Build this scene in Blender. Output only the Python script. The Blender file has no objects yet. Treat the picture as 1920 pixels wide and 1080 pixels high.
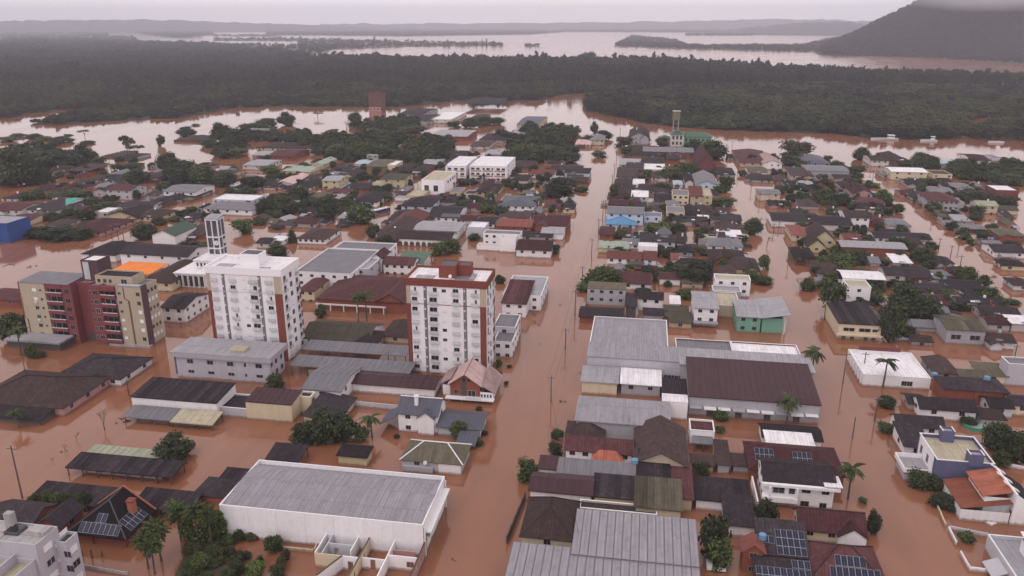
import bpy, math, random
import numpy as np
from mathutils import Matrix, Vector, noise as mnoise

random.seed(7)
RNG = np.random.default_rng(7)
SC = bpy.context.scene
COL = SC.collection

# ------------------------------------------------------------------ camera
# world: +Y runs along the main street (away), +X along the cross streets, z = 0 is the flood level
CAM_H, PITCH, YAW, FPX = 95.0, math.radians(18.5), math.radians(9.3), 1490.0
cam_d = bpy.data.cameras.new('camera')
cam_d.sensor_width = 36.0
cam_d.lens = 36.0 * FPX / 1920.0
cam_d.clip_start, cam_d.clip_end = 1.0, 60000.0
cam = bpy.data.objects.new('camera', cam_d)
COL.objects.link(cam)
cam.location = (0, 0, CAM_H)
cam.rotation_euler = (math.radians(90) - PITCH, 0, YAW)
SC.camera = cam

# ------------------------------------------------------------------ light
SUN_EL, SUN_AZ = math.radians(58), math.radians(205)     # azimuth measured clockwise from +Y: behind and left of the camera
w = bpy.data.worlds.new('World')
SC.world = w
w.use_nodes = True
nt = w.node_tree
nt.nodes.clear()
out = nt.nodes.new('ShaderNodeOutputWorld')
bg = nt.nodes.new('ShaderNodeBackground')
bg.inputs['Strength'].default_value = 0.1
sky = nt.nodes.new('ShaderNodeTexSky')
sky.sky_type = 'NISHITA'
sky.sun_disc = False
sky.sun_elevation = SUN_EL
sky.sun_rotation = SUN_AZ
sky.air_density, sky.dust_density, sky.ozone_density = 1.0, 3.0, 1.0
tc = nt.nodes.new('ShaderNodeTexCoord')
sep = nt.nodes.new('ShaderNodeSeparateXYZ')
nt.links.new(tc.outputs['Generated'], sep.inputs[0])
ramp = nt.nodes.new('ShaderNodeValToRGB')                  # overcast cloud cover: a thin bright overcast, a little paler towards the horizon
ramp.color_ramp.elements[0].position = 0.0
ramp.color_ramp.elements[0].color = (1.54, 1.44, 1.46, 1)
ramp.color_ramp.elements[1].position = 0.75
ramp.color_ramp.elements[1].color = (0.99, 0.93, 0.96, 1)
nt.links.new(sep.outputs['Z'], ramp.inputs[0])
nz = nt.nodes.new('ShaderNodeTexNoise')                    # soft cloud structure
nz.inputs['Scale'].default_value = 3.0
nz.inputs['Detail'].default_value = 5.0
mp = nt.nodes.new('ShaderNodeMapping')
mp.inputs['Scale'].default_value = (1, 1, 5)
nt.links.new(tc.outputs['Generated'], mp.inputs[0])
nt.links.new(mp.outputs[0], nz.inputs['Vector'])
mr = nt.nodes.new('ShaderNodeMapRange')
mr.inputs['To Min'].default_value = 7.6
mr.inputs['To Max'].default_value = 9.6
nt.links.new(nz.outputs['Fac'], mr.inputs['Value'])
vm = nt.nodes.new('ShaderNodeVectorMath')
vm.operation = 'SCALE'
nt.links.new(ramp.outputs['Color'], vm.inputs[0])
nt.links.new(mr.outputs[0], vm.inputs['Scale'])
mixc = nt.nodes.new('ShaderNodeMix')
mixc.data_type = 'RGBA'
mixc.inputs['Factor'].default_value = 0.94
nt.links.new(sky.outputs[0], mixc.inputs[6])
nt.links.new(vm.outputs[0], mixc.inputs[7])
nt.links.new(mixc.outputs[2], bg.inputs['Color'])
nt.links.new(bg.outputs[0], out.inputs['Surface'])

sun_d = bpy.data.lights.new('sun', 'SUN')
sun_d.energy = 1.0
sun_d.angle = math.radians(40)
sun_d.color = (1.0, 0.95, 0.93)
sun = bpy.data.objects.new('sun', sun_d)
COL.objects.link(sun)
sd = Vector((math.sin(SUN_AZ) * math.cos(SUN_EL), math.cos(SUN_AZ) * math.cos(SUN_EL), math.sin(SUN_EL)))
sun.rotation_euler = sd.to_track_quat('Z', 'Y').to_euler()
sun.location = (0, 0, 3000)

SC.view_settings.view_transform = 'Standard'
SC.view_settings.look = 'None'
SC.view_settings.gamma = 1.0
SC.view_settings.use_curve_mapping = False
SC.view_settings.exposure = 0.08
SC.cycles.use_denoising = True
SC.cycles.max_bounces = 6
SC.cycles.diffuse_bounces = 2
SC.cycles.glossy_bounces = 2
SC.cycles.volume_bounces = 3
SC.cycles.transparent_max_bounces = 6

# ------------------------------------------------------------------ picture <-> place
cF = Vector((-math.sin(YAW) * math.cos(PITCH), math.cos(YAW) * math.cos(PITCH), -math.sin(PITCH)))
cR = Vector((math.cos(YAW), math.sin(YAW), 0))
cU = Vector((-math.sin(YAW) * math.sin(PITCH), math.cos(YAW) * math.sin(PITCH), math.cos(PITCH)))
CAMP = Vector((0, 0, CAM_H))

def at(px, py, z=0.0):
    """the point at height z seen at photograph pixel (px, py)"""
    d = cF + cR * ((px - 960) / FPX) - cU * ((py - 540) / FPX)
    t = (z - CAM_H) / d.z
    return CAMP + d * t

def to_px(p):
    v = Vector(p) - CAMP
    f = v.dot(cF)
    return 960 + FPX * v.dot(cR) / f, 540 - FPX * v.dot(cU) / f

def x_at(px, y0, z):
    a = cR - cF * ((px - 960) / FPX)
    return -(y0 * a.y + (z - CAM_H) * a.z) / a.x

def y_at(py, x0, z):
    b = cU + cF * ((py - 540) / FPX)
    return -(x0 * b.x + (z - CAM_H) * b.z) / b.y

def z_at(py, x, y):
    b = cU + cF * ((py - 540) / FPX)
    return CAM_H - (x * b.x + y * b.y) / b.z

def rect(xl, yl, xr, yb, z):
    """axis-aligned outline at height z from its front-left corner, front-right column and back row"""
    p = at(xl, yl, z)
    x1 = x_at(xr, p.y, z)
    y1 = y_at(yb, p.x, z)
    return p.x, x1, p.y, y1

# ------------------------------------------------------------------ materials
def srgb(c):
    return tuple(((v / 255) / 12.92 if v / 255 < .04045 else ((v / 255 + .055) / 1.055) ** 2.4) for v in c)

class NT:
    def __init__(self, m):
        m.use_nodes = True
        self.t = m.node_tree
        self.b = self.t.nodes['Principled BSDF']
    def n(self, typ, **kw):
        nd = self.t.nodes.new(typ)
        for k, v in kw.items():
            setattr(nd, k, v)
        return nd
    def l(self, a, b):
        self.t.links.new(a, b)

def surf(name, col, rough=.8, vary=.18, streak=.25, dirt=.3, dirt_col=None, scale=.35, bands=0, band_amt=.0, hue_rand=.15, spec=.3, mud=False):
    """weathered surface: base colour, object-to-object variation, mottling, run-off streaks down the slope and optional ribs"""
    m = bpy.data.materials.new(name)
    T = NT(m)
    tc = T.n('ShaderNodeTexCoord')
    oi = T.n('ShaderNodeObjectInfo')
    # shift the pattern per object
    add = T.n('ShaderNodeVectorMath', operation='ADD')
    rv = T.n('ShaderNodeCombineXYZ')
    mul = T.n('ShaderNodeMath', operation='MULTIPLY'); mul.inputs[1].default_value = 531.7
    T.l(oi.outputs['Random'], mul.inputs[0])
    T.l(mul.outputs[0], rv.inputs[0]); T.l(mul.outputs[0], rv.inputs[2])
    T.l(tc.outputs['Object'], add.inputs[0]); T.l(rv.outputs[0], add.inputs[1])
    n1 = T.n('ShaderNodeTexNoise'); n1.inputs['Scale'].default_value = scale; n1.inputs['Detail'].default_value = 6; n1.inputs['Roughness'].default_value = .65
    T.l(add.outputs[0], n1.inputs['Vector'])
    # streaks: stretched noise, across x for slopes facing +-y, across y for slopes facing +-x
    def streaknoise(sx, sy, sz):
        mp = T.n('ShaderNodeMapping'); mp.inputs['Scale'].default_value = (sx, sy, sz)
        T.l(add.outputs[0], mp.inputs[0])
        n = T.n('ShaderNodeTexNoise'); n.inputs['Scale'].default_value = 1.0; n.inputs['Detail'].default_value = 4
        T.l(mp.outputs[0], n.inputs['Vector'])
        return n
    sa = streaknoise(1.6, .12, .12); sb = streaknoise(.12, 1.6, .12)
    sp = T.n('ShaderNodeSeparateXYZ'); T.l(tc.outputs['Normal'], sp.inputs[0])
    ab = T.n('ShaderNodeMath', operation='ABSOLUTE'); T.l(sp.outputs[0], ab.inputs[0])
    ay = T.n('ShaderNodeMath', operation='ABSOLUTE'); T.l(sp.outputs[1], ay.inputs[0])
    gt = T.n('ShaderNodeMath', operation='GREATER_THAN'); T.l(ab.outputs[0], gt.inputs[0]); T.l(ay.outputs[0], gt.inputs[1])
    sm = T.n('ShaderNodeMix'); T.l(gt.outputs[0], sm.inputs[0]); T.l(sa.outputs['Fac'], sm.inputs[2]); T.l(sb.outputs['Fac'], sm.inputs[3])
    # value factor = 1 + vary*(n1-.5)*2 + streak*(s-.5)*2 + rand
    def mad(src, k, off):
        q = T.n('ShaderNodeMath', operation='MULTIPLY_ADD'); T.l(src, q.inputs[0]); q.inputs[1].default_value = k; q.inputs[2].default_value = off
        return q.outputs[0]
    v1 = mad(n1.outputs['Fac'], 2.6 * vary, 1 - 1.3 * vary)
    v2 = mad(sm.outputs[0], 2.4 * streak, 1 - 1.2 * streak)
    v3 = mad(oi.outputs['Random'], 2 * hue_rand, 1 - hue_rand)
    m1 = T.n('ShaderNodeMath', operation='MULTIPLY'); T.l(v1, m1.inputs[0]); T.l(v2, m1.inputs[1])
    m2 = T.n('ShaderNodeMath', operation='MULTIPLY'); T.l(m1.outputs[0], m2.inputs[0]); T.l(v3, m2.inputs[1])
    fac = m2.outputs[0]
    if bands:
        mpb = T.n('ShaderNodeSeparateXYZ'); T.l(tc.outputs['Object'], mpb.inputs[0])
        ax = T.n('ShaderNodeMix'); T.l(gt.outputs[0], ax.inputs[0]); T.l(mpb.outputs[0], ax.inputs[2]); T.l(mpb.outputs[1], ax.inputs[3])
        k = T.n('ShaderNodeMath', operation='MULTIPLY'); T.l(ax.outputs[0], k.inputs[0]); k.inputs[1].default_value = 2 * math.pi / bands
        sn = T.n('ShaderNodeMath', operation='SINE'); T.l(k.outputs[0], sn.inputs[0])
        bb = mad(sn.outputs[0], band_amt, 1 - band_amt)
        m3 = T.n('ShaderNodeMath', operation='MULTIPLY'); T.l(fac, m3.inputs[0]); T.l(bb, m3.inputs[1])
        fac = m3.outputs[0]
    # dirt patches of another colour
    n2 = T.n('ShaderNodeTexNoise'); n2.inputs['Scale'].default_value = scale * 2.3; n2.inputs['Detail'].default_value = 8; n2.inputs['Roughness'].default_value = .7
    T.l(add.outputs[0], n2.inputs['Vector'])
    rp = T.n('ShaderNodeMapRange'); rp.inputs['From Min'].default_value = .5; rp.inputs['From Max'].default_value = .72; rp.inputs['To Max'].default_value = dirt
    T.l(n2.outputs['Fac'], rp.inputs['Value'])
    mc = T.n('ShaderNodeMix', data_type='RGBA')
    mc.inputs[6].default_value = (*col, 1)
    dc = dirt_col or tuple(c * .45 + .015 for c in col)
    mc.inputs[7].default_value = (*dc, 1)
    T.l(rp.outputs[0], mc.inputs[0])
    sc = T.n('ShaderNodeVectorMath', operation='SCALE'); T.l(mc.outputs[2], sc.inputs[0]); T.l(fac, sc.inputs['Scale'])
    res = sc.outputs[0]
    if mud:      # silt line left on the walls just above the water
        ge = T.n('ShaderNodeNewGeometry'); sz = T.n('ShaderNodeSeparateXYZ'); T.l(ge.outputs['Position'], sz.inputs[0])
        jz = T.n('ShaderNodeMath', operation='MULTIPLY_ADD'); T.l(n2.outputs['Fac'], jz.inputs[0]); jz.inputs[1].default_value = -1.1; T.l(sz.outputs[2], jz.inputs[2])
        mz = T.n('ShaderNodeMapRange'); mz.inputs['From Min'].default_value = .12; mz.inputs['From Max'].default_value = -.30; mz.inputs['To Max'].default_value = .7
        T.l(jz.outputs[0], mz.inputs['Value'])
        mm = T.n('ShaderNodeMix', data_type='RGBA'); T.l(mz.outputs[0], mm.inputs[0]); T.l(res, mm.inputs[6]); mm.inputs[7].default_value = (.20, .10, .065, 1)
        res = mm.outputs[2]
    T.l(res, T.b.inputs['Base Color'])
    T.b.inputs['Roughness'].default_value = rough
    T.b.inputs['Specular IOR Level'].default_value = spec
    return m

M = {}
def wallm(k, c, **kw):
    cl = .45 if k == 'tower' else 1.
    M['w_' + k] = surf('wall_' + k, c, rough=.85, vary=.07 * cl, streak=.10 * cl, dirt=.28 * cl, scale=.5, hue_rand=.05, spec=.2, mud=True,
                       dirt_col=tuple(x * .62 for x in c), **kw)
for k, c in dict(white=(.78, .745, .76), cream=(.60, .50, .36), yellow=(.50, .43, .27), beige=(.46, .37, .28), brick=(.24, .075, .05),
                 pink=(.44, .25, .24), offwhite=(.56, .52, .50), stained=(.40, .36, .345), lblue=(.50, .58, .68), grey=(.36, .35, .37), lilac=(.45, .43, .47), green=(.17, .36, .27),
                 dark=(.08, .075, .08), brown=(.17, .10, .07), maroon=(.16, .05, .05), orange=(.40, .13, .085), blue=(.035, .08, .26),
                 tower=(.83, .79, .81), lgrey=(.52, .51, .54), apcream=(.44, .37, .28), apred=(.20, .056, .062), apdark=(.10, .055, .065),
                 office=(.44, .42, .47), terracotta=(.205, .058, .045), oldbrick=(.14, .068, .060), purple=(.115, .115, .20), louvre=(.10, .095, .115), olive=(.2, .17, .10)).items():
    wallm(k, c)
def roofm(k, c, kind='tile'):
    if kind == 'tile':
        M['r_' + k] = surf('roof_' + k, c, rough=.85, vary=.34, streak=.34, dirt=.7, scale=.5, bands=.62, band_amt=.10, hue_rand=.38, spec=.10, dirt_col=tuple(x * .55 + y for x, y in zip(c, (.062, .052, .046))))
    else:
        M['r_' + k] = surf('roof_' + k, c, rough=.6, vary=.13, streak=.26, dirt=.5, scale=.24, bands=.9, band_amt=.05, hue_rand=.03, spec=.22)
for k, c in dict(dark=(.034, .026, .031), brown=(.052, .033, .032), maroon=(.078, .030, .033), red=(.19, .065, .055), pink=(.44, .30, .29),
                 olive=(.10, .086, .062), orange=(.30, .10, .065)).items():
    roofm(k, c)
for k, c in dict(grey=(.165, .155, .172), lgrey=(.315, .298, .32), white=(.74, .70, .72), green=(.065, .125, .085), dgreen=(.04, .075, .05),
                 blue=(.10, .24, .42), teal=(.05, .34, .25), lblue=(.38, .45, .50), lgreen=(.30, .34, .27), beige=(.42, .36, .26),
                 metal=(.275, .252, .280), mmaroon=(.058, .026, .031), tarp=(.75, .20, .02), bluegrey=(.085, .085, .11), palegreen=(.30, .31, .22)).items():
    roofm(k, c, 'metal')

def plain(name, c, rough=.6, metallic=0., spec=.4, rand=.0):
    m = bpy.data.materials.new(name)
    T = NT(m)
    tc = T.n('ShaderNodeTexCoord')
    n1 = T.n('ShaderNodeTexNoise'); n1.inputs['Scale'].default_value = 2.2; n1.inputs['Detail'].default_value = 5
    T.l(tc.outputs['Object'], n1.inputs['Vector'])
    q = T.n('ShaderNodeMath', operation='MULTIPLY_ADD'); T.l(n1.outputs['Fac'], q.inputs[0]); q.inputs[1].default_value = .4; q.inputs[2].default_value = .8
    f = q.outputs[0]
    if rand:
        oi = T.n('ShaderNodeObjectInfo')
        r = T.n('ShaderNodeMath', operation='MULTIPLY_ADD'); T.l(oi.outputs['Random'], r.inputs[0]); r.inputs[1].default_value = 2 * rand; r.inputs[2].default_value = 1 - rand
        mm = T.n('ShaderNodeMath', operation='MULTIPLY'); T.l(f, mm.inputs[0]); T.l(r.outputs[0], mm.inputs[1]); f = mm.outputs[0]
    rgb = T.n('ShaderNodeRGB'); rgb.outputs[0].default_value = (*c, 1)
    sc = T.n('ShaderNodeVectorMath', operation='SCALE'); T.l(rgb.outputs[0], sc.inputs[0]); T.l(f, sc.inputs['Scale'])
    T.l(sc.outputs[0], T.b.inputs['Base Color'])
    T.b.inputs['Roughness'].default_value = rough
    T.b.inputs['Metallic'].default_value = metallic
    T.b.inputs['Specular IOR Level'].default_value = spec
    return m
M['glass'] = plain('window_glass', (.018, .018, .022), .12, 0, .6, .35)
M['frame'] = plain('window_frame', (.26, .25, .26), .6, rand=.6)
M['shutter'] = plain('window_shutter', (.74, .72, .73), .7, rand=.06)
M['shutline'] = plain('shutter_shadow_gap', (.22, .21, .22), .7)
M['rail'] = plain('railing_metal', (.45, .44, .46), .55, rand=.15)
M['balc'] = plain('balcony_railing', (.56, .545, .57), .55, rand=.12)
M['trim'] = plain('white_trim', (.70, .68, .69), .7)
M['concrete'] = surf('concrete', (.33, .31, .31), vary=.2, streak=.35, dirt=.5)
M['stain'] = surf('stained_recess', (.22, .20, .205), vary=.5, streak=.2, dirt=.8, scale=1.2)  # dark mottled grey for the service shaft strips
M['solar'] = plain('solar_cell', (.010, .011, .032), .35, 0, .3)
M['solar_frame'] = plain('solar_frame', (.42, .42, .46), .4)
M['wood'] = plain('weathered_wood', (.10, .065, .05), .85, rand=.3)
M['pole'] = plain('utility_pole', (.11, .09, .085), .85, rand=.25)
M['wire'] = plain('wire', (.03, .03, .03), .6)
M['bark'] = plain('bark', (.085, .065, .055), .9, rand=.2)
M['tank'] = plain('water_tank_blue', (.12, .25, .38), .5)
M['ac'] = plain('air_conditioner', (.6, .6, .6), .5)
M['dish'] = plain('dish_white', (.68, .67, .68), .5)
M['tyre'] = plain('tyre', (.02, .02, .02), .85)
M['carpaint'] = plain('car_paint_white', (.65, .64, .65), .25, 0, .5)
M['carblue'] = plain('bus_paint_blue', (.05, .10, .26), .3, 0, .5)
M['lamp'] = plain('lamp_housing', (.5, .5, .52), .5)
M['mud'] = surf('mud', (.23, .095, .05), vary=.3, dirt=.3)
M['soil'] = surf('garden_soil', (.055, .05, .03), vary=.5, dirt=.7, dirt_col=(.16, .08, .05), scale=.3)

# ------------------------------------------------------------------ mesh builder
class MB:
    def __init__(self):
        self.v, self.f, self.m = [], [], []
    def face(self, pts, m=0):
        i = len(self.v)
        self.v += [tuple(p) for p in pts]
        self.f.append(tuple(range(i, i + len(pts))))
        self.m.append(m)
    def box(self, x0, x1, y0, y1, z0, z1, m=0, mt=None, bottom=True):
        if x0 > x1: x0, x1 = x1, x0
        if y0 > y1: y0, y1 = y1, y0
        i = len(self.v)
        self.v += [(x0, y0, z0), (x1, y0, z0), (x1, y1, z0), (x0, y1, z0), (x0, y0, z1), (x1, y0, z1), (x1, y1, z1), (x0, y1, z1)]
        fs = [(0, 1, 5, 4), (1, 2, 6, 5), (2, 3, 7, 6), (3, 0, 4, 7), (4, 5, 6, 7)] + ([(3, 2, 1, 0)] if bottom else [])
        for k, f in enumerate(fs):
            self.f.append(tuple(i + q for q in f))
            self.m.append(m if k != 4 or mt is None else mt)
        return self
    def slab(self, pts, t, m=0):
        """a sheet of thickness t hanging below the polygon pts (counter-clockwise from above)"""
        n = len(pts)
        i = len(self.v)
        self.v += [tuple(p) for p in pts] + [(p[0], p[1], p[2] - t) for p in pts]
        self.f.append(tuple(range(i, i + n))); self.m.append(m)
        self.f.append(tuple(i + n + k for k in reversed(range(n)))); self.m.append(m)
        for k in range(n):
            a, b = i + k, i + (k + 1) % n
            self.f.append((a, a + n, b + n, b)); self.m.append(m)
        return self
    def tube(self, pts, radii, sides=6, m=0, cap=True):
        rings = []
        for k, p in enumerate(pts):
            p = Vector(p)
            d = (Vector(pts[min(k + 1, len(pts) - 1)]) - Vector(pts[max(k - 1, 0)])).normalized()
            a = d.cross(Vector((0, 0, 1)) if abs(d.z) < .9 else Vector((1, 0, 0))).normalized()
            b = d.cross(a)
            i = len(self.v)
            for s in range(sides):
                th = 2 * math.pi * s / sides
                self.v.append(tuple(p + (a * math.cos(th) + b * math.sin(th)) * radii[k]))
            rings.append(i)
        for k in range(len(rings) - 1):
            for s in range(sides):
                s2 = (s + 1) % sides
                self.f.append((rings[k] + s, rings[k] + s2, rings[k + 1] + s2, rings[k + 1] + s)); self.m.append(m)
        if cap:
            self.f.append(tuple(rings[-1] + s for s in range(sides))); self.m.append(m)
            self.f.append(tuple(rings[0] + s for s in reversed(range(sides)))); self.m.append(m)
        return self
    def mesh(self, name, mats, smooth=False):
        me = bpy.data.meshes.new(name)
        me.from_pydata(self.v, [], self.f)
        for q in (mats if isinstance(mats, (list, tuple)) else [mats]):
            me.materials.append(q)
        me.polygons.foreach_set('material_index', self.m)
        if smooth:
            me.polygons.foreach_set('use_smooth', [True] * len(self.f))
        me.update()
        return me
    def build(self, name, mats, parent=None, smooth=False, loc=None):
        return link(name, self.mesh(name, mats, smooth), parent, loc)

def link(name, me, parent=None, loc=None, rot=None, scale=None):
    o = bpy.data.objects.new(name, me)
    COL.objects.link(o)
    if parent is not None: o.parent = parent
    if loc is not None: o.location = loc
    if rot is not None: o.rotation_euler = rot
    if scale is not None: o.scale = scale
    return o

def tag(o, label=None, cat=None, group=None, kind=None):
    if label: o['label'] = label
    if cat: o['category'] = cat
    if group: o['group'] = group
    if kind: o['kind'] = kind
    return o

THINGS = []      # (object, pixel x, pixel y, short name or None)
LANDMARKS = []   # (short name, pixel x, pixel y)
AUTO = []        # things whose label is worked out from what stands near them: (object, phrase, px, py, plural key)

def thing(name, label, cat, loc=(0, 0, 0), rotz=0., group=None):
    o = bpy.data.objects.new(name, None)
    o.empty_display_size = 1.0
    COL.objects.link(o)
    o.location = loc
    o.rotation_euler = (0, 0, rotz)
    tag(o, label, cat, group)
    return o

# ------------------------------------------------------------------ shared small meshes
def _win_frame():
    b = MB()
    t = .045
    for (x0, x1, z0, z1) in ((-.5, .5, -.5, -.5 + t), (-.5, .5, .5 - t, .5), (-.5, -.5 + t, -.5 + t, .5 - t), (.5 - t, .5, -.5 + t, .5 - t), (-.02, .02, -.5 + t, .5 - t)):
        b.box(x0, x1, -.06, .0, z0, z1)
    return b
def _pane():
    return MB().box(-.45, .45, -.025, .0, -.45, .45)
ME_FRAME = _win_frame().mesh('window_frame', M['frame'])
ME_PANE = _pane().mesh('window_pane', M['glass'])
_b = _win_frame(); _b.box(-.45, .45, -.03, .0, -.45, .45, 1)
ME_WIN = _b.mesh('window', [M['frame'], M['glass']])
_b = MB(); _b.box(-.5, .5, -.05, 0, -.5, .5); _b.box(-.5, .5, -.07, -.052, -.52, -.46, 1)
ME_SHUT = _b.mesh('window_shutter', [M['shutter'], M['shutline']])
_b = MB()
for k in range(9): _b.box(-.5 + k / 8 - .012, -.5 + k / 8 + .012, -.62, -.58, 0, .9)
for x in (-.5, .488): _b.box(x, x + .012, -.6, 0, .86, .9)
_b.box(-.5, .5, -.62, -.58, .86, .92); _b.box(-.52, .52, -.64, 0, -.1, 0); _b.box(-.5, .5, -.605, -.595, .08, .8)
ME_BALC = _b.mesh('balcony', M['balc'])
_b = MB(); _b.box(-.5, .5, -.5, .5, 0, .035); _b.box(-.47, -.005, -.48, .48, .036, .042, 1); _b.box(.005, .47, -.48, .48, .036, .042, 1)
ME_SOLAR = _b.mesh('solar_panel', [M['solar_frame'], M['solar']])
_b = MB(); _b.box(-.4, .4, -.35, 0, 0, .6); _b.box(-.3, .3, -.37, -.352, .08, .52, 0)
ME_AC = _b.mesh('air_conditioner', M['ac'])

FACES = {}
def face_of(x0, x1, y0, y1, which):
    if which == 'front': return Vector((x0, y0, 0)), Vector((1, 0, 0)), x1 - x0, 0.
    if which == 'right': return Vector((x1, y0, 0)), Vector((0, 1, 0)), y1 - y0, math.pi / 2
    if which == 'left': return Vector((x0, y1, 0)), Vector((0, -1, 0)), y1 - y0, -math.pi / 2
    return Vector((x1, y1, 0)), Vector((-1, 0, 0)), x1 - x0, math.pi

def put_on(t, face, a, z, name, me, sx, sz, off=.0):
    o0, d, ln, rz = face
    nrm = Vector((d.y, -d.x, 0))
    p = o0 + d * a + nrm * off
    return link(name, me, t, (p.x, p.y, z), (0, 0, rz), (sx, 1, sz))

def window(t, face, a, z, w, h, near=True):
    if near:
        f = put_on(t, face, a, z, 'window', ME_FRAME, w, h)
        link('pane', ME_PANE, f)
        return f
    return put_on(t, face, a, z, 'window', ME_WIN, w, h)

def row_windows(t, face, n, z, w, h, near=True, skip=0.):
    ln = face[2]
    for k in range(n):
        if random.random() < skip: continue
        j = skip * random.uniform(-.4, .4)
        window(t, face, ln * (k + .5 + j) / n, z, w * (1 + j * 1.6), h * (1 + skip * random.uniform(-.5, .4)), near)

# ------------------------------------------------------------------ roofs and walls (coordinates local to the thing)
def place_frame(o, org, u, v, n):
    m = Matrix(((u.x, v.x, n.x, org.x), (u.y, v.y, n.y, org.y), (u.z, v.z, n.z, org.z), (0, 0, 0, 1)))
    o.matrix_local = m
    return o

def slope_frame(a, b, c):
    """frame of a roof slope: a = lower left, b = lower right, c = a point up the slope"""
    a, b, c = Vector(a), Vector(b), Vector(c)
    u = (b - a).normalized()
    n = u.cross(c - a).normalized()
    if n.z < 0: n = -n
    v = n.cross(u)
    return a, u, v, n

def solar_array(t, fr, u0, v0, nu, nv, pw=1.0, ph=1.95, lift=.08, miss=()):
    a, u, v, n = fr
    for i in range(nu):
        for j in range(nv):
            if (i, j) in miss: continue
            o = link('solar_panel', ME_SOLAR, t)
            q = a + u * (u0 + (i + .5) * pw) + v * (v0 + (j + .5) * ph) + n * lift
            m = Matrix(((u.x * (pw - .04), v.x * (ph - .04), n.x, q.x), (u.y * (pw - .04), v.y * (ph - .04), n.y, q.y), (u.z * (pw - .04), v.z * (ph - .04), n.z, q.z), (0, 0, 0, 1)))
            o.matrix_local = m

def panel_strip(roof, fr, length, depth, mat, w=1.2, v0=.05, lift=.012, name='roof_panel', rib=True, gap=.02):
    """sheets laid side by side over one slope, each a piece of its own under the roof"""
    a, u, v, n = fr
    cnt = max(1, int(round(length / w)))
    w = length / cnt
    b = MB()
    b.box(gap, w - gap, 0, depth - 2 * v0, 0, .035)
    if rib and gap < .05:
        b.box(-.03, .045, 0, depth - 2 * v0, .036, .10)
    me = b.mesh(name, mat)
    for k in range(cnt):
        o = link(name, me, roof)
        q = a + u * (k * w) + v * v0 + n * (lift + .004 * random.random())
        place_frame(o, q, u, v, n)

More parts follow.
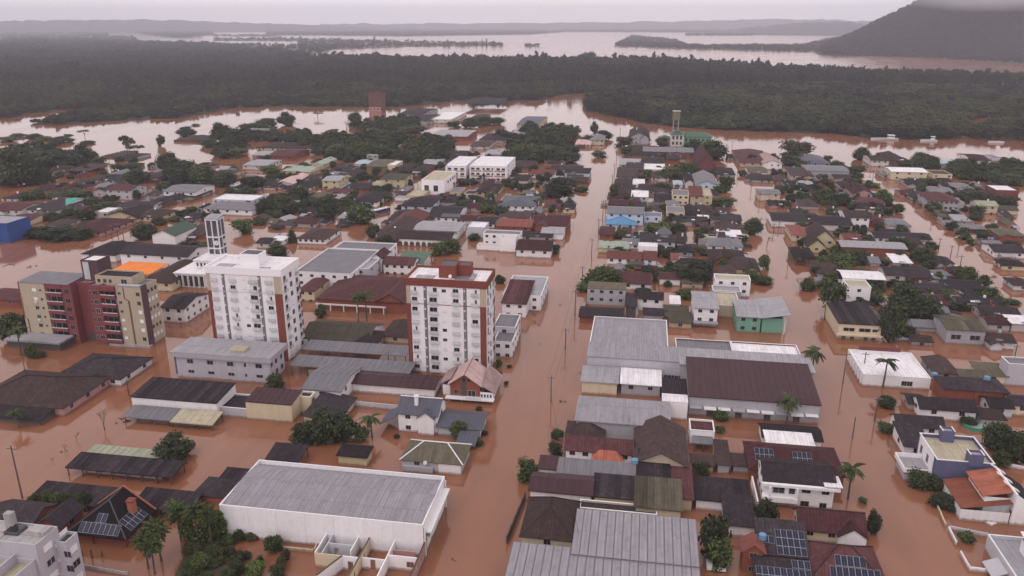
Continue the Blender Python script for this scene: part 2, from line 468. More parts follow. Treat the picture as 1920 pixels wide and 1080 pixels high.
def roof_part(t, kind, x0, x1, y0, y1, z, rise, rc, oh=.45, ridge_col=None, panels=0, prc=None):
    """builds the roof as a part of t; returns (roof object, slope frames by name)"""
    b = MB()
    fr = {}
    X0, X1, Y0, Y1 = x0 - oh, x1 + oh, y0 - oh, y1 + oh
    th = .16
    rid = []
    if kind == 'h':
        wx, wy = X1 - X0, Y1 - Y0
        zt = z + rise
        if wx >= wy:
            h = wy / 2 * .98
            r0, r1 = (X0 + h, (Y0 + Y1) / 2, zt), (X1 - h, (Y0 + Y1) / 2, zt)
            if r1[0] - r0[0] < .2: r1 = (r0[0] + .2, r0[1], zt)
            c = [(X0, Y0, z), (X1, Y0, z), (X1, Y1, z), (X0, Y1, z)]
            b.face([c[0], c[1], r1, r0]); b.face([c[1], c[2], r1]); b.face([c[2], c[3], r0, r1]); b.face([c[3], c[0], r0])
            rid = [(r0, r1), (c[0], r0), (c[3], r0), (c[1], r1), (c[2], r1)]
        else:
            h = wx / 2 * .98
            r0, r1 = ((X0 + X1) / 2, Y0 + h, zt), ((X0 + X1) / 2, Y1 - h, zt)
            c = [(X0, Y0, z), (X1, Y0, z), (X1, Y1, z), (X0, Y1, z)]
            b.face([c[0], c[1], r0]); b.face([c[1], c[2], r1, r0]); b.face([c[2], c[3], r1]); b.face([c[3], c[0], r0, r1])
            rid = [(r0, r1), (c[0], r0), (c[1], r0), (c[2], r1), (c[3], r1)]
        d = [(p[0], p[1], p[2] - th) for p in c]
        for k in range(4):
            q = (k + 1) % 4
            b.face([d[k], d[q], c[q], c[k]])
        b.face(list(reversed(d)))
        fr['front'] = slope_frame(c[0], c[1], r0)
        fr['right'] = slope_frame(c[1], c[2], r1)
        fr['left'] = slope_frame(c[3], c[0], r0)
    elif kind == 'gx':
        ym = (y0 + y1) / 2
        k = rise / ((y1 - y0) / 2)
        ze, zt = z - k * oh, z + rise
        b.slab([(X0, Y0, ze + th), (X1, Y0, ze + th), (X1, ym, zt + th), (X0, ym, zt + th)], th)
        b.slab([(X0, ym, zt + th), (X1, ym, zt + th), (X1, Y1, ze + th), (X0, Y1, ze + th)], th)
        fr['front'] = slope_frame((X0, Y0, ze + th), (X1, Y0, ze + th), (X0, ym, zt + th))
        fr['back'] = slope_frame((X1, Y1, ze + th), (X0, Y1, ze + th), (X1, ym, zt + th))
        fr['dims'] = (X1 - X0, math.hypot(ym - Y0, zt - ze))
        rid = [((X0, ym, zt + th), (X1, ym, zt + th))]
    elif kind == 'gy':
        xm = (x0 + x1) / 2
        k = rise / ((x1 - x0) / 2)
        ze, zt = z - k * oh, z + rise
        b.slab([(X0, Y1, ze + th), (X0, Y0, ze + th), (xm, Y0, zt + th), (xm, Y1, zt + th)], th)
        b.slab([(xm, Y1, zt + th), (xm, Y0, zt + th), (X1, Y0, ze + th), (X1, Y1, ze + th)], th)
        fr['left'] = slope_frame((X0, Y1, ze + th), (X0, Y0, ze + th), (xm, Y1, zt + th))
        fr['right'] = slope_frame((X1, Y0, ze + th), (X1, Y1, ze + th), (xm, Y0, zt + th))
        fr['dims'] = (Y1 - Y0, math.hypot(xm - X0, zt - ze))
        rid = [((xm, Y0, zt + th), (xm, Y1, zt + th))]
    elif kind == 's':       # one slope falling towards the front
        b.slab([(X0, Y0, z + th), (X1, Y0, z + th), (X1, Y1, z + rise + th), (X0, Y1, z + rise + th)], th)
        fr['front'] = slope_frame((X0, Y0, z + th), (X1, Y0, z + th), (X0, Y1, z + rise + th))
        fr['dims'] = (X1 - X0, math.hypot(Y1 - Y0, rise))
    elif kind == 'sr':      # one slope falling to the right
        b.slab([(X0, Y1, z + rise + th), (X0, Y0, z + rise + th), (X1, Y0, z + th), (X1, Y1, z + th)], th)
        fr['right'] = slope_frame((X1, Y0, z + th), (X1, Y1, z + th), (X0, Y0, z + rise + th))
        fr['dims'] = (Y1 - Y0, math.hypot(X1 - X0, rise))
    elif kind == 'sl':      # one slope falling to the left
        b.slab([(X0, Y1, z + th), (X0, Y0, z + th), (X1, Y0, z + rise + th), (X1, Y1, z + rise + th)], th)
        fr['left'] = slope_frame((X0, Y1, z + th), (X0, Y0, z + th), (X1, Y1, z + rise + th))
        fr['dims'] = (Y1 - Y0, math.hypot(X1 - X0, rise))
    elif kind == 'f':       # flat deck inside a parapet
        b.box(x0 + .2, x1 - .2, y0 + .2, y1 - .2, z - .55, z - .35)
        fr['front'] = slope_frame((x0 + .2, y0 + .2, z - .35), (x1 - .2, y0 + .2, z - .35), (x0 + .2, y1 - .2, z - .35))
        fr['dims'] = (x1 - x0 - .4, y1 - y0 - .4)
    r = b.build('roof', M['r_' + rc], t)
    if ridge_col and rid:
        for (p, q) in rid:
            rb = MB()
            p2, q2 = Vector(p) + Vector((0, 0, .03)), Vector(q) + Vector((0, 0, .03))
            rb.tube([p2, q2], [.16, .16], 5)
            rb.build('ridge_cap', ridge_col, r)
    if panels and 'dims' in fr:
        for s in ('front', 'back', 'left', 'right'):
            if s in fr:
                panel_strip(r, fr[s], fr['dims'][0], fr['dims'][1], M['r_' + (prc or rc)], panels, gap=.11 if prc else .02)
    return r, fr

def wall_part(t, kind, x0, x1, y0, y1, z, rise, wc, z0=-1.5, name='wall'):
    b = MB()
    if kind == 'f':
        # four walls with a parapet ring
        e = .2
        b.box(x0, x1, y0, y0 + e, z0, z); b.box(x0, x1, y1 - e, y1, z0, z)
        b.box(x0, x0 + e, y0 + e, y1 - e, z0, z); b.box(x1 - e, x1, y0 + e, y1 - e, z0, z)
    else:
        lo = z - .02
        p = [(x0, y0), (x1, y0), (x1, y1), (x0, y1)]
        zt = [lo] * 4
        if kind == 's': zt = [lo, lo, lo + rise, lo + rise]
        if kind == 'sr': zt = [lo + rise, lo, lo, lo + rise]
        if kind == 'sl': zt = [lo, lo + rise, lo + rise, lo]
        for k in range(4):
            q = (k + 1) % 4
            pts = [(*p[k], z0), (*p[q], z0), (*p[q], zt[q]), (*p[k], zt[k])]
            if kind == 'gy' and k in (0, 2):
                pts.insert(3, ((x0 + x1) / 2, p[k][1], lo + rise))
            if kind == 'gx' and k in (1, 3):
                pts.insert(3, (p[k][0], (y0 + y1) / 2, lo + rise))
            b.face(pts)
    return b.build(name, M['w_' + wc], t)

def vol(t, x0, x1, y0, y1, z, kind, rise, wc, rc, oh=None, win=(0, 0), near=True, ridge=None, panels=0, prc=None, wz=None, wh=1.1, ww=1.3, z0=-1.5, cap=True, skip=0., sides=('front', 'right', 'left')):
    """one block of a building: wall and roof parts and rows of windows (per floor)"""
    L = t.location
    x0, x1, y0, y1 = x0 - L.x, x1 - L.x, y0 - L.y, y1 - L.y
    if oh is None: oh = .45
    wl = wall_part(t, kind, x0, x1, y0, y1, z, rise, wc, z0)
    r, fr = roof_part(t, kind, x0, x1, y0, y1, z, rise, rc, oh, ridge, panels, prc)
    if kind == 'f' and cap and near:
        b = MB()
        for q in ((x0 - .06, x1 + .06, y0 - .06, y0 + .24), (x0 - .06, x1 + .06, y1 - .24, y1 + .06), (x0 - .06, x0 + .24, y0 + .24, y1 - .24), (x1 - .24, x1 + .06, y0 + .24, y1 - .24)):
            b.box(*q, z + .002, z + .1)
        b.build('parapet_cap', M['trim'], t)
    ztop = z - (.75 if kind == 'f' else .35)
    lv = wz if wz is not None else []
    if wz is None:
        q = ztop
        while q > .15:
            lv.append(q - wh / 2)
            q -= 2.9
    for which in sides:
        n = win[0] if which == 'front' else win[1]
        if n:
            F = face_of(x0, x1, y0, y1, which)
            for zz in lv:
                row_windows(t, F, n, zz, min(ww, F[2] / n * .6), wh, near, skip)
    return fr, (x0, x1, y0, y1), r

def extensions(t, loc, z, kind, rise, wc, rc, fr, r):
    """what people add to a house over the years: a gabled wing, lean-tos, patched sheets, a chimney or a tank"""
    x0, x1, y0, y1 = loc
    W, D = x1 - x0, y1 - y0
    q = random.random
    if W > 7 and q() < .45:
        ww = W * random.uniform(.3, .48); a = x0 + random.choice([.1, W - ww - .1, (W - ww) * q()])
        d = random.uniform(1.6, 3.2)
        wall_part(t, 'gy', a, a + ww, y0 - d, y0 + .4, z - .25, rise * .75, wc, name='wing_wall')
        roof_part(t, 'gy', a, a + ww, y0 - d, y0 + D * .42, z - .25, rise * .75, rc, .4)
    if q() < .55:
        rc2 = random.choice(['grey', 'lgrey', 'brown', 'dark', 'dark', 'olive', 'maroon'])
        ww = W * random.uniform(.35, .7); a = x0 + (W - ww) * q(); d = random.uniform(2.2, 4.2)
        h = max(.8, z * .62)
        if q() < .5:
            roof_part(t, 's', a, a + ww, y0 - d, y0 - .75, h, .5, rc2, .1)
            for xx in (a + .2, a + ww - .2): MB().box(xx - .09, xx + .09, y0 - d + .1, y0 - d + .28, -1, h - .02).build('post', M['wood'], t)
        else:
            k = 'sr' if q() < .6 else 'sl'
            xa, xb = (x1 + .55, x1 + .55 + d) if k == 'sr' else (x0 - .55 - d, x0 - .55)
            ya = y0 + D * .3 * q(); yb = ya + D * .55
            wall_part(t, k, xa, xb, ya, yb, h, .6, random.choice(['stained', 'brown', 'grey', wc]), name='lean_to_wall'); roof_part(t, k, xa, xb, ya, yb, h, .6, rc2, .15)
    if 'front' in fr and q() < .5:
        a, u, v, n = fr['front']
        for _ in range(random.randint(1, 3)):
            b = MB().box(0, random.uniform(.9, 2.2), 0, random.uniform(.8, 1.6), .03, .08)
            place_frame(b.build('patch_sheet', M['r_' + random.choice(['lgrey', 'grey', 'maroon', 'white', 'dark'])], r), a + u * (W * random.uniform(.3, .6)) + v * random.uniform(.2, .9), u, v, n)
    if q() < .3:
        x, y = x0 + W * random.uniform(.3, .7), y0 + D * random.uniform(.45, .6)
        MB().box(x - .35, x + .35, y - .35, y + .35, z + .2, z + rise + .9).build('chimney', M['w_' + random.choice(['brick', 'stained', 'white'])], t)
    elif q() < .2:
        x, y = x0 + W * random.uniform(.2, .8), y1 - D * .2
        b = MB(); b.tube([(x, y, z + .2), (x, y, z + 1.5), (x, y, z + 1.7)], [.7, .65, .4], 10); b.build('water_tank', M['tank'], t)
CATN = {'house': 'house'}
ROOFW = {'h': 'hipped', 'gx': 'ridged', 'gy': 'gabled', 's': 'sloping', 'f': 'flat', 'sr': 'sloping', 'sl': 'sloping'}
RCW = {'dark': 'charcoal', 'brown': 'brown', 'maroon': 'maroon', 'red': 'red', 'pink': 'pink', 'olive': 'olive', 'orange': 'orange', 'grey': 'grey',
       'lgrey': 'pale grey', 'white': 'white', 'green': 'green', 'dgreen': 'dark green', 'blue': 'blue', 'teal': 'teal', 'lblue': 'pale blue', 'lgreen': 'pale green',
       'beige': 'beige', 'metal': 'steel grey', 'mmaroon': 'dark maroon', 'tarp': 'orange', 'bluegrey': 'slate grey', 'palegreen': 'pale green'}
WCW = {'tower': 'white', 'lgrey': 'pale grey', 'lblue': 'pale blue', 'apcream': 'cream', 'offwhite': 'off white', 'stained': 'stained white'}

def house(xl, yl, xr, yb, z, kind, rise, wc, rc, label=None, short=None, name='house', cat=None, win=None, extra=None, **kw):
    """one building from the outline of its eaves as the photograph shows it"""
    x0, x1, y0, y1 = rect(xl, yl, xr, yb, z)
    if y1 - y0 < 3.0: y1 = y0 + 3.0
    oh = kw.pop('oh', 0.0 if kind == 'f' else .45)
    if kind != 'f':
        x0 += oh; x1 -= oh; y0 += oh; y1 -= oh
        if x1 - x0 < 1.5: x1 = x0 + 1.5
        if y1 - y0 < 1.5: y1 = y0 + 1.5
    c = ((x0 + x1) / 2, (y0 + y1) / 2, 0)
    near = c[1] < 330
    cat = cat or ('house' if name == 'house' else name.replace('_', ' '))
    t = thing(name, label, cat, c, 0, None)
    if win is None:
        win = (max(1, int((x1 - x0) / 3.6)), max(1, int((y1 - y0) / 4.5)))
    kw.setdefault('ridge', None)
    if label is None:
        kw['skip'] = .35
        if wc == 'white': wc = random.choice(['white', 'offwhite', 'offwhite', 'stained', 'stained', 'cream', 'lgrey'])
        if wc == 'yellow' and random.random() < .4: wc = 'cream'
    fr, loc, r = vol(t, x0, x1, y0, y1, z, kind, rise, wc, rc, oh=oh, win=win, near=near, **kw)
    px, py = to_px((c[0], c[1], z))
    if label is None and kind != 'f': extensions(t, loc, z, kind, rise, wc, rc, fr, r)
    if label is None:
        ph = f"{RCW[rc]} {ROOFW[kind]} roof {name.replace('_', ' ')} with {WCW.get(wc, wc)} walls" if name == 'house' else f"{RCW[rc]} roofed {WCW.get(wc, wc)} {name}"
        AUTO.append((t, ph, px, py))
        t['group'] = 'flooded houses of the town'
    if short: LANDMARKS.append((short, px, py))
    return t, fr, loc, r
# ------------------------------------------------------------------ water
def water_mat(name='flood_water', rough=None):
    m = bpy.data.materials.new(name)
    T = NT(m)
    tc = T.n('ShaderNodeTexCoord')
    n1 = T.n('ShaderNodeTexNoise'); n1.inputs['Scale'].default_value = .012; n1.inputs['Detail'].default_value = 6; n1.inputs['Roughness'].default_value = .6
    T.l(tc.outputs['Object'], n1.inputs['Vector'])
    mc = T.n('ShaderNodeMix', data_type='RGBA')
    mc.inputs[6].default_value = (.220, .087, .047, 1)
    mc.inputs[7].default_value = (.255, .108, .062, 1)
    rp = T.n('ShaderNodeMapRange'); rp.inputs['From Min'].default_value = .35; rp.inputs['From Max'].default_value = .65
    T.l(n1.outputs['Fac'], rp.inputs['Value']); T.l(rp.outputs[0], mc.inputs[0])
    n4 = T.n('ShaderNodeTexNoise'); n4.inputs['Scale'].default_value = 1.0; n4.inputs['Detail'].default_value = 5; n4.inputs['Roughness'].default_value = .6; n4.inputs['Distortion'].default_value = .6
    mp4 = T.n('ShaderNodeMapping'); mp4.inputs['Scale'].default_value = (.11, .014, 1); mp4.inputs['Rotation'].default_value = (0, 0, .12)
    T.l(tc.outputs['Object'], mp4.inputs[0]); T.l(mp4.outputs[0], n4.inputs['Vector'])
    q4 = T.n('ShaderNodeMath', operation='MULTIPLY_ADD'); T.l(n4.outputs['Fac'], q4.inputs[0]); q4.inputs[1].default_value = .55; q4.inputs[2].default_value = .725
    s4 = T.n('ShaderNodeVectorMath', operation='SCALE'); T.l(mc.outputs[2], s4.inputs[0]); T.l(q4.outputs[0], s4.inputs['Scale'])
    T.l(s4.outputs[0], T.b.inputs['Base Color'])
    rr = T.n('ShaderNodeTexNoise'); rr.inputs['Scale'].default_value = .022; rr.inputs['Detail'].default_value = 5
    mpr = T.n('ShaderNodeMapping'); mpr.inputs['Scale'].default_value = (1.6, .5, 1)
    T.l(tc.outputs['Object'], mpr.inputs[0]); T.l(mpr.outputs[0], rr.inputs['Vector'])
    rm = T.n('ShaderNodeMapRange'); rm.inputs['From Min'].default_value = .4; rm.inputs['From Max'].default_value = .65; rm.inputs['To Min'].default_value = .04; rm.inputs['To Max'].default_value = .12
    T.l(rr.outputs['Fac'], rm.inputs['Value']); T.l(rm.outputs[0], T.b.inputs['Roughness'])
    if rough: rm.inputs['To Min'].default_value = rough * .8; rm.inputs['To Max'].default_value = rough * 1.2
    T.b.inputs['IOR'].default_value = 1.43
    T.b.inputs['Specular IOR Level'].default_value = .5
    # ripples: small wind ripple in patches
    n2 = T.n('ShaderNodeTexNoise'); n2.inputs['Scale'].default_value = .9; n2.inputs['Detail'].default_value = 4
    n3 = T.n('ShaderNodeTexNoise'); n3.inputs['Scale'].default_value = .06; n3.inputs['Detail'].default_value = 3
    T.l(tc.outputs['Object'], n2.inputs['Vector']); T.l(tc.outputs['Object'], n3.inputs['Vector'])
    mm = T.n('ShaderNodeMath', operation='MULTIPLY'); T.l(n2.outputs['Fac'], mm.inputs[0]); T.l(n3.outputs['Fac'], mm.inputs[1])
    bp = T.n('ShaderNodeBump'); bp.inputs['Strength'].default_value = .07 if rough else .22; bp.inputs['Distance'].default_value = .10
    T.l(mm.outputs[0], bp.inputs['Height'])
    T.l(bp.outputs[0], T.b.inputs['Normal'])
    return m
M['water'] = water_mat()
b = MB()
b.face([(-14000, -1500, 0), (14000, -1500, 0), (14000, 15000, 0), (-14000, 15000, 0)])
tag(b.build('water', M['water']), 'brown flood water covering the streets and the plain', kind='structure')

M['land'] = surf('wet_field', (.070, .068, .036), vary=.5, streak=.0, dirt=.6, dirt_col=(.035, .038, .022), scale=.02, hue_rand=.0)
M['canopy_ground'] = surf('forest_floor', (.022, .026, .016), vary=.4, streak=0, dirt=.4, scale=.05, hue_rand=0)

M['lake'] = water_mat('wind_ruffled_water', .17)
def sheet(name, poly, z, mat, label):
    b = MB()
    pts = [at(x, y, z) for x, y in poly]
    b.face(pts)
    o = b.build(name, mat)
    if o.data.polygons[0].normal.z < 0:
        o.data.flip_normals()
    return tag(o, label, kind='structure')

LAKE = [(380, 84), (560, 110), (1000, 130), (1280, 134), (1600, 150), (1900, 162), (2300, 172), (2400, 55), (1500, 52), (380, 52)]
FOREST_A = [(-260, 232), (-60, 226), (28, 220), (45, 213), (150, 203), (165, 211), (60, 232), (110, 234), (175, 229), (270, 223), (330, 222), (400, 209), (432, 203), (520, 199), (640, 200),
            (740, 200), (780, 197), (860, 188), (950, 191), (1015, 187), (1050, 177), (1160, 172), (1280, 164), (1500, 164), (2150, 166), (2150, 163), (1880, 153), (1600, 142), (1280, 127), (1000, 124),
            (800, 123), (600, 116), (560, 106), (430, 90), (300, 82), (200, 78), (0, 78), (-260, 80)]
FOREST_B = [(1100, 190), (1098, 207), (1150, 217), (1210, 230), (1300, 240), (1420, 246), (1560, 250), (1650, 260), (1760, 262), (1800, 258), (1812, 226), (1870, 214), (2150, 212), (2150, 168),
            (1420, 168), (1290, 172), (1160, 185)]
LAND_C = [(560, 90), (640, 93), (760, 88), (945, 86), (940, 81), (800, 79), (640, 75), (560, 79)]
LAND_D = [(500, 66), (760, 68), (1000, 64.5), (1060, 60), (1000, 56), (760, 55.5), (500, 56)]
LAND_E = [(1150, 87), (1290, 92), (1500, 97), (1660, 104), (1860, 117), (2100, 132), (2300, 75), (1720, 70), (1560, 72), (1510, 84), (1420, 87), (1290, 86), (1265, 76), (1185, 68)]
LAND_F = [(-500, 110), (-500, 56), (200, 56), (203, 68), (250, 70), (262, 79), (400, 81), (640, 89), (600, 100), (560, 108), (430, 96)]
LAND_H = [(255, 62), (255, 56), (398, 56), (398, 66), (330, 71)]
LAND_I = [(400, 72.5), (560, 72), (640, 75), (640, 77.5), (400, 77)]
LAND_J = [(400, 66), (520, 66), (520, 69), (400, 68)]
LAND_K = [(1285, 67), (1400, 67), (1445, 64.5), (1400, 63), (1285, 63)]
LAND_L = [(985, 88), (1012, 88), (1010, 86), (988, 86)]
LAND_G = [(1040, 60), (1280, 61), (1420, 62), (1600, 60), (1600, 55.5), (1060, 55)]
sheet('lake', LAKE, .08, M['lake'], 'wide flooded lake beyond the forest, ruffled by wind')
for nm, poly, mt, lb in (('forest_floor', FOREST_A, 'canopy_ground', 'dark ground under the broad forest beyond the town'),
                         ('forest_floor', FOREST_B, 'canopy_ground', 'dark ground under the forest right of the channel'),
                         ('field', LAND_C, 'land', 'narrow olive island field in the flooded lake'),
                         ('land', LAND_D, 'land', 'far wooded shore left of the lake'),
                         ('land', LAND_E, 'land', 'low land at the foot of the big hill'),
                         ('field', LAND_F, 'land', 'far fields on the left beyond the forest'), ('land', LAND_H, 'land', 'wooded rise between the far left pools'), ('field', LAND_I, 'land', 'narrow field between two far pools'),
                         ('land', LAND_J, 'land', 'thin far strip of land between pools'), ('land', LAND_K, 'land', 'thin far spit left of the big hill'), ('land', LAND_L, 'land', 'small islet in the lake'),
                         ('land', LAND_G, 'land', 'farthest low shore across the lake')):
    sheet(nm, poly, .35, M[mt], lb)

# ------------------------------------------------------------------ foliage
def leaf_mat(name, c0, c1, c2):
    m = bpy.data.materials.new(name)
    T = NT(m)
    oi = T.n('ShaderNodeObjectInfo')
    at_ = T.n('ShaderNodeAttribute'); at_.attribute_name = 'tint'
    rp = T.n('ShaderNodeValToRGB')
    e = rp.color_ramp.elements
    e[0].color = (*c0, 1); e[1].color = (*c2, 1)
    k = e.new(.5); k.color = (*c1, 1)
    T.l(at_.outputs['Fac'], rp.inputs[0])
    q = T.n('ShaderNodeMath', operation='MULTIPLY_ADD'); T.l(oi.outputs['Random'], q.inputs[0]); q.inputs[1].default_value = .9; q.inputs[2].default_value = .55
    sc = T.n('ShaderNodeVectorMath', operation='SCALE'); T.l(rp.outputs[0], sc.inputs[0]); T.l(q.outputs[0], sc.inputs['Scale'])
    T.l(sc.outputs[0], T.b.inputs['Base Color'])
    T.b.inputs['Roughness'].default_value = .75
    T.b.inputs['Specular IOR Level'].default_value = .25
    return m
M['leaf'] = leaf_mat('foliage', (.0256, .0374, .0114), (.0512, .0686, .0205), (.1024, .1248, .0365))
M['leaf_dark'] = leaf_mat('foliage_dark', (.0164, .0243, .0111), (.0328, .0460, .0173), (.0681, .0838, .0284))
M['leaf_lime'] = leaf_mat('foliage_bright', (.032, .050, .011), (.060, .086, .020), (.110, .140, .036))
M['leaf_olive'] = leaf_mat('foliage_olive', (.036, .033, .012), (.060, .055, .020), (.095, .088, .032))
M['leaf_palm'] = leaf_mat('palm_frond', (.022, .032, .010), (.045, .060, .018), (.095, .105, .032))
M['leaf_f'] = leaf_mat('forest_canopy', (.0136, .0181, .0074), (.0261, .0320, .0122), (.0478, .0536, .0192))
M['leaf_fd'] = leaf_mat('forest_canopy_dark', (.0085, .0112, .0065), (.0155, .0189, .0099), (.0277, .0320, .0146))
M['leaf_fo'] = leaf_mat('forest_canopy_olive', (.024, .0215, .0115), (.040, .035, .019), (.060, .052, .028))
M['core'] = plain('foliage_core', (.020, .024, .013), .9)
M['twig'] = plain('bare_twig', (.095, .072, .062), .9)

def ico(r, c, squash=(1, 1, 1), sub=2):
    import bmesh
    bm = bmesh.new()
    bmesh.ops.create_icosphere(bm, subdivisions=sub, radius=1)
    vs = []
    for v in bm.verts:
        d = 1 + .22 * mnoise.noise(v.co * 1.9 + Vector(c) * 7)
        vs.append((c[0] + v.co.x * r * squash[0] * d, c[1] + v.co.y * r * squash[1] * d, c[2] + v.co.z * r * squash[2] * d))
    fs = [tuple(l.index for l in f.verts) for f in bm.faces]
    bm.free()
    return vs, fs

def crown_mesh(name, lobes, n, size, mats, seed, core=True, droop=0., hollow=.75, csub=1, spread=.2):
    """leaf clumps spread through a set of lobes (x,y,z,rx,ry,rz), each clump a small bent face pair; unit crown"""
    rg = np.random.default_rng(seed)
    V, F, MI, TI = [], [], [], []
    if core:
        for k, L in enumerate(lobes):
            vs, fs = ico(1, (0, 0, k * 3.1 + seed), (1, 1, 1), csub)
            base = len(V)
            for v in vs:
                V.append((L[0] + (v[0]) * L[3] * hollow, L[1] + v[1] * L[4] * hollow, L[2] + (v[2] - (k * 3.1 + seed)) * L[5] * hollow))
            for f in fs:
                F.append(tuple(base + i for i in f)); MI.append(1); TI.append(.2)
    area = np.array([(L[3] * L[4] + L[3] * L[5] + L[4] * L[5]) for L in lobes])
    cnt = np.maximum(4, (n * area / area.sum()).astype(int))
    for k, L in enumerate(lobes):
        lt = rg.uniform(.25, .75)
        for _ in range(cnt[k]):
            d = rg.normal(size=3); d /= np.linalg.norm(d)
            if d[2] < -.45: d[2] *= -.6
            rr = rg.uniform(.72, 1.12)
            p = np.array(L[:3]) + d * np.array(L[3:]) * rr
            nn = d * .8 + rg.normal(size=3) * .55 + np.array([0, 0, .35])
            nn /= np.linalg.norm(nn)
            a = np.cross(nn, rg.normal(size=3)); a /= np.linalg.norm(a)
            bb = np.cross(nn, a)
            s = size * rg.uniform(.6, 1.35)
            base = len(V)
            dz = np.array([0, 0, -droop * s])
            V += [tuple(p - a * s), tuple(p - bb * s * .7 + nn * s * .15), tuple(p + a * s + dz), tuple(p + bb * s * .7 + nn * s * .1)]
            F.append((base, base + 1, base + 2, base + 3)); MI.append(0)
            TI.append(float(np.clip(lt + rg.normal() * spread, 0, 1)))
    me = bpy.data.meshes.new(name)
    me.from_pydata(V, [], F)
    for q in mats: me.materials.append(q)
    me.polygons.foreach_set('material_index', MI)
    a = me.attributes.new('tint', 'FLOAT', 'FACE')
    a.data.foreach_set('value', TI)
    me.update()
    return me

def lobes_dome(seed, n=9, flat=1.0):
    rg = np.random.default_rng(seed)
    L = [(0, 0, .42, .40, .40, .42)]
    for k in range(n):
        th = 2 * math.pi * k / n + rg.uniform(-.3, .3)
        r = rg.uniform(.20, .31)
        z = rg.uniform(.20, .62)
        q = rg.uniform(.19, .27)
        L.append((r * math.cos(th), r * math.sin(th), z * flat, q, q, q * 1.2))
    for k in range(4):
        L.append((rg.uniform(-.2, .2), rg.uniform(-.2, .2), rg.uniform(.66, .8) * flat, .2, .2, .18))
    return L
def lobes_clumpy(seed, n=12):
    rg = np.random.default_rng(seed)
    L = [(0, 0, .40, .30, .30, .34)]
    for k in range(n):
        th = rg.uniform(0, 2 * math.pi); z = rg.uniform(.15, .82)
        r = rg.uniform(.12, .36) * (1 - .6 * abs(z - .4))
        q = rg.uniform(.15, .25)
        L.append((r * math.cos(th), r * math.sin(th), z, q, q, q * rg.uniform(.8, 1.3)))
    return L
def lobes_umbrella(seed, n=10):
    rg = np.random.default_rng(seed)
    L = []
    for k in range(n):
        th = 2 * math.pi * k / n + rg.uniform(-.3, .3); r = rg.uniform(.12, .42)
        q = rg.uniform(.12, .18)
        L.append((r * math.cos(th), r * math.sin(th), .82 - .25 * r + rg.uniform(-.05, .05), q, q, .08))
    return L
def lobes_column(seed, n=9):
    rg = np.random.default_rng(seed)
    L = []
    for k in range(n):
        z = .12 + .8 * k / n
        w_ = .30 * (1 - .55 * z)
        L.append((rg.uniform(-.08, .08), rg.uniform(-.08, .08), z, w_ + .06, w_ + .06, .13))
    return L
def lobes_cone(seed, n=8):
    return [(0, 0, .1 + .82 * k / n, .46 * (1 - k / n) + .06, .46 * (1 - k / n) + .06, .10) for k in range(n)]

CROWN = {}
for key, mt in (('', 'leaf'), ('d', 'leaf_dark'), ('l', 'leaf_lime'), ('o', 'leaf_olive')):
    CROWN['dome' + key] = [crown_mesh('crown', lobes_dome(s), 1300, .040, [M[mt], M['core']], s) for s in (1, 2, 3)]
    CROWN['clump' + key] = [crown_mesh('crown', lobes_clumpy(s), 1100, .045, [M[mt], M['core']], s, hollow=.66) for s in (11, 12, 13)]
CROWN['umbrella'] = [crown_mesh('crown', lobes_umbrella(s), 420, .045, [M['leaf_olive'], M['core']], s, hollow=.45) for s in (21, 22)]
CROWN['conifer'] = [crown_mesh('crown', lobes_cone(31), 700, .05, [M['leaf_dark'], M['core']], 31, droop=.5)]
CROWN['column'] = [crown_mesh('crown', lobes_column(41), 700, .04, [M['leaf_dark'], M['core']], 41)]

def trunk_mesh(seed, h=.45, r=.045, limbs=4):
    rg = random.Random(seed)
    b = MB()
    b.tube([(0, 0, -.15), (rg.uniform(-.02, .02), rg.uniform(-.02, .02), h * .5), (rg.uniform(-.04, .04), rg.uniform(-.04, .04), h)], [r, r * .8, r * .6], 7)
    for k in range(limbs):
        th = 2 * math.pi * k / limbs + rg.uniform(-.4, .4)
        b.tube([(0, 0, h * .7), (.14 * math.cos(th), .14 * math.sin(th), h + .12), (.28 * math.cos(th), .28 * math.sin(th), h + .27)], [r * .5, r * .35, r * .15], 5)
    return b.mesh('trunk', M['bark'])
TRUNK = [trunk_mesh(s) for s in range(3)]
TRUNK_TALL = [trunk_mesh(5, .62, .022, 6), trunk_mesh(6, .6, .022, 6)]

def bare_mesh(seed):
    rg = random.Random(seed)
    b = MB()
    def grow(p, d, l, r, lev):
        q = p + d * l
        b.tube([p, (p + q) / 2 + Vector((rg.uniform(-1, 1), rg.uniform(-1, 1), 0)) * l * .06, q], [r, r * .8, r * .6], 4 if lev else 6, cap=False)
        if lev >= 4: return
        for _ in range(3 if lev < 3 else 3):
            nd = (d + Vector((rg.uniform(-1, 1), rg.uniform(-1, 1), rg.uniform(-.25, .6))) * .75).normalized()
            grow(q, nd, l * rg.uniform(.6, .85), r * .55, lev + 1)
    grow(Vector((0, 0, -.1)), Vector((0, 0, 1)), .34, .03, 0)
    return b.mesh('branches', M['twig'])
BARE = [bare_mesh(3), bare_mesh(8)]

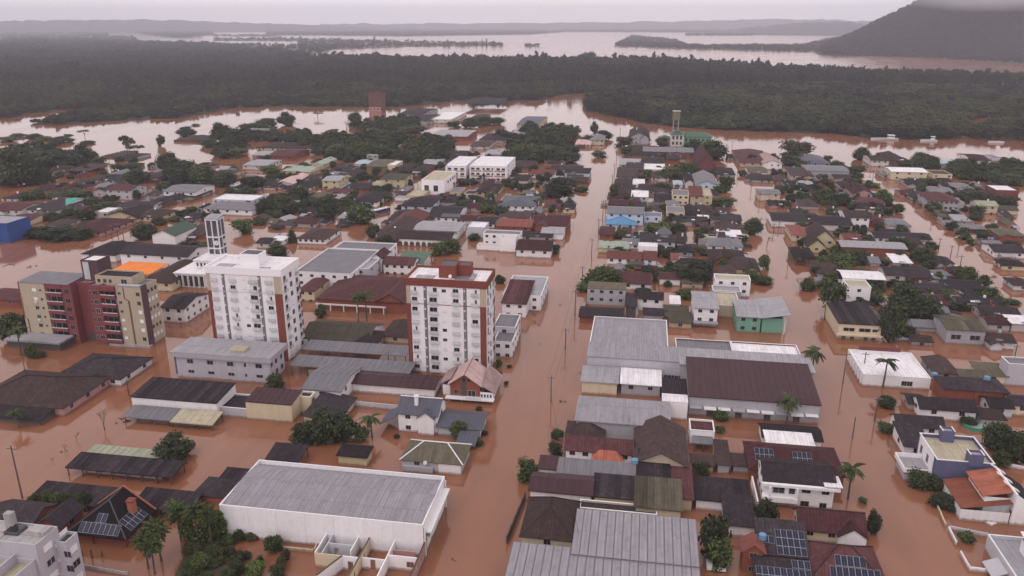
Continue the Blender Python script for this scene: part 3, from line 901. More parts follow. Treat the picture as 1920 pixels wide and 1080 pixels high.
def frond_mesh():
    b = MB()
    rg = random.Random(4)
    n = 9
    for k in range(n):
        t0, t1 = k / n, (k + 1) / n
        def sp(t): return Vector((t * .95, 0, .42 * t - .75 * t * t))
        p, q = sp(t0), sp(t1)
        wd = .20 * math.sin(math.pi * min(1, .18 + t0 * .8))
        for s in (-1, 1):
            mid = (p + q) / 2
            b.face([p, q, q + Vector((.10, s * wd, -.10)), mid + Vector((.02, s * wd * 1.05, -.11))] if s < 0 else [p, mid + Vector((.02, s * wd * 1.05, -.11)), q + Vector((.10, s * wd, -.10)), q])
    return b
_fm = frond_mesh().mesh('frond', M['leaf_palm'])
_a = _fm.attributes.new('tint', 'FLOAT', 'FACE'); _a.data.foreach_set('value', [random.uniform(.1, .9) for _ in _fm.polygons])
ME_FROND = _fm
def palm_trunk(h, r=.22):
    b = MB()
    b.tube([(0, 0, -1), (.1, 0, h * .4), (.15, .05, h)], [r * 1.2, r, r * .75], 7)
    return b

TREE_WORDS = {'dome': 'rounded leafy tree', 'clump': 'ragged bushy tree', 'umbrella': 'flat topped thin trunked tree', 'conifer': 'dark pointed conifer', 'column': 'narrow upright tree',
              'bare': 'leafless bare tree', 'palm': 'palm tree', 'fan': 'shaggy fan palm', 'bush': 'low rounded bush'}
TINT_WORDS = {'': 'green', 'd': 'dark green', 'l': 'bright green', 'o': 'olive green'}
def tree(px, ytop, ybase, wpx, kind='dome', tint='', label=None, name=None):
    """tree standing in the water at (px, ybase), its top at row ytop, wpx columns wide"""
    p = at(px, ybase, 0)
    wm = wpx * (Vector(p) - CAMP).dot(cF) / FPX
    p.y += wm * .22 if kind not in ('palm', 'fan', 'bare', 'umbrella') else 0
    p = Vector((p.x, p.y, 0))
    h = max(z_at(ytop, p.x, p.y), wm * .3)
    if kind in ('dome', 'clump', 'bush', 'column', 'conifer'):
        h = max(1.0, (h - wm * .10))
    nm = name or {'bush': 'bush', 'palm': 'palm_tree', 'fan': 'fan_palm', 'bare': 'bare_tree', 'conifer': 'conifer'}.get(kind, 'tree')
    cat = {'bush': 'bush', 'palm': 'palm', 'fan': 'palm'}.get(kind, 'tree')
    rz = random.uniform(0, 6.28)
    t = thing(nm, label, cat, (p.x, p.y, 0), rz)
    if kind == 'palm':
        hh = h - wm * .12
        palm_trunk(hh, max(.16, wm * .035)).build('trunk', M['bark'], t)
        n = 15
        for k in range(n):
            th = 2 * math.pi * k / n + random.uniform(-.2, .2)
            o = link('frond', ME_FROND, t, (.15, .05, hh), (0, random.uniform(-.55, .5), th), (wm * .52,) * 3)
    elif kind == 'fan':
        hh = h - wm * .34
        palm_trunk(hh, max(.18, wm * .03)).build('trunk', M['bark'], t)
        link('crown', CROWN['domel'][0], t, (.15, .05, hh - wm * .42), None, (wm * .82, wm * .82, wm * .72))
        for k in range(52):
            o = link('frond', ME_FROND, t, (.15, .05, hh), (0, random.uniform(-1.25, .85), 2.4 * k), (wm * random.uniform(.42, .56),) * 3)
    elif kind == 'bare':
        link('branches', random.choice(BARE), t, (0, 0, 0), None, (wm * .8, wm * .8, h * .75))
    else:
        key = ('dome' if wpx % 4 else 'clump') if kind == 'bush' else kind
        ck = key + tint if key in ('dome', 'clump') else key
        me = random.choice(CROWN[ck])
        link('crown', me, t, (0, 0, -.12 * h if kind not in ('umbrella',) else 0), None, (wm * 1.0, wm * 1.0, h * (1.12 if kind != 'umbrella' else 1.05)))
        if kind == 'umbrella':
            link('trunk', random.choice(TRUNK_TALL), t, None, None, (wm, wm, h))
        elif kind != 'bush':
            link('trunk', random.choice(TRUNK), t, None, None, (wm, wm, h))
    cx, cy = to_px((p.x, p.y, h * .6))
    if label is None:
        ph = (TINT_WORDS[tint] + ' ' if key_has_tint(kind) else '') + TREE_WORDS[kind]
        AUTO.append((t, ph, cx, cy))
        t['group'] = 'trees standing in the flood' if kind != 'bush' else 'bushes standing in the flood'
    return t
def key_has_tint(kind): return kind in ('dome', 'clump', 'bush')

# ------------------------------------------------------------------ the forest (reads as one mass)
def inpoly(px, py, poly):
    x, y = px, py
    c = np.zeros(len(x), bool)
    n = len(poly)
    for i in range(n):
        x1, y1 = poly[i]; x2, y2 = poly[(i + 1) % n]
        cond = ((y1 > y) != (y2 > y))
        with np.errstate(divide='ignore', invalid='ignore'):
            c ^= cond & (x < (x2 - x1) * (y - y1) / (y2 - y1 + 1e-12) + x1)
    return c
def np_px(P):
    V = P - np.array([0, 0, CAM_H])
    f = V @ np.array(cF)
    return 960 + FPX * (V @ np.array(cR)) / f, 540 - FPX * (V @ np.array(cU)) / f

def forest_points(poly, spacing, hfun, thin=1.0, seed=1):
    rg = np.random.default_rng(seed)
    C = np.array([list(at(x, y, 0)) for x, y in poly])
    x0, y0 = C[:, 0].min(), C[:, 1].min(); x1, y1 = C[:, 0].max(), C[:, 1].max()
    out = []
    # distance bands, spacing grows with distance
    ys = y0
    while ys < y1:
        s = spacing(ys)
        dy = min(max(s * 6, 60), y1 - ys + 1)
        n = int((x1 - x0) * dy / (s * s) * thin)
        P = np.stack([rg.uniform(x0, x1, n), rg.uniform(ys, ys + dy, n), np.zeros(n)], 1)
        px, py = np_px(P)
        k = inpoly(px, py, poly) & (px > -140) & (px < 2060)
        P, px, py = P[k], px[k], py[k]
        if len(P):
            h, wd = hfun(P, px, py, s, rg)
            out.append(np.concatenate([P, h[:, None], wd[:, None]], 1))
        ys += dy
    return np.concatenate(out) if out else np.zeros((0, 5))

def instance_group(srcs):
    g = bpy.data.node_groups.new('tree_scatter', 'GeometryNodeTree')
    g.interface.new_socket('Geometry', in_out='INPUT', socket_type='NodeSocketGeometry')
    g.interface.new_socket('Geometry', in_out='OUTPUT', socket_type='NodeSocketGeometry')
    gi, go = g.nodes.new('NodeGroupInput'), g.nodes.new('NodeGroupOutput')
    jn = g.nodes.new('GeometryNodeJoinGeometry')
    def named(nm, typ):
        n = g.nodes.new('GeometryNodeInputNamedAttribute'); n.data_type = typ; n.inputs['Name'].default_value = nm
        return n.outputs['Attribute']
    sc, rt, kd = named('sc', 'FLOAT_VECTOR'), named('rt', 'FLOAT_VECTOR'), named('kind', 'INT')
    for k, s in enumerate(srcs):
        oi = g.nodes.new('GeometryNodeObjectInfo'); oi.inputs['Object'].default_value = s; oi.inputs['As Instance'].default_value = True
        cp = g.nodes.new('FunctionNodeCompare'); cp.data_type = 'INT'; cp.operation = 'EQUAL'
        g.links.new(kd, cp.inputs[2]); cp.inputs[3].default_value = k
        ip = g.nodes.new('GeometryNodeInstanceOnPoints')
        g.links.new(gi.outputs[0], ip.inputs['Points']); g.links.new(cp.outputs[0], ip.inputs['Selection'])
        g.links.new(oi.outputs['Geometry'], ip.inputs['Instance'])
        g.links.new(sc, ip.inputs['Scale'])
        eu = g.nodes.new('FunctionNodeEulerToRotation'); g.links.new(rt, eu.inputs[0]); g.links.new(eu.outputs[0], ip.inputs['Rotation'])
        g.links.new(ip.outputs[0], jn.inputs[0])
    g.links.new(jn.outputs[0], go.inputs[0])
    return g
SRC = []
def src(me):
    SRC.append(bpy.data.objects.new('canopy_source', me))
for s, mt in ((51, 'leaf_f'), (52, 'leaf_fd'), (53, 'leaf_fo')):
    src(crown_mesh('canopy', lobes_clumpy(s, 7), 260, .085, [M[mt], M['core']], s, hollow=.7, csub=1, spread=.12))
for s, mt in ((54, 'leaf_fd'), (55, 'leaf_f')):
    me = crown_mesh('tall_canopy', [(.12 * math.sin(k * 2.4 + s), .12 * math.cos(k * 2.4 + s), .45 + .085 * k, .25 - .012 * k, .25 - .012 * k, .11) for k in range(6)] + [(0, 0, .25, .07, .07, .22)], 260, .075, [M[mt], M['core']], s, hollow=.6, csub=1, spread=.12)
    src(me)
src(bare_mesh(17))
for s, mt in ((58, 'leaf'), (59, 'leaf_dark')):
    src(crown_mesh('canopy', lobes_dome(s, 8), 480, .055, [M[mt], M['core']], s, hollow=.72, csub=1, spread=.15))
src(crown_mesh('canopy', lobes_dome(60, 8), 480, .055, [M['leaf_olive'], M['core']], 60, hollow=.72, csub=1, spread=.15))
src(crown_mesh('canopy', lobes_dome(61, 8), 480, .055, [M['leaf_f'], M['core']], 61, hollow=.72, csub=1, spread=.15))
SCATTER = instance_group(SRC)

def scatter(name, A, label, kinds, kind_p=None, seed=3):
    rg = np.random.default_rng(seed)
    n = len(A)
    me = bpy.data.meshes.new(name)
    me.vertices.add(n)
    me.vertices.foreach_set('co', A[:, :3].astype(np.float32).ravel())
    S = np.stack([A[:, 4], A[:, 4], A[:, 3]], 1).astype(np.float32)
    a = me.attributes.new('sc', 'FLOAT_VECTOR', 'POINT'); a.data.foreach_set('vector', S.ravel())
    R = np.zeros((n, 3), np.float32); R[:, 2] = rg.uniform(0, 6.28, n)
    a = me.attributes.new('rt', 'FLOAT_VECTOR', 'POINT'); a.data.foreach_set('vector', R.ravel())
    a = me.attributes.new('kind', 'INT', 'POINT'); a.data.foreach_set('value', (kinds(A, rg) if callable(kinds) else rg.choice(kinds, n, p=kind_p)).astype(np.int32))
    o = bpy.data.objects.new(name, me); COL.objects.link(o)
    md = o.modifiers.new('scatter', 'NODES'); md.node_group = SCATTER
    return tag(o, label, kind='stuff')

def vnoise(P, s):
    return np.array([mnoise.noise(Vector((p[0] / s, p[1] / s, 3.7))) for p in P])

def h_main(P, px, py, s, rg):
    nz = vnoise(P, 90)
    base = np.interp(py, [80, 118, 128, 150, 164, 172, 200, 232], [19, 22, 23, 20, 15, 10, 7.5, 5.0])
    base = np.where((px > 960) & (py < 167), np.interp(px, [960, 1200, 1450, 1900], [25, 24, 19, 17]), base)
    base = np.where((px < 620) & (py < 118), 15 + 6 * nz, base)
    base = np.where((px < 600) & (py > 118) & (py < 172), 16 + 5 * nz, base)
    h = base * (1 + .22 * nz) * rg.uniform(.72, 1.12, len(P)) * np.where(rg.random(len(P)) < .03, 1.3, 1)
    w_ = np.clip(h * .55, s * 1.1, 40) * rg.uniform(.8, 1.35, len(P))
    w_ = np.where((px > 960) & (py < 167), w_ * .8, w_)
    return h, w_
def kind_main(A, rg):
    px, py = np_px(A[:, :3] * np.array([1, 1, 0]))
    n = len(A)
    nz = vnoise(A, 70) + .5 * vnoise(A, 23)
    k = np.where(nz + rg.normal(size=n) * .18 > .05, 0, 1)
    k = np.where(nz + rg.normal(size=n) * .15 > .45, 2, k)
    tall = (py < 167) & (px > 560) | (py < 150) & (nz < .1)
    k = np.where(tall & (k < 2), np.where(nz > -.1, 4, 3), k)
    low = (py > 168)
    k = np.where(low, kind_low(A, rg), k)
    return k
def kind_low(A, rg):
    n = len(A)
    nz = vnoise(A, 75) + .6 * vnoise(A, 24)
    k = np.where(nz + rg.normal(size=n) * .2 > 0, 9, 1)
    k = np.where(nz + rg.normal(size=n) * .2 > .16, 6, k)
    k = np.where(nz + rg.normal(size=n) * .2 < -.42, 0, k)
    k = np.where(vnoise(A + 500., 60) + rg.normal(size=n) * .15 > .42, 8, k)
    return np.where(rg.random(n) < .03, 5, k)
SPACE = lambda y: float(np.interp(y, [600, 900, 1400, 2500, 4500], [6.5, 7.8, 9.2, 15, 26]))
FA = forest_points(FOREST_A, SPACE, h_main, 1.15, 1)
scatter('forest', FA, 'broad dark forest between the town and the lake', kind_main)
def h_b(P, px, py, s, rg):
    nz = vnoise(P, 60)
    h = np.interp(py, [166, 200, 262], [10.5, 9, 7.5]) * (1 + .35 * nz) * rg.uniform(.65, 1.3, len(P))
    return h, np.clip(h * 1.25, s * 1.35, 40) * rg.uniform(.75, 1.45, len(P))
FB = forest_points(FOREST_B, SPACE, h_b, 1.15, 2)
scatter('forest', FB, 'forest on the right bank of the channel below the row of tall trees', kind_low)
FOREST_C = [(1790, 262), (2150, 270), (2150, 206), (1885, 210), (1872, 226), (1850, 240)]
FC = forest_points(FOREST_C, SPACE, h_b, .42, 12)
scatter('forest', FC, 'broken flooded woodland near the right edge', kind_low, None, 13)
def h_grove(P, px, py, s, rg):
    nz = vnoise(P, 30)
    h = 8.5 * (1 + .3 * nz) * rg.uniform(.7, 1.25, len(P)) * np.interp(py, [230, 400, 650], [1, .9, .75])
    return h, h * rg.uniform(.95, 1.5, len(P))
def kind_grove(A, rg):
    nz = vnoise(A, 22)
    return np.where(nz + rg.normal(size=len(A)) * .25 > -.05, 6, np.where(rg.random(len(A)) < .6, 7, 0))
GROVES = [('grove of garden trees left of the top of the main street', [(960, 262), (985, 248), (1085, 248), (1072, 264), (1066, 298), (1046, 310), (990, 308), (955, 295)], .8),
          ('long grove of trees behind the yellow warehouse', [(560, 270), (640, 260), (700, 264), (800, 262), (852, 272), (838, 303), (760, 310), (722, 292), (640, 300), (600, 298)], .75),
          ('small grove in front of the old brick tower', [(655, 240), (700, 250), (780, 246), (795, 234), (740, 229), (690, 236)], .8),
          ('dark grove standing in the water at the far left', [(-20, 300), (40, 284), (150, 292), (165, 308), (112, 316), (66, 338), (-20, 350)], .8),
          ('strip of trees along the water left of centre', [(400, 290), (440, 258), (520, 252), (600, 260), (560, 266), (436, 268), (468, 276), (420, 298)], .7),
          ('grove between the houses near the right edge', [(1800, 318), (1925, 320), (1925, 343), (1850, 340), (1795, 330)], .9),
          ('grove behind the charcoal roof corner building', [(1672, 580), (1700, 566), (1730, 572), (1720, 636), (1672, 638)], .8),
          ('grove among the houses left of centre', [(306, 344), (345, 326), (436, 332), (430, 346), (372, 350)], .8)]
for k, (lb, poly, th) in enumerate(GROVES):
    scatter('grove', forest_points(poly, lambda y: 6.6, h_grove, th, 40 + k), lb, kind_grove, None, 60 + k)
def h_far(P, px, py, s, rg):
    nz = vnoise(P, 160)
    h = 11 * (1 + .5 * nz) * rg.uniform(.6, 1.3, len(P))
    return h, np.clip(h * 1.1, s * .9, 60)
for poly, th, lb, sd_ in ((LAND_C, .22, 'sparse trees on the island field in the lake', 3), (LAND_D, .8, 'far woods along the left shore of the lake', 4),
                          (LAND_E, .8, 'woods on the low land below the hill', 5), (LAND_F, .24, 'distant woods beyond the forest on the left', 6), (LAND_H, .8, 'woods between the far left pools', 8), (LAND_I, .2, 'scattered trees between two far pools', 9), (LAND_J, .2, 'scattered trees on the thin far strip', 10), (LAND_K, .4, 'trees on the far spit', 11), (LAND_L, .9, 'scrub on the islet in the lake', 12), (LAND_G, .8, 'farthest woods across the lake', 7)):
    FF = forest_points(poly, lambda y: float(np.interp(y, [1500, 3000, 6000, 14000], [11, 18, 34, 80])), h_far, th, sd_)
    scatter('distant_wood', FF, lb, [0, 1, 3], [.4, .4, .2], sd_)

# ------------------------------------------------------------------ hills
M['hill'] = surf('hill_forest', (.011, .013, .013), vary=.6, streak=0, dirt=.5, scale=.012, hue_rand=0)
def along(px):
    """level direction towards the horizon at photograph column px"""
    h = Vector((cF.x, cF.y, 0)).normalized()
    return (h + cR * ((px - 960) / FPX * math.cos(PITCH))).normalized()
def ridge_mesh(name, pts, depth, label, zmul=1.0, seed=0):
    """a rolling ridge: list of (pixel x, pixel row of the crest), standing at the given distance"""
    b = MB()
    n = 160
    xs = np.linspace(pts[0][0], pts[-1][0], n)
    yy = np.interp(xs, [p[0] for p in pts], [p[1] for p in pts])
    rows = []
    for k in range(n):
        d = along(xs[k])
        c = CAMP + d * depth; 
        zc = z_at(yy[k], c.x, c.y) + depth * (.0016 * mnoise.noise(Vector((k * .22, seed, 0))) + .0012 * mnoise.noise(Vector((k * .6, seed, 5))) + .0007 * mnoise.noise(Vector((k * 1.7, seed, 9))))
        zc = max(zc, 4)
        prof = [(-.16, -3), (-.09, zc * .35), (-.04, zc * .8), (0, zc), (.06, zc * .7), (.14, -3)]
        rows.append([(c.x + d.x * depth * q, c.y + d.y * depth * q, zz) for q, zz in prof])
    for k in range(n - 1):
        for j in range(5):
            b.face([rows[k][j], rows[k + 1][j], rows[k + 1][j + 1], rows[k][j + 1]])
    o = b.build(name, M['hill'], smooth=True)
    return tag(o, label, kind='structure')
ridge_mesh('hills', [(-400, 40), (-100, 41), (150, 37), (300, 37), (420, 41), (560, 46), (700, 51), (860, 54)], 10200, 'low hazy hills along the left horizon', seed=1)
ridge_mesh('hills', [(600, 45), (900, 43.5), (1200, 41), (1340, 38), (1420, 36), (1560, 37), (1700, 40), (1900, 42), (2300, 40)], 12400, 'farthest pale hills on the horizon', seed=2)
ridge_mesh('hills', [(1330, 60), (1420, 50), (1480, 44), (1530, 41), (1590, 41), (1650, 46), (1760, 50), (2000, 48)], 7800, 'hazy hill to the left of the big hill', seed=3)

def big_hill():
    b = MB()
    nx, ny = 90, 46
    V = []
    ctr = at(1960, 100, 0)
    rx, ry = 900., 1500.
    # crest profile as seen: rises from (1560, 66) to (1735, 0) and on
    prof_x = [1530, 1590, 1630, 1670, 1705, 1735, 1800, 1900, 2050, 2300]
    prof_y = [97, 74, 54, 32, 14, -2, -26, -36, -30, -10]
    D0, D1 = 2620., 4600.
    for i in range(nx):
        px = 1500 + (2300 - 1500) * i / (nx - 1)
        row = []
        d = along(px)
        Dc = 3300.
        c = CAMP + d * Dc
        zc = z_at(float(np.interp(px, prof_x, prof_y)), c.x, c.y)
        for j in range(ny):
            t = j / (ny - 1)
            D = D0 + (D1 - D0) * t
            u = (D - D0) / (Dc - D0) if D < Dc else 1 - (D - Dc) / (D1 - Dc)
            u = max(0, min(1, u))
            s = u * u * (3 - 2 * u) * .55 + u * .45
            p = CAMP + d * D
            q = Vector((p.x / 420, p.y / 420, 1))
            z = max(0, zc) * s * (1 + .16 * mnoise.noise(q) * (1 - s)) + (26 * mnoise.noise(q * 2.7) + 16 * mnoise.noise(q * 6)) * min(1, u * 3) * (1 - s * .75) * max(0, min(1, zc / 80)) - 2 * (u < .02)
            row.append((p.x, p.y, z))
        V.append(row)
    for i in range(nx - 1):
        for j in range(ny - 1):
            b.face([V[i][j], V[i + 1][j], V[i + 1][j + 1], V[i][j + 1]])
    tag(b.build('hill', M['hill'], smooth=True), 'big forested hill at the right with its top in mist', kind='structure')
    # trees over it
    rg = np.random.default_rng(9)
    n = 22000
    W = np.array(V)
    fi = rg.uniform(0, nx - 1.001, n); fj = rg.uniform(0, (ny - 1) * .62, n)
    i0, j0 = fi.astype(int), fj.astype(int)
    a, c = (fi - i0)[:, None], (fj - j0)[:, None]
    P = W[i0, j0] * (1 - a) * (1 - c) + W[i0 + 1, j0] * a * (1 - c) + W[i0, j0 + 1] * (1 - a) * c + W[i0 + 1, j0 + 1] * a * c
    px, py = np_px(P)
    k = (px > 1500) & (px < 2000) & (P[:, 2] > 1)
    P = P[k]
    P[:, 2] -= 2
    h = rg.uniform(9, 22, len(P)); wd = rg.uniform(12, 24, len(P))
    scatter('hillside_forest', np.concatenate([P, h[:, None], wd[:, None]], 1), 'forest covering the big hill at the right', [1, 3, 0], [.55, .3, .15], 10)
big_hill()
# ================================================================== large buildings
def lm(short, p):
    px, py = to_px(p)
    LANDMARKS.append((short, px, py))

def shutter(t, F, a, z, w, h, off=0.):
    return put_on(t, F, a, z, 'shutter', ME_SHUT, w, h, off)
def balcony(t, F, a, z, w):
    return put_on(t, F, a, z, 'balcony', ME_BALC, w, 1.0)
def split_window(t, F, a, z, w, h):
    """half shuttered, half open"""
    s = shutter(t, F, a - w * .25, z, w * .5, h)
    put_on(t, F, a + w * .25, z, 'window', ME_FRAME, w * .5, h)
    put_on(t, F, a + w * .25, z, 'pane', ME_PANE, w * .5, h)

def tower(label, short, x0, x1, y0, y1, z, cols, strips, corner, band, penthouses, seed, side_n=3):
    rg = random.Random(seed)
    c = ((x0 + x1) / 2, (y0 + y1) / 2, 0)
    t = thing('apartment_tower', label, 'apartment tower', c, 0, 'white apartment towers')
    lm(short, (c[0], c[1], z * .6))
    X0, X1, Y0, Y1 = x0 - c[0], x1 - c[0], y0 - c[1], y1 - c[1]
    wall_part(t, 'f', X0, X1, Y0, Y1, z - 2.2, 0, 'tower')
    # parapet band standing proud of the facade
    b = MB(); e = .22
    for q in ((X0 - e, X1 + e, Y0 - e, Y0 + .1), (X0 - e, X1 + e, Y1 - .1, Y1 + e), (X0 - e, X0 + .1, Y0 + .1, Y1 - .1), (X1 - .1, X1 + e, Y0 + .1, Y1 - .1)):
        b.box(*q, z - 2.15, z)
    b.build('parapet', M['w_' + band], t)
    deck = MB().box(X0 + .12, X1 - .12, Y0 + .12, Y1 - .12, z - .9, z - .62).build('roof', M['r_white'] if band == 'tower' else M['r_white'], t)
    for (dx, dy, sx, sy, zz) in ((2.2, 1.6, 5.0, 3.0, .02), (X1 - X0 - 7.5, 1.2, 3.2, 2.0, .02)):
        MB().box(X0 + dx, X0 + dx + sx, Y0 + dy, Y0 + dy + sy, z - .60, z - .45).build('roof_pad', M['concrete'], deck)
    for (a, w_) in strips:      # service shafts between the bays, laid as dark mottled strips on the facade
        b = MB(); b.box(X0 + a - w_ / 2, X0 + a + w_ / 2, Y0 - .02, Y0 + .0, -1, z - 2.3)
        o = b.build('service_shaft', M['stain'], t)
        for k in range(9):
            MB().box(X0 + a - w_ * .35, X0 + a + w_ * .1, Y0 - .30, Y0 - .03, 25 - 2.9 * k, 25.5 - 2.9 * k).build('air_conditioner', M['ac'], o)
    F = face_of(X0, X1, Y0, Y1, 'front')
    for (a0, a1) in corner:     # corner panels: sand coloured for the two top floors, terracotta below
        MB().box(X0 + a0, X0 + a1, Y0 - .07, Y0 - .0, 20.9, z - 2.2).build('corner_panel', M['w_beige'], t)
        MB().box(X0 + a0, X0 + a1, Y0 - .09, Y0 - .0, -1, 20.85).build('corner_panel', M['w_terracotta'], t)
    MB().box(X0 + corner[0][1], X0 + corner[-1][0], Y0 - .045, Y0, 20.75, 20.95).build('string_course', M['w_terracotta'] if band != 'tower' else M['w_lgrey'], t)
    for k in range(9):
        zc = 25.0 - 2.9 * k
        for (a, w_, kind) in cols:
            r = rg.random()
            if kind == 'door':
                if r < .5:
                    window(t, F, a, zc - .15, w_, 1.9)
                elif r < .75:
                    split_window(t, F, a, zc - .15, w_, 1.9)
                else:
                    shutter(t, F, a, zc - .15, w_, 1.9)
                balcony(t, F, a, zc - 1.15, w_ * 1.12)
            elif kind == 'bal':
                if r < .62: shutter(t, F, a, zc, w_, 1.5)
                elif r < .86: split_window(t, F, a, zc, w_ * .55, 1.4)
                else: window(t, F, a, zc, w_ * .8, 1.4)
                balcony(t, F, a, zc - 1.05, w_)
            else:
                if r < .72: shutter(t, F, a, zc, w_, .9)
                else: window(t, F, a, zc, w_, .9)
    F = face_of(X0, X1, Y0, Y1, 'right')
    for k in range(9):
        zc = 25.0 - 2.9 * k
        for j in range(side_n):
            a = F[2] * (j + .5) / side_n
            if rg.random() < .7:
                window(t, F, a, zc, 1.5, 1.5)
            else:
                shutter(t, F, a, zc, 1.5, 1.5)
            if j != 1: balcony(t, F, a, zc - 1.05, 1.7)
    MB().box(X1, X1 + .10, Y0 + F[2] * .93, Y1 - .0, -1, 20.85).build('corner_panel', M['w_terracotta'], t)
    MB().box(X0 - .10, X0, Y0 + .0, Y0 + 1.2, -1, 20.85).build('corner_panel', M['w_terracotta'], t)
    F = face_of(X0, X1, Y0, Y1, 'left')
    for k in range(9):
        for j in range(2): window(t, F, F[2] * (j + .5) / 2, 25 - 2.9 * k, 1.4, 1.4)
    for (a0, a1, d0, d1, h, wc, rc) in penthouses:
        wl = wall_part(t, 'f', X0 + a0, X0 + a1, Y0 + d0, Y0 + d1, z - .6 + h, 0, wc, z - .7, 'penthouse')
        MB().box(X0 + a0 + .21, X0 + a1 - .21, Y0 + d0 + .21, Y0 + d1 - .21, z - .9 + h, z - .75 + h).build('penthouse_roof', M['r_' + rc], wl)
    return t, X0, X1, Y0, Y1

t, X0, X1, Y0, Y1 = tower('white apartment tower with dark red parapet and red rooftop block, right of the two', 'the red topped white tower', -62.6, -40.0, 201.0, 213.0, 28.3,
    [(2.3, 1.9, 'bal'), (7.6, 2.2, 'door'), (10.7, 1.2, 'small'), (14.0, 2.0, 'bal'), (19.4, 2.0, 'bal')], [(5.4, .95), (16.6, 1.0)], [(0.0, 1.2), (20.8, 22.55)], 'terracotta',
    [(8.6, 13.4, 3.2, 8.6, 3.6, 'terracotta', 'bluegrey'), (13.45, 17.0, 5.6, 9.5, 3.2, 'terracotta', 'bluegrey')], 5)
MB().tube([(X0 + 12.2, Y0 + 2.0, 27.6), (X0 + 12.2, Y0 + 2.0, 28.3)], [.06, .06], 5).build('dish_post', M['rail'], t)
b = MB(); b.tube([(X0 + 12.2, Y0 + 2.0, 28.3), (X0 + 12.2, Y0 + 1.7, 28.7), (X0 + 12.2, Y0 + 1.5, 28.8)], [.1, .45, .5], 10); b.build('satellite_dish', M['dish'], t)
b = MB()
for k in range(4): b.box(X0 + 17.4, X0 + 18.6, Y0 + 2.0 + k * 1.3, Y0 + 3.0 + k * 1.3, 27.66, 28.2)
b.build('roof_equipment', M['concrete'], t)
MB().box(X0 + 13.2, X0 + 17.3, Y0 + 2.2, Y0 + 4.6, 27.66, 28.0).build('roof_hatch', M['r_grey'], t)

t, X0, X1, Y0, Y1 = tower('white apartment tower with stained white parapet and white rooftop block, behind the grey office', 'the white topped tower', -123.0, -99.9, 202.4, 214.4, 28.3,
    [(2.3, 1.9, 'bal'), (8.0, 2.0, 'bal'), (11.6, 1.2, 'small'), (14.3, 2.2, 'door'), (19.2, 2.0, 'bal')], [(5.2, .95), (16.3, 1.0)], [(0.0, 1.1), (20.7, 23.05)], 'tower',
    [(8.8, 14.6, 4.2, 9.2, 3.4, 'tower', 'bluegrey'), (7.2, 8.75, 5.0, 6.5, 1.9, 'tower', 'lgrey')], 9)
b = MB()
for (p, q) in (((X0 + 4, Y0 + 9, 27.6), (X0 + 4, Y0 + 9, 30.6)), ((X0 + 12, Y0 + 7, 31.2), (X0 + 12, Y0 + 7, 34))):
    b.tube([p, q], [.05, .03], 5)
b.build('antenna', M['rail'], t)

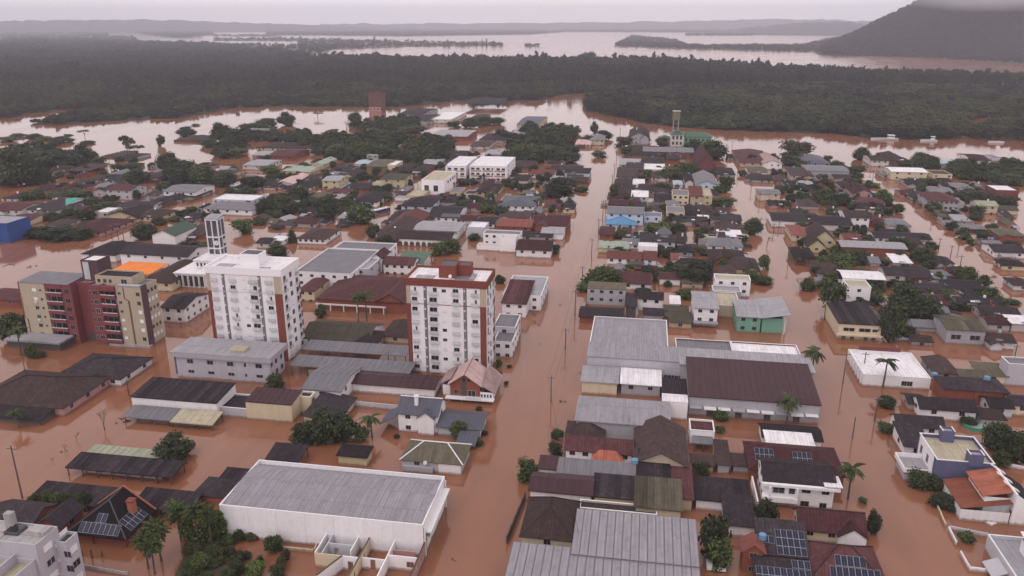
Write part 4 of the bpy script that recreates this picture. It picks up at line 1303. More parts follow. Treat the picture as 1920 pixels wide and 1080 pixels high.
# ---------------------------------------------------------------- red and cream apartment block with the stair tower
def red_apartments():
    ox, oy = -167.0, 209.0
    t = thing('apartment_block', 'older cream and dark red apartment block with balconies and a dark stair tower', 'apartment block', (ox, oy, 0))
    lm('the red and cream apartments', (ox, 204, 10))
    G = 19.4
    def blk(x0, x1, y0, y1, z, wc, name='wall', z0=-1.0, roof='grey'):
        X0, X1, Y0, Y1 = x0 - ox, x1 - ox, y0 - oy, y1 - oy
        w_ = wall_part(t, 'f', X0, X1, Y0, Y1, z, 0, wc, z0, name)
        MB().box(X0 + .21, X1 - .21, Y0 + .21, Y1 - .21, z - .6, z - .4).build('roof', M['r_' + roof], w_)
        return X0, X1, Y0, Y1
    flo = [17.2 - 2.9 * k for k in range(6)]
    # left wing
    q = blk(-187.0, -178.2, 204.0, 214, G, 'apcream')
    F = face_of(*q, 'front')
    for k, zz in enumerate(flo):
        (shutter if k < 2 else window)(t, F, 5.2, zz, 1.3, 1.1)
        window(t, F, 7.3, zz, .7, .7)
        if k % 2: put_on(t, F, 5.2, zz - 1.3, 'air_conditioner', ME_AC, 1, 1)
    F = face_of(*q, 'left')
    for zz in flo: row_windows(t, F, 3, zz, 1.2, 1.1)
    b = MB(); b.box(q[0] - .07, q[0] + .35, q[2] - .07, q[2], 8, G - .2); b.box(q[0] + .9, q[0] + 1.3, q[2] - .07, q[2], -1, 7.5)
    b.tube([(q[0] + .15, q[2] - .04, 8.1), (q[0] + 1.1, q[2] - .04, 7.2)], [.12, .12], 4)
    b.build('brown_stripe', M['w_brown'], t)
    def balcony_bay(x0, x1, y0, left):
        q = blk(x0, x1, y0 + 1.2, 214, G - .05, 'apred')
        MB().box(q[0], q[1], q[2] - 1.2, q[2] - .01, G - 1.5, G - .02).build('upper_fascia', M['w_apred'], t)
        F = face_of(*q, 'front')
        for k, zz in enumerate(flo):
            window(t, F, F[2] * .5, zz - .1, F[2] * .78, 1.8)
            b = MB(); b.box(q[0] + .02, q[1] - .02, q[2] - 1.3, q[2] - .012, zz - 1.55, zz - 1.4); b.box(q[0] + .02, q[1] - .02, q[2] - 1.3, q[2] - 1.18, zz - 1.4, zz - .62)
            bo = b.build('balcony', M['w_apred'], t)
            b = MB(); b.box(q[0] + .05, q[1] - .05, q[2] - 1.27, q[2] - 1.23, zz - .60, zz - .40)
            for j in range(9): b.box(q[0] + .1 + (q[1] - q[0] - .24) * j / 8, q[0] + .14 + (q[1] - q[0] - .24) * j / 8, q[2] - 1.27, q[2] - 1.23, zz - .4, zz - .1 if j % 2 else zz - .3)
            b.build('railing', M['trim'], bo)
    balcony_bay(-178.15, -172.6, 204.0, True)
    q = blk(-172.55, -169.3, 204.2, 214, G + .1, 'apred')
    F = face_of(*q, 'front'); F2 = face_of(*q, 'right')
    for zz in flo:
        window(t, F, F[2] * .5, zz, 1.7, 1.5)
        for a in (3.2, 6.6): window(t, F2, a, zz, .7, .9)
    # stair tower
    q = blk(-169.2, -163.6, 210.2, 216.5, 25.6, 'apdark', 'stair_tower', roof='white')
    MB().box(q[0] + .6, q[0] + 2.6, q[2] - .06, q[2], 18.4, 25.0).build('pale_panel', M['w_lgrey'], t)
    # recessed link between the wings
    q = blk(-169.25, -164.0, 207.0, 210.1, G, 'apred', 'link_wall')
    F = face_of(*q, 'front')
    for zz in flo: window(t, F, F[2] * .75, zz, 1.0, 1.2)
    MB().box(q[0] + .8, q[1] - .4, q[2] - .10, q[2], -1, 2.6).build('entrance', M['w_dark'], t)
    # right wing
    q = blk(-163.95, -160.0, 204.5, 214, G + .1, 'apred')
    F = face_of(*q, 'front')
    for zz in flo:
        window(t, F, .8, zz, .7, 1.3); window(t, F, 2.5, zz, 1.5, 1.5)
    balcony_bay(-159.95, -155.1, 204.5, False)
    q = blk(-155.05, -146.7, 205.2, 213.6, G, 'apcream')
    F = face_of(*q, 'front'); F2 = face_of(*q, 'right')
    for k, zz in enumerate(flo):
        (window if k < 3 else shutter)(t, F, 1.1, zz, 1.0, .9)
        (window if k in (0, 1, 5) else shutter)(t, F, 7.2, zz, 1.2, 1.2)
        for a in (3.6, 5.4, 7.2): (window if (k + int(a)) % 2 else shutter)(t, F2, a, zz, 1.0, 1.2)
    b = MB(); b.box(q[0] + 2.4, q[0] + 2.75, q[2] - .07, q[2], 15.6, G - .2); b.box(q[0] + 3.6, q[0] + 4.2, q[2] - .07, q[2], -.8, 15)
    b.tube([(q[0] + 2.6, q[2] - .04, 15.7), (q[0] + 3.9, q[2] - .04, 14.9)], [.14, .14], 4)
    b.build('brown_stripe', M['w_brown'], t)
    MB().box(q[1], q[1] + .09, q[2] + .02, q[2] + 3.0, -1, G + .3).build('dark_stripe', M['w_apdark'], t)
    MB().box(q[0] - 8, q[1] + .5, q[2] - .5, q[2] + 1, -1, .7).build('plinth', M['concrete'], t)
    # set back top storey and roofs
    q = blk(-162.8, -150.5, 207.2, 213.4, G + 2.5, 'apcream', 'top_storey', z0=G - .5, roof='dark')
    F = face_of(*q, 'front')
    for a in (1.2, 3.2, 5.0): window(t, F, a, G + .9, 1.1, 1.2)
    MB().box(q[0] + 8.5, q[1] + 3.4, q[2] - 2.0, q[2] - .6, G - .1, G + .5).build('terrace_glass', M['frame'], t)
    window(t, F, 9.6, G + .9, 2.0, 1.6)
    b = MB(); b.slab([(-187.2 - ox, 203.9 - oy, G + .12), (-170 - ox, 203.9 - oy, G + .12), (-170 - ox, 214.2 - oy, G + .5), (-187.2 - ox, 214.2 - oy, G + .5)], .15)
    b.v = [(x, y, z) for x, y, z in b.v]
    b.build('wing_roof', M['r_grey'], t)
    MB().box(-190 - ox, -171 - ox, 197.5 - oy, 203.9 - oy, 2.4, 3.0).build('podium_roof', M['r_lgrey'], t)
    MB().box(-189.5 - ox, -171.5 - ox, 198 - oy, 203.9 - oy, -1, 2.39).build('podium_wall', M['w_dark'], t)
red_apartments()

# ---------------------------------------------------------------- grey lilac office in front of the left tower
def office():
    x0, x1, y0, y1 = -127.0, -97.1, 185.7, 197.2
    ox, oy = (x0 + x1) / 2, (y0 + y1) / 2
    t = thing('office_building', 'pale grey two storey office with deep flat roof edge, in front of the left tower', 'office building', (ox, oy, 0))
    lm('the grey office', (ox, y0, 5))
    X0, X1, Y0, Y1 = x0 - ox, x1 - ox, y0 - oy, y1 - oy
    e = 1.1
    wall_part(t, 's', X0 + e, X1 - e, Y0 + e, Y1 - e, 6.7, 0, 'office')
    MB().box(X0, X1, Y0, Y1, 6.72, 7.9, 0).build('roof_fascia', M['w_grey'], t)
    r = MB().box(X0 + .05, X1 - .05, Y0 + .05, Y1 - .05, 7.905, 8.05).build('roof', M['r_lgrey'], t)
    panel_strip(r, slope_frame((X0, Y0, 8.05), (X1, Y0, 8.05), (X0, Y1, 8.05)), X1 - X0, Y1 - Y0, M['r_lgrey'], 2.0, rib=False)
    MB().box(X0, X1, -.5, -.3, 8.09, 8.2).build('roof_joint', M['concrete'], r)
    MB().box(X0 + 16.6, X0 + 21, Y0 + 2.6, Y0 + 6.0, 8.1, 8.75).build('roof_hatch', M['r_beige'], t)
    q = (X0 + e, X1 - e, Y0 + e, Y1 - e)
    F = face_of(*q, 'front')
    for a in (4.2, 10.2, 16.2, 20.6, 24.6):
        for zz in (5.2, 2.1): window(t, F, a, zz, 1.9 if a != 20.6 else .6, 1.3 if zz > 3 else .9)
    F = face_of(*q, 'right')
    for a in (1.5, 4.2, 7.4):
        for zz in (5.2, 2.1): window(t, F, a, zz, 1.3, 1.5)
    F = face_of(*q, 'left')
    for a in (1.5, 4.2, 7.4): window(t, F, a, 5.2, 1.3, 1.3)
    MB().box(X0 + .3, X0 + 1.6, Y0 + 1.4, Y0 + 3.4, .8, 6.7).build('side_panel', M['w_purple'], t)
    b = MB(); b.tube([(X1 - e + .08, Y0 + 2.4, .5), (X1 - e + .08, Y0 + 2.4, 4.2), (X1 - e + .08, Y0 + 3.2, 5.2), (X1 - e + .08, Y0 + 4.3, 4.8), (X1 - e + .08, Y0 + 4.5, .5)], [.07] * 5, 5); b.build('pipe', M['rail'], t)
office()

# ---------------------------------------------------------------- church with its open clock tower
def church():
    p = at(372, 540, 0)
    ox, oy = p.x, p.y
    t = thing('church', 'white modern church hall with upright fins along its front', 'church', (ox, oy, 0))
    lm('the church', (ox, oy, 4))
    wall_part(t, 's', -9, 5, 0, 22, 5.2, 0, 'tower')
    MB().box(-9.4, 5.4, -.4, 22.4, 5.22, 5.7).build('roof', M['r_white'], t)
    for k in range(6):
        MB().box(-8.2 + k * 2.2, -7.9 + k * 2.2, -.55, -.0, .2, 5.1).build('fin', M['trim'], t)
        if k < 5: MB().box(-7.7 + k * 2.2, -6.2 + k * 2.2, -.05, -.0, .6, 4.6).build('window', M['glass'], t)
    F = face_of(-9, 5, 0, 22, 'right')
    row_windows(t, F, 6, 3, 1.4, 2.6)
    wall_part(t, 's', -5, 3, 8, 18, 8.0, 0, 'tower', 5.2, 'upper_wall')
    MB().box(-5.5, 3.5, 7.5, 18.5, 8.02, 8.6).build('upper_roof', M['r_white'], t)
    F = face_of(-5, 3, 8, 18, 'front')
    for k in range(5): window(t, F, 1 + 1.5 * k, 6.7, .8, 1.4)
    # clock tower
    b0 = at(414, 512, 0)
    zt = z_at(408, b0.x, b0.y)
    c = thing('clock_tower', 'tall white frame clock tower with dark louvre panels beside the church', 'clock tower', (b0.x, b0.y, 0))
    lm('the clock tower', (b0.x, b0.y, zt * .7))
    w_ = 2.4
    for sx in (-1, 0, 1):
        for sy in (-1, 1):
            MB().box(sx * w_ - .22, sx * w_ + .22, sy * w_ - .22, sy * w_ + .22, -1, zt).build('post', M['trim'], c)
    for sx in (-1, 1): MB().box(sx * w_ - .2, sx * w_ + .2, -.2, .2, -1, zt).build('post', M['trim'], c)
    lev = [zt - .3, zt * .68, zt * .48, zt * .24]
    for zz in lev:
        MB().box(-w_ - .3, w_ + .3, -w_ - .3, w_ + .3, zz - .25, zz + .25).build('ring_beam', M['trim'], c)
    for k in range(4):
        z1 = lev[k] - .26; z0 = (lev[k + 1] + .26) if k < 3 else 0
        for sx in (-1, 1):
            for face in range(4):
                n = 7
                b = MB()
                for j in range(n):
                    zz = z0 + (z1 - z0) * (j + .1) / n
                    b.box((sx - 1) * w_ / 2 + .24, (sx + 1) * w_ / 2 - .24, -w_ + .0, -w_ + .12, zz, zz + (z1 - z0) / n * .72)
                o = b.build('louvre_panel', M['w_louvre'], c)
                o.rotation_euler = (0, 0, face * math.pi / 2)
    for rz in (0, math.pi / 2):
        b = MB(); b.tube([(w_ / 2, -w_ - .32, zt * .58), (w_ / 2, -w_ - .02, zt * .58)], [.95, .95], 20)
        o = b.build('clock_face', M['trim'], c); o.rotation_euler = (0, 0, rz)
        b = MB(); b.box(w_ / 2 - .05, w_ / 2 + .05, -w_ - .37, -w_ - .33, zt * .58, zt * .58 + .75); b.box(w_ / 2, w_ / 2 + .5, -w_ - .37, -w_ - .33, zt * .58 - .05, zt * .58 + .05)
        b.build('clock_hands', M['tyre'], o)
    b = MB(); b.slab([(-w_ - .4, -w_ - .4, zt + .2), (w_ + .4, -w_ - .4, zt + .2), (w_ + .4, w_ + .4, zt + .9), (-w_ - .4, w_ + .4, zt + .9)], .25); b.build('cap', M['r_lgrey'], c)
church()

# ---------------------------------------------------------------- white warehouse in the foreground
def warehouse():
    x0, x1, y0, y1, z = -76.9, -36.5, 120.9, 137.7, 6.9
    ox, oy = (x0 + x1) / 2, (y0 + y1) / 2
    t = thing('warehouse', 'long white warehouse with weathered grey metal roof in the foreground', 'warehouse', (ox, oy, 0))
    lm('the white foreground warehouse', (ox, oy, z))
    X0, X1, Y0, Y1 = x0 - ox, x1 - ox, y0 - oy, y1 - oy
    wall_part(t, 'f', X0, X1, Y0, Y1, z, 0, 'white')
    for q in ((X0 - .05, X1 + .05, Y0 - .05, Y0 + .25), (X0 - .05, X1 + .05, Y1 - .25, Y1 + .05), (X0 - .05, X0 + .25, Y0 + .25, Y1 - .25), (X1 - .25, X1 + .05, Y0 + .25, Y1 - .25)):
        MB().box(*q, z + .002, z + .09).build('parapet_cap', M['trim'], t)
    # arched metal deck: front and back slopes
    yr = (Y0 + Y1) / 2 + 1.2
    prof = [(Y0 + .22, z - .55), (Y0 + 4.5, z - .05), (yr, z + .35), (Y1 - 2.2, z - .2), (Y1 - .22, z - .8)]
    b = MB()
    for k in range(4):
        b.face([(X0 + .22, prof[k][0], prof[k][1]), (X1 - .22, prof[k][0], prof[k][1]), (X1 - .22, prof[k + 1][0], prof[k + 1][1]), (X0 + .22, prof[k + 1][0], prof[k + 1][1])])
    r = b.build('roof', M['r_metal'], t)
    for k in range(3):
        a, c = prof[k], prof[k + 1]
        L = math.hypot(c[0] - a[0], c[1] - a[1])
        fr = slope_frame((X0 + .22, a[0], a[1]), (X1 - .22, a[0], a[1]), (X0 + .22, c[0], c[1]))
        panel_strip(r, fr, X1 - X0 - .44, L, M['r_metal'], 1.25, v0=.03)
    # wall joints: concrete panels of the long wall
    n = 7
    for k in range(n):
        a, c = X0 + (X1 - X0) * k / n, X0 + (X1 - X0) * (k + 1) / n
        MB().box(a + .04, c - .04, Y0 - .05, Y0 - .002, .05, z - .12).build('wall_panel', M['w_white'], t)
    # end facing the street: awning, gates
    F = face_of(X0, X1, Y0, Y1, 'right')
    MB().box(X1 + .0, X1 + 1.3, Y0 + 1.0, Y1 - 1.0, 4.6, 4.9).build('awning', M['trim'], t)
    for a in (3.0, 8.3, 13.2):
        put_on(t, F, a, 1.9, 'gate', ME_SHUT, 3.6, 3.6)
        MB().box(X1 + .02, X1 + .9, Y0 + a - 2.0, Y0 + a + 2.0, 3.72, 3.8).build('gate_hood', M['r_lgrey'], t)
    MB().box(X1 + .1, X1 + .35, Y0 + .2, Y0 + .6, -1, 6.2).build('pillar', M['trim'], t)
    MB().box(X1 + .1, X1 + .35, Y1 - .6, Y1 - .2, -1, 6.2).build('pillar', M['trim'], t)
warehouse()

# ---------------------------------------------------------------- roofless house
def roofless():
    p = at(592, 1062, 0)
    ox, oy = p.x, p.y
    t = thing('roofless_house', 'roofless white house with open rooms and bare walls beside the white warehouse', 'house ruin', (ox, oy, 0))
    lm('the roofless house', (ox + 10, oy - 1, 2))
    h = 3.0
    def wl(x0, y0, x1, y1, wc='tower', hh=h, z0=-1, top=None, gaps=()):
        """wall from (x0,y0) to (x1,y1) with window openings left in it: gaps = (from, to, sill, head)"""
        d = Vector((x1 - x0, y1 - y0, 0)); L = d.length
        b = MB()
        segs = [(0, L, z0, hh)]
        for (g0, g1, s, e) in gaps:
            new = []
            for (a, c, q0, q1) in segs:
                if a <= g0 and c >= g1:
                    if g0 > a: new.append((a, g0, q0, q1))
                    new += [(g0, g1, q0, s), (g0, g1, e, q1)]
                    if c > g1: new.append((g1, c, q0, q1))
                else: new.append((a, c, q0, q1))
            segs = new
        for (a, c, q0, q1) in segs: b.box(a, c, -.1, .1, q0, q1)
        o = b.build('wall', M['w_' + wc], t)
        o.location = (x0, y0, 0); o.rotation_euler = (0, 0, math.atan2(d.y, d.x))
        for (g0, g1, s, e) in gaps:
            if e < hh and s > .3:
                f = link('window', ME_FRAME, o, ((g0 + g1) / 2, .03, (s + e) / 2), None, (g1 - g0, 1, e - s))
        if top:
            MB().box(0, L, -.14, .14, hh + .002, hh + .12).build('charred_beam', M[top], o)
        return o
    wl(0, 0, 5.2, 0, 'cream', gaps=((3.4, 4.4, .5, 1.7),)); wl(0, .12, 0, 7, 'tower'); wl(0, 7.1, 8.4, 7.1, 'tower', gaps=((3.6, 5.6, .9, 2.0),))
    wl(1.3, .2, 1.3, 6.9, 'lgrey'); wl(6.3, 1.5, 6.3, 7.0, 'tower'); wl(1.4, 3.2, 6.2, 3.2, 'lgrey', gaps=((1, 1.9, -1, 2.1),))
    wl(8.5, -6, 8.5, 7.4, 'cream', top='wood', gaps=((3, 4, -1, 2.1), (8, 9, -1, 2.2)))
    wl(8.65, 7.6, 19.0, 7.6, 'tower', top='wood', gaps=((1.8, 3.0, .7, 2.1), (6.8, 8.0, .7, 2.1)))
    wl(13.4, -6, 13.4, 7.4, 'tower', gaps=((8.2, 9.1, -1, 2.2),)); wl(19.1, -6, 19.1, 7.5, 'pink', top='wood', gaps=((3, 4.1, .5, 2.2), (6, 7.1, .5, 2.2), (9, 10.1, .5, 2.2)))
    wl(13.5, 1.6, 19.0, 1.6, 'tower', gaps=((3.4, 4.8, .7, 2.0),)); wl(13.6, 4.2, 17.8, 4.2, 'pink', hh=2.2); wl(2.8, -6, 5.3, -.1, 'tower', top='wood')
    wl(5.3, -.0, 8.3, -.0, 'tower', gaps=((1, 2, -1, 2.0),)); wl(8.65, .9, 13.3, .9, 'tower', hh=2.4, gaps=((1.6, 2.6, -1, 2.2),))
    MB().box(8.7, 13.3, 1.1, 7.4, -.3, .12).build('floor', M['mud'], t)
    MB().box(13.6, 19.0, 4.4, 7.4, -.3, .10).build('floor', M['mud'], t)
    MB().box(1.5, 6.2, 3.4, 6.9, -.3, .10).build('floor', M['concrete'], t)
    rg = random.Random(3)
    b = MB()
    for k in range(26):
        x, y, z_ = rg.uniform(4.6, 8.2), rg.uniform(-5.5, -.5), rg.uniform(0, .7)
        d = Vector((rg.uniform(-1, 1), rg.uniform(-1, 1), rg.uniform(-.2, .5)))
        b.tube([(x, y, z_), tuple(Vector((x, y, z_)) + d * 1.4)], [.07, .06], 4)
    tag(b.build('debris', M['wood'], t), kind='stuff')
roofless()

# ---------------------------------------------------------------- pale apartment block, lower left corner
def corner_block():
    z = 13.0
    p = at(66, 1022, z); q = at(101, 986, z)
    x1, y0, y1 = p.x, p.y, q.y
    x0 = x1 - 15
    ox, oy = (x0 + x1) / 2, (y0 + y1) / 2
    t = thing('apartment_block', 'pale lilac grey apartment block with flat concrete roof in the bottom left corner', 'apartment block', (ox, oy, 0))
    lm('the corner apartment block', (x1, y0 + 4, 9))
    X0, X1, Y0, Y1 = x0 - ox, x1 - ox, y0 - oy, y1 - oy
    wall_part(t, 'f', X0, X1, Y0, Y1, z, 0, 'lilac', -1)
    MB().box(X0 + .21, X1 - .21, Y0 + .21, Y1 - .21, z - .5, z - .3).build('roof', M['concrete'], t)
    F = face_of(X0, X1, Y0, Y1, 'right')
    for k, zz in enumerate((10.9, 8.0, 5.1, 2.2)):
        (shutter if k != 1 else window)(t, F, 2.4, zz, 1.9, 1.3)
        (shutter if k in (0, 2) else window)(t, F, 6.2, zz, 1.9, 1.3)
        put_on(t, F, 4.2, zz - 1.2, 'air_conditioner', ME_AC, 1, 1)
    wall_part(t, 'f', X1 + .02, X1 + 2.0, Y1 - 1.2, Y1 + 1.8, z - 2.2, 0, 'lilac', -1, 'wing_wall')
    MB().box(X1 + .24, X1 + 1.78, Y1 - .98, Y1 + 1.58, z - 2.9, z - 2.7).build('wing_roof', M['soil'], t)
    F = face_of(X1 + .02, X1 + 2.0, Y1 - 1.2, Y1 + 1.8, 'right')
    for k, zz in enumerate((8.4, 5.5, 2.6)):
        for a in (1.5,): (window if (k + int(a)) % 2 == 0 else shutter)(t, F, a, zz, 1.8, 1.4)
    F = face_of(X1 + .02, X1 + 2.0, Y1 - 1.2, Y1 + 1.8, 'front')
    for zz in (8.4, 5.5, 2.6): window(t, F, 2, zz, 1.4, 1.3)
    MB().box(X1 - 8.6, X1 - 7.2, Y1 - 1.6, Y1 - .5, z - .29, z + 2.6).build('chimney', M['concrete'], t)
    MB().box(X1 - 3.4, X1 - .3, Y1 - 2.8, Y1 - 1.0, z - .29, z + .6).build('rooftop_box', M['concrete'], t)
    o = MB().box(X1 - 7.6, X1 - 5.0, Y0 + 2.0, Y0 + 4.4, z - .28, z + .25).build('skylight', M['w_dark'], t)
    link('pane', ME_PANE, o, (X1 - 6.3, Y0 + 3.2, z + .28), (math.pi / 2, 0, 0), (2.4, 1, 2.2))
    b = MB(); b.box(X0 + .25, X1 - .25, -.1, .1, z - .295, z - .15); b.box(-.1, .1, Y0 + .25, -.2, z - .295, z - .17); b.build('roof_joint', M['concrete'], t)
    wall_part(t, 'f', X1 - 9.5, X1 - .6, Y0 - 5.5, Y0 - .05, z - 2.8, 0, 'lilac', -1, 'terrace_wall')
    MB().box(X1 - 9.2, X1 - .9, Y0 - 5.2, Y0 - .2, z - 4.1, z - 3.9).build('terrace_floor', M['r_beige'], t)
    b = MB(); b.box(X1 - 4.2, X1 - 3.9, Y0 - 5.0, Y0 - .3, z - 3.88, z - 2.0); b.build('terrace_screen', M['w_lilac'], t)
corner_block()

# ---------------------------------------------------------------- house with black hipped roof, orange ridge tiles and solar panels
roofblack = surf('roof_black', (.011, .009, .011), spec=.1, rough=.8, vary=.25, streak=.15, dirt=.3, scale=.6, bands=.5, band_amt=.12, hue_rand=.05, dirt_col=(.04, .035, .035))
def solar_house():
    z = 2.4
    x0, x1, y0, y1 = rect(122, 1000, 236, 945, z)
    ox, oy = (x0 + x1) / 2, (y0 + y1) / 2
    t = thing('house', 'black tiled house with orange ridge tiles and two groups of solar panels', 'house', (ox, oy, 0))
    lm('the black solar roof house', (ox, oy, 3))
    X0, X1, Y0, Y1 = x0 - ox, x1 - ox, y0 - oy, y1 - oy
    wall_part(t, 'n', X0 + 1.1, X1 - 1.1, Y0 + 1.1, Y1 - .4, z, 0, 'terracotta')
    zt = z + 4.6
    c = [(X0, Y0, z), (X1, Y0, z), (X1, Y1, z), (X0, Y1, z)]
    r0, r1 = (0, Y0 + (X1 - X0) * .42, zt), (0, Y1, zt + .2)
    b = MB()
    b.face([c[0], c[1], r0]); b.face([c[1], c[2], r1, r0]); b.face([c[3], c[0], r0, r1]); b.face([c[2], c[3], r1])
    d = [(p[0], p[1], p[2] - .2) for p in c]
    for k in range(4): b.face([d[k], d[(k + 1) % 4], c[(k + 1) % 4], c[k]])
    b.face(list(reversed(d)))
    r = b.build('roof', roofblack, t)
    for (p, q, m) in ((c[0], r0, 'w_dark'), (c[1], r0, 'w_dark'), (r0, r1, 'w_dark')):
        bb = MB(); bb.tube([Vector(p) + Vector((0, 0, .05)), Vector(q) + Vector((0, 0, .05))], [.13, .13], 6); bb.build('ridge_cap', M[m], r)
    for (p, q) in ((c[3], r1), (r1, c[2])):
        n = 14
        for k in range(n):
            a = Vector(p).lerp(Vector(q), k / n) + Vector((0, 0, .12)); e = Vector(p).lerp(Vector(q), (k + .86) / n) + Vector((0, 0, .15))
            bb = MB(); bb.tube([a, e], [.22, .19], 6); bb.build('ridge_tile', M['w_orange'], r)
    ch = MB().box(X1 * .52, X1 * .52 + 1.2, Y1 - 4.2, Y1 - 3.0, z + 1.6, z + 4.2).build('chimney', M['w_orange'], t)
    MB().box(X1 * .52 - .15, X1 * .52 + 1.35, Y1 - 4.35, Y1 - 2.85, z + 4.202, z + 4.5).build('chimney_cap', M['w_terracotta'], ch)
    solar_array(t, slope_frame(c[0], c[1], r0), 2.5, .45, 8, 1, 1.05, 2.1)
    solar_array(t, slope_frame(c[0], c[1], r0), 5.3, 2.6, 2, 1, 1.05, 1.8)
    solar_array(t, slope_frame(c[1], c[2], r0), 2.3, .5, 5, 2, 1.1, 1.5)
    for x in (X0 + 1.0, -1.5, X1 - 1.0): MB().box(x - .2, x + .2, Y0 + .7, Y0 + 1.05, -1, z - .22).build('pillar', M['w_terracotta'], t)
    for y in (Y0 + 4, Y0 + 8): MB().box(X1 - 1.0, X1 - .6, y - .2, y + .2, -1, z - .22).build('pillar', M['w_terracotta'], t)
solar_house()

# ---------------------------------------------------------------- brick house with pale pink roof by the right tower
def brick_house():
    z = 5.2
    x0, x1, y0, y1 = rect(824, 716, 924, 684, z)
    ox, oy = (x0 + x1) / 2, (y0 + y1) / 2
    t = thing('house', 'brick house with faded pink roof and white balcony beneath the right tower', 'house', (ox, oy, 0))
    lm('the pink roofed brick house', (ox, y0, 4))
    X0, X1, Y0, Y1 = x0 - ox, x1 - ox, y0 - oy, y1 - oy
    xm = -.4
    # main gabled block facing the camera
    wall_part(t, 'gy', X0 + 2.6, X1 - 3.6, Y0 + 1.0, Y1 - .4, z - .6, 2.9, 'brick')
    b = MB()
    L, Rr = X0 + 1.9, X1 - 2.9
    m_ = (X0 + 2.6 + X1 - 3.6) / 2
    b.slab([(L, Y1, z - .85), (L, Y0 + .3, z - .85), (m_, Y0 + .3, z + 2.5), (m_, Y1, z + 2.5)], .18)
    b.slab([(m_, Y1, z + 2.5), (m_, Y0 + .3, z + 2.5), (Rr, Y0 + .3, z - .85), (Rr, Y1, z - .85)], .18)
    r = b.build('roof', M['r_pink'], t)
    bb = MB(); bb.tube([(m_, Y0 + .3, z + 2.56), (m_, Y1, z + 2.56)], [.14, .14], 6); bb.build('ridge_cap', M['r_pink'], r)
    # lower side roofs
    b = MB()
    b.slab([(X1 - 3.0, Y0 + .6, z - .6), (X1 + .6, Y0 + .2, z - 2.4), (X1 + .6, Y1 + .6, z - 2.4), (X1 - 3.0, Y1, z + .9)], .18)
    b.slab([(X0 - .5, Y1, z - 1.6), (X0 - .5, Y0 + 2.4, z - 1.6), (X0 + 2.5, Y0 + 2.4, z + .1), (X0 + 2.5, Y1, z + .1)], .18)
    b.build('side_roof', M['r_pink'], t)
    wall_part(t, 'n', X1 - 3.55, X1 - .2, Y0 + .9, Y1, z - 2.5, 0, 'tower', name='side_wall')
    wall_part(t, 'n', X0 + .2, X0 + 2.55, Y0 + 2.6, Y1, z - 1.9, 0, 'tower', name='side_wall')
    F = face_of(X0 + 2.6, X1 - 3.6, Y0 + 1.0, Y1, 'front')
    window(t, F, F[2] * .46, z + .55, .9, 1.1); window(t, F, F[2] * .62, z + .55, .9, 1.1)
    window(t, F, F[2] * .72, z - 3.2, 2.2, 1.8); window(t, F, F[2] * .2, z - 3.0, 1.2, 1.4)
    MB().box(X0 + 2.62 + F[2] * .38, X0 + 2.62 + F[2] * .52, Y0 + .85, Y0 + .99, 0, z + .0).build('dark_recess', M['w_dark'], t)  # raised dark slab stands in for the shade of a recess; none is cut
    MB().box(X0 + 1.6, X1 + .3, Y0 - 1.0, Y0 + .9, .9, 1.15).build('balcony_slab', M['trim'], t)
    b = MB()
    for k in range(14):
        x = X0 + 7.2 + k * .3
        b.box(x, x + .09, Y0 - .95, Y0 - .86, 1.152, 2.0)
    b.box(X0 + 7.1, X0 + 11.4, Y0 - .97, Y0 - .84, 2.0, 2.1)
    b.build('balustrade', M['trim'], t)
    F = face_of(X1 - 3.55, X1 - .2, Y0 + .9, Y1, 'front')
    for k in range(4): window(t, F, .4 + k * .8, z - 3.6, .5, 1.0)
    for x in (X0 + 1.8, X0 + 6, X1 - .2): MB().box(x - .12, x + .12, Y0 - .8, Y0 - .55, -1, .9).build('pillar', M['w_brick'], t)
brick_house()

# ---------------------------------------------------------------- blue shop at the left edge
def blue_building():
    z = 9.5
    p = at(12, 419, z)
    q = at(0, 430, z)
    t = thing('commercial_building', 'deep blue commercial building with white panel at the left edge', 'commercial building', (p.x - 14, p.y + 8, 0))
    lm('the blue building', (p.x - 8, p.y, 5))
    vx = 14
    wall_part(t, 'f', -vx, vx, -8, 6, z, 0, 'blue')
    MB().box(-vx + .3, vx - .3, -7.7, 5.7, z - .4, z - .2).build('roof', M['r_lgrey'], t)
    MB().box(-vx - 2, vx - 5.4, -8.6, -8.02, -1, z - 3.2).build('white_panel', M['w_white'], t)
    MB().box(-vx, vx, -8.12, -8.02, z - .5, z + .05).build('fascia', M['w_blue'], t)
blue_building()

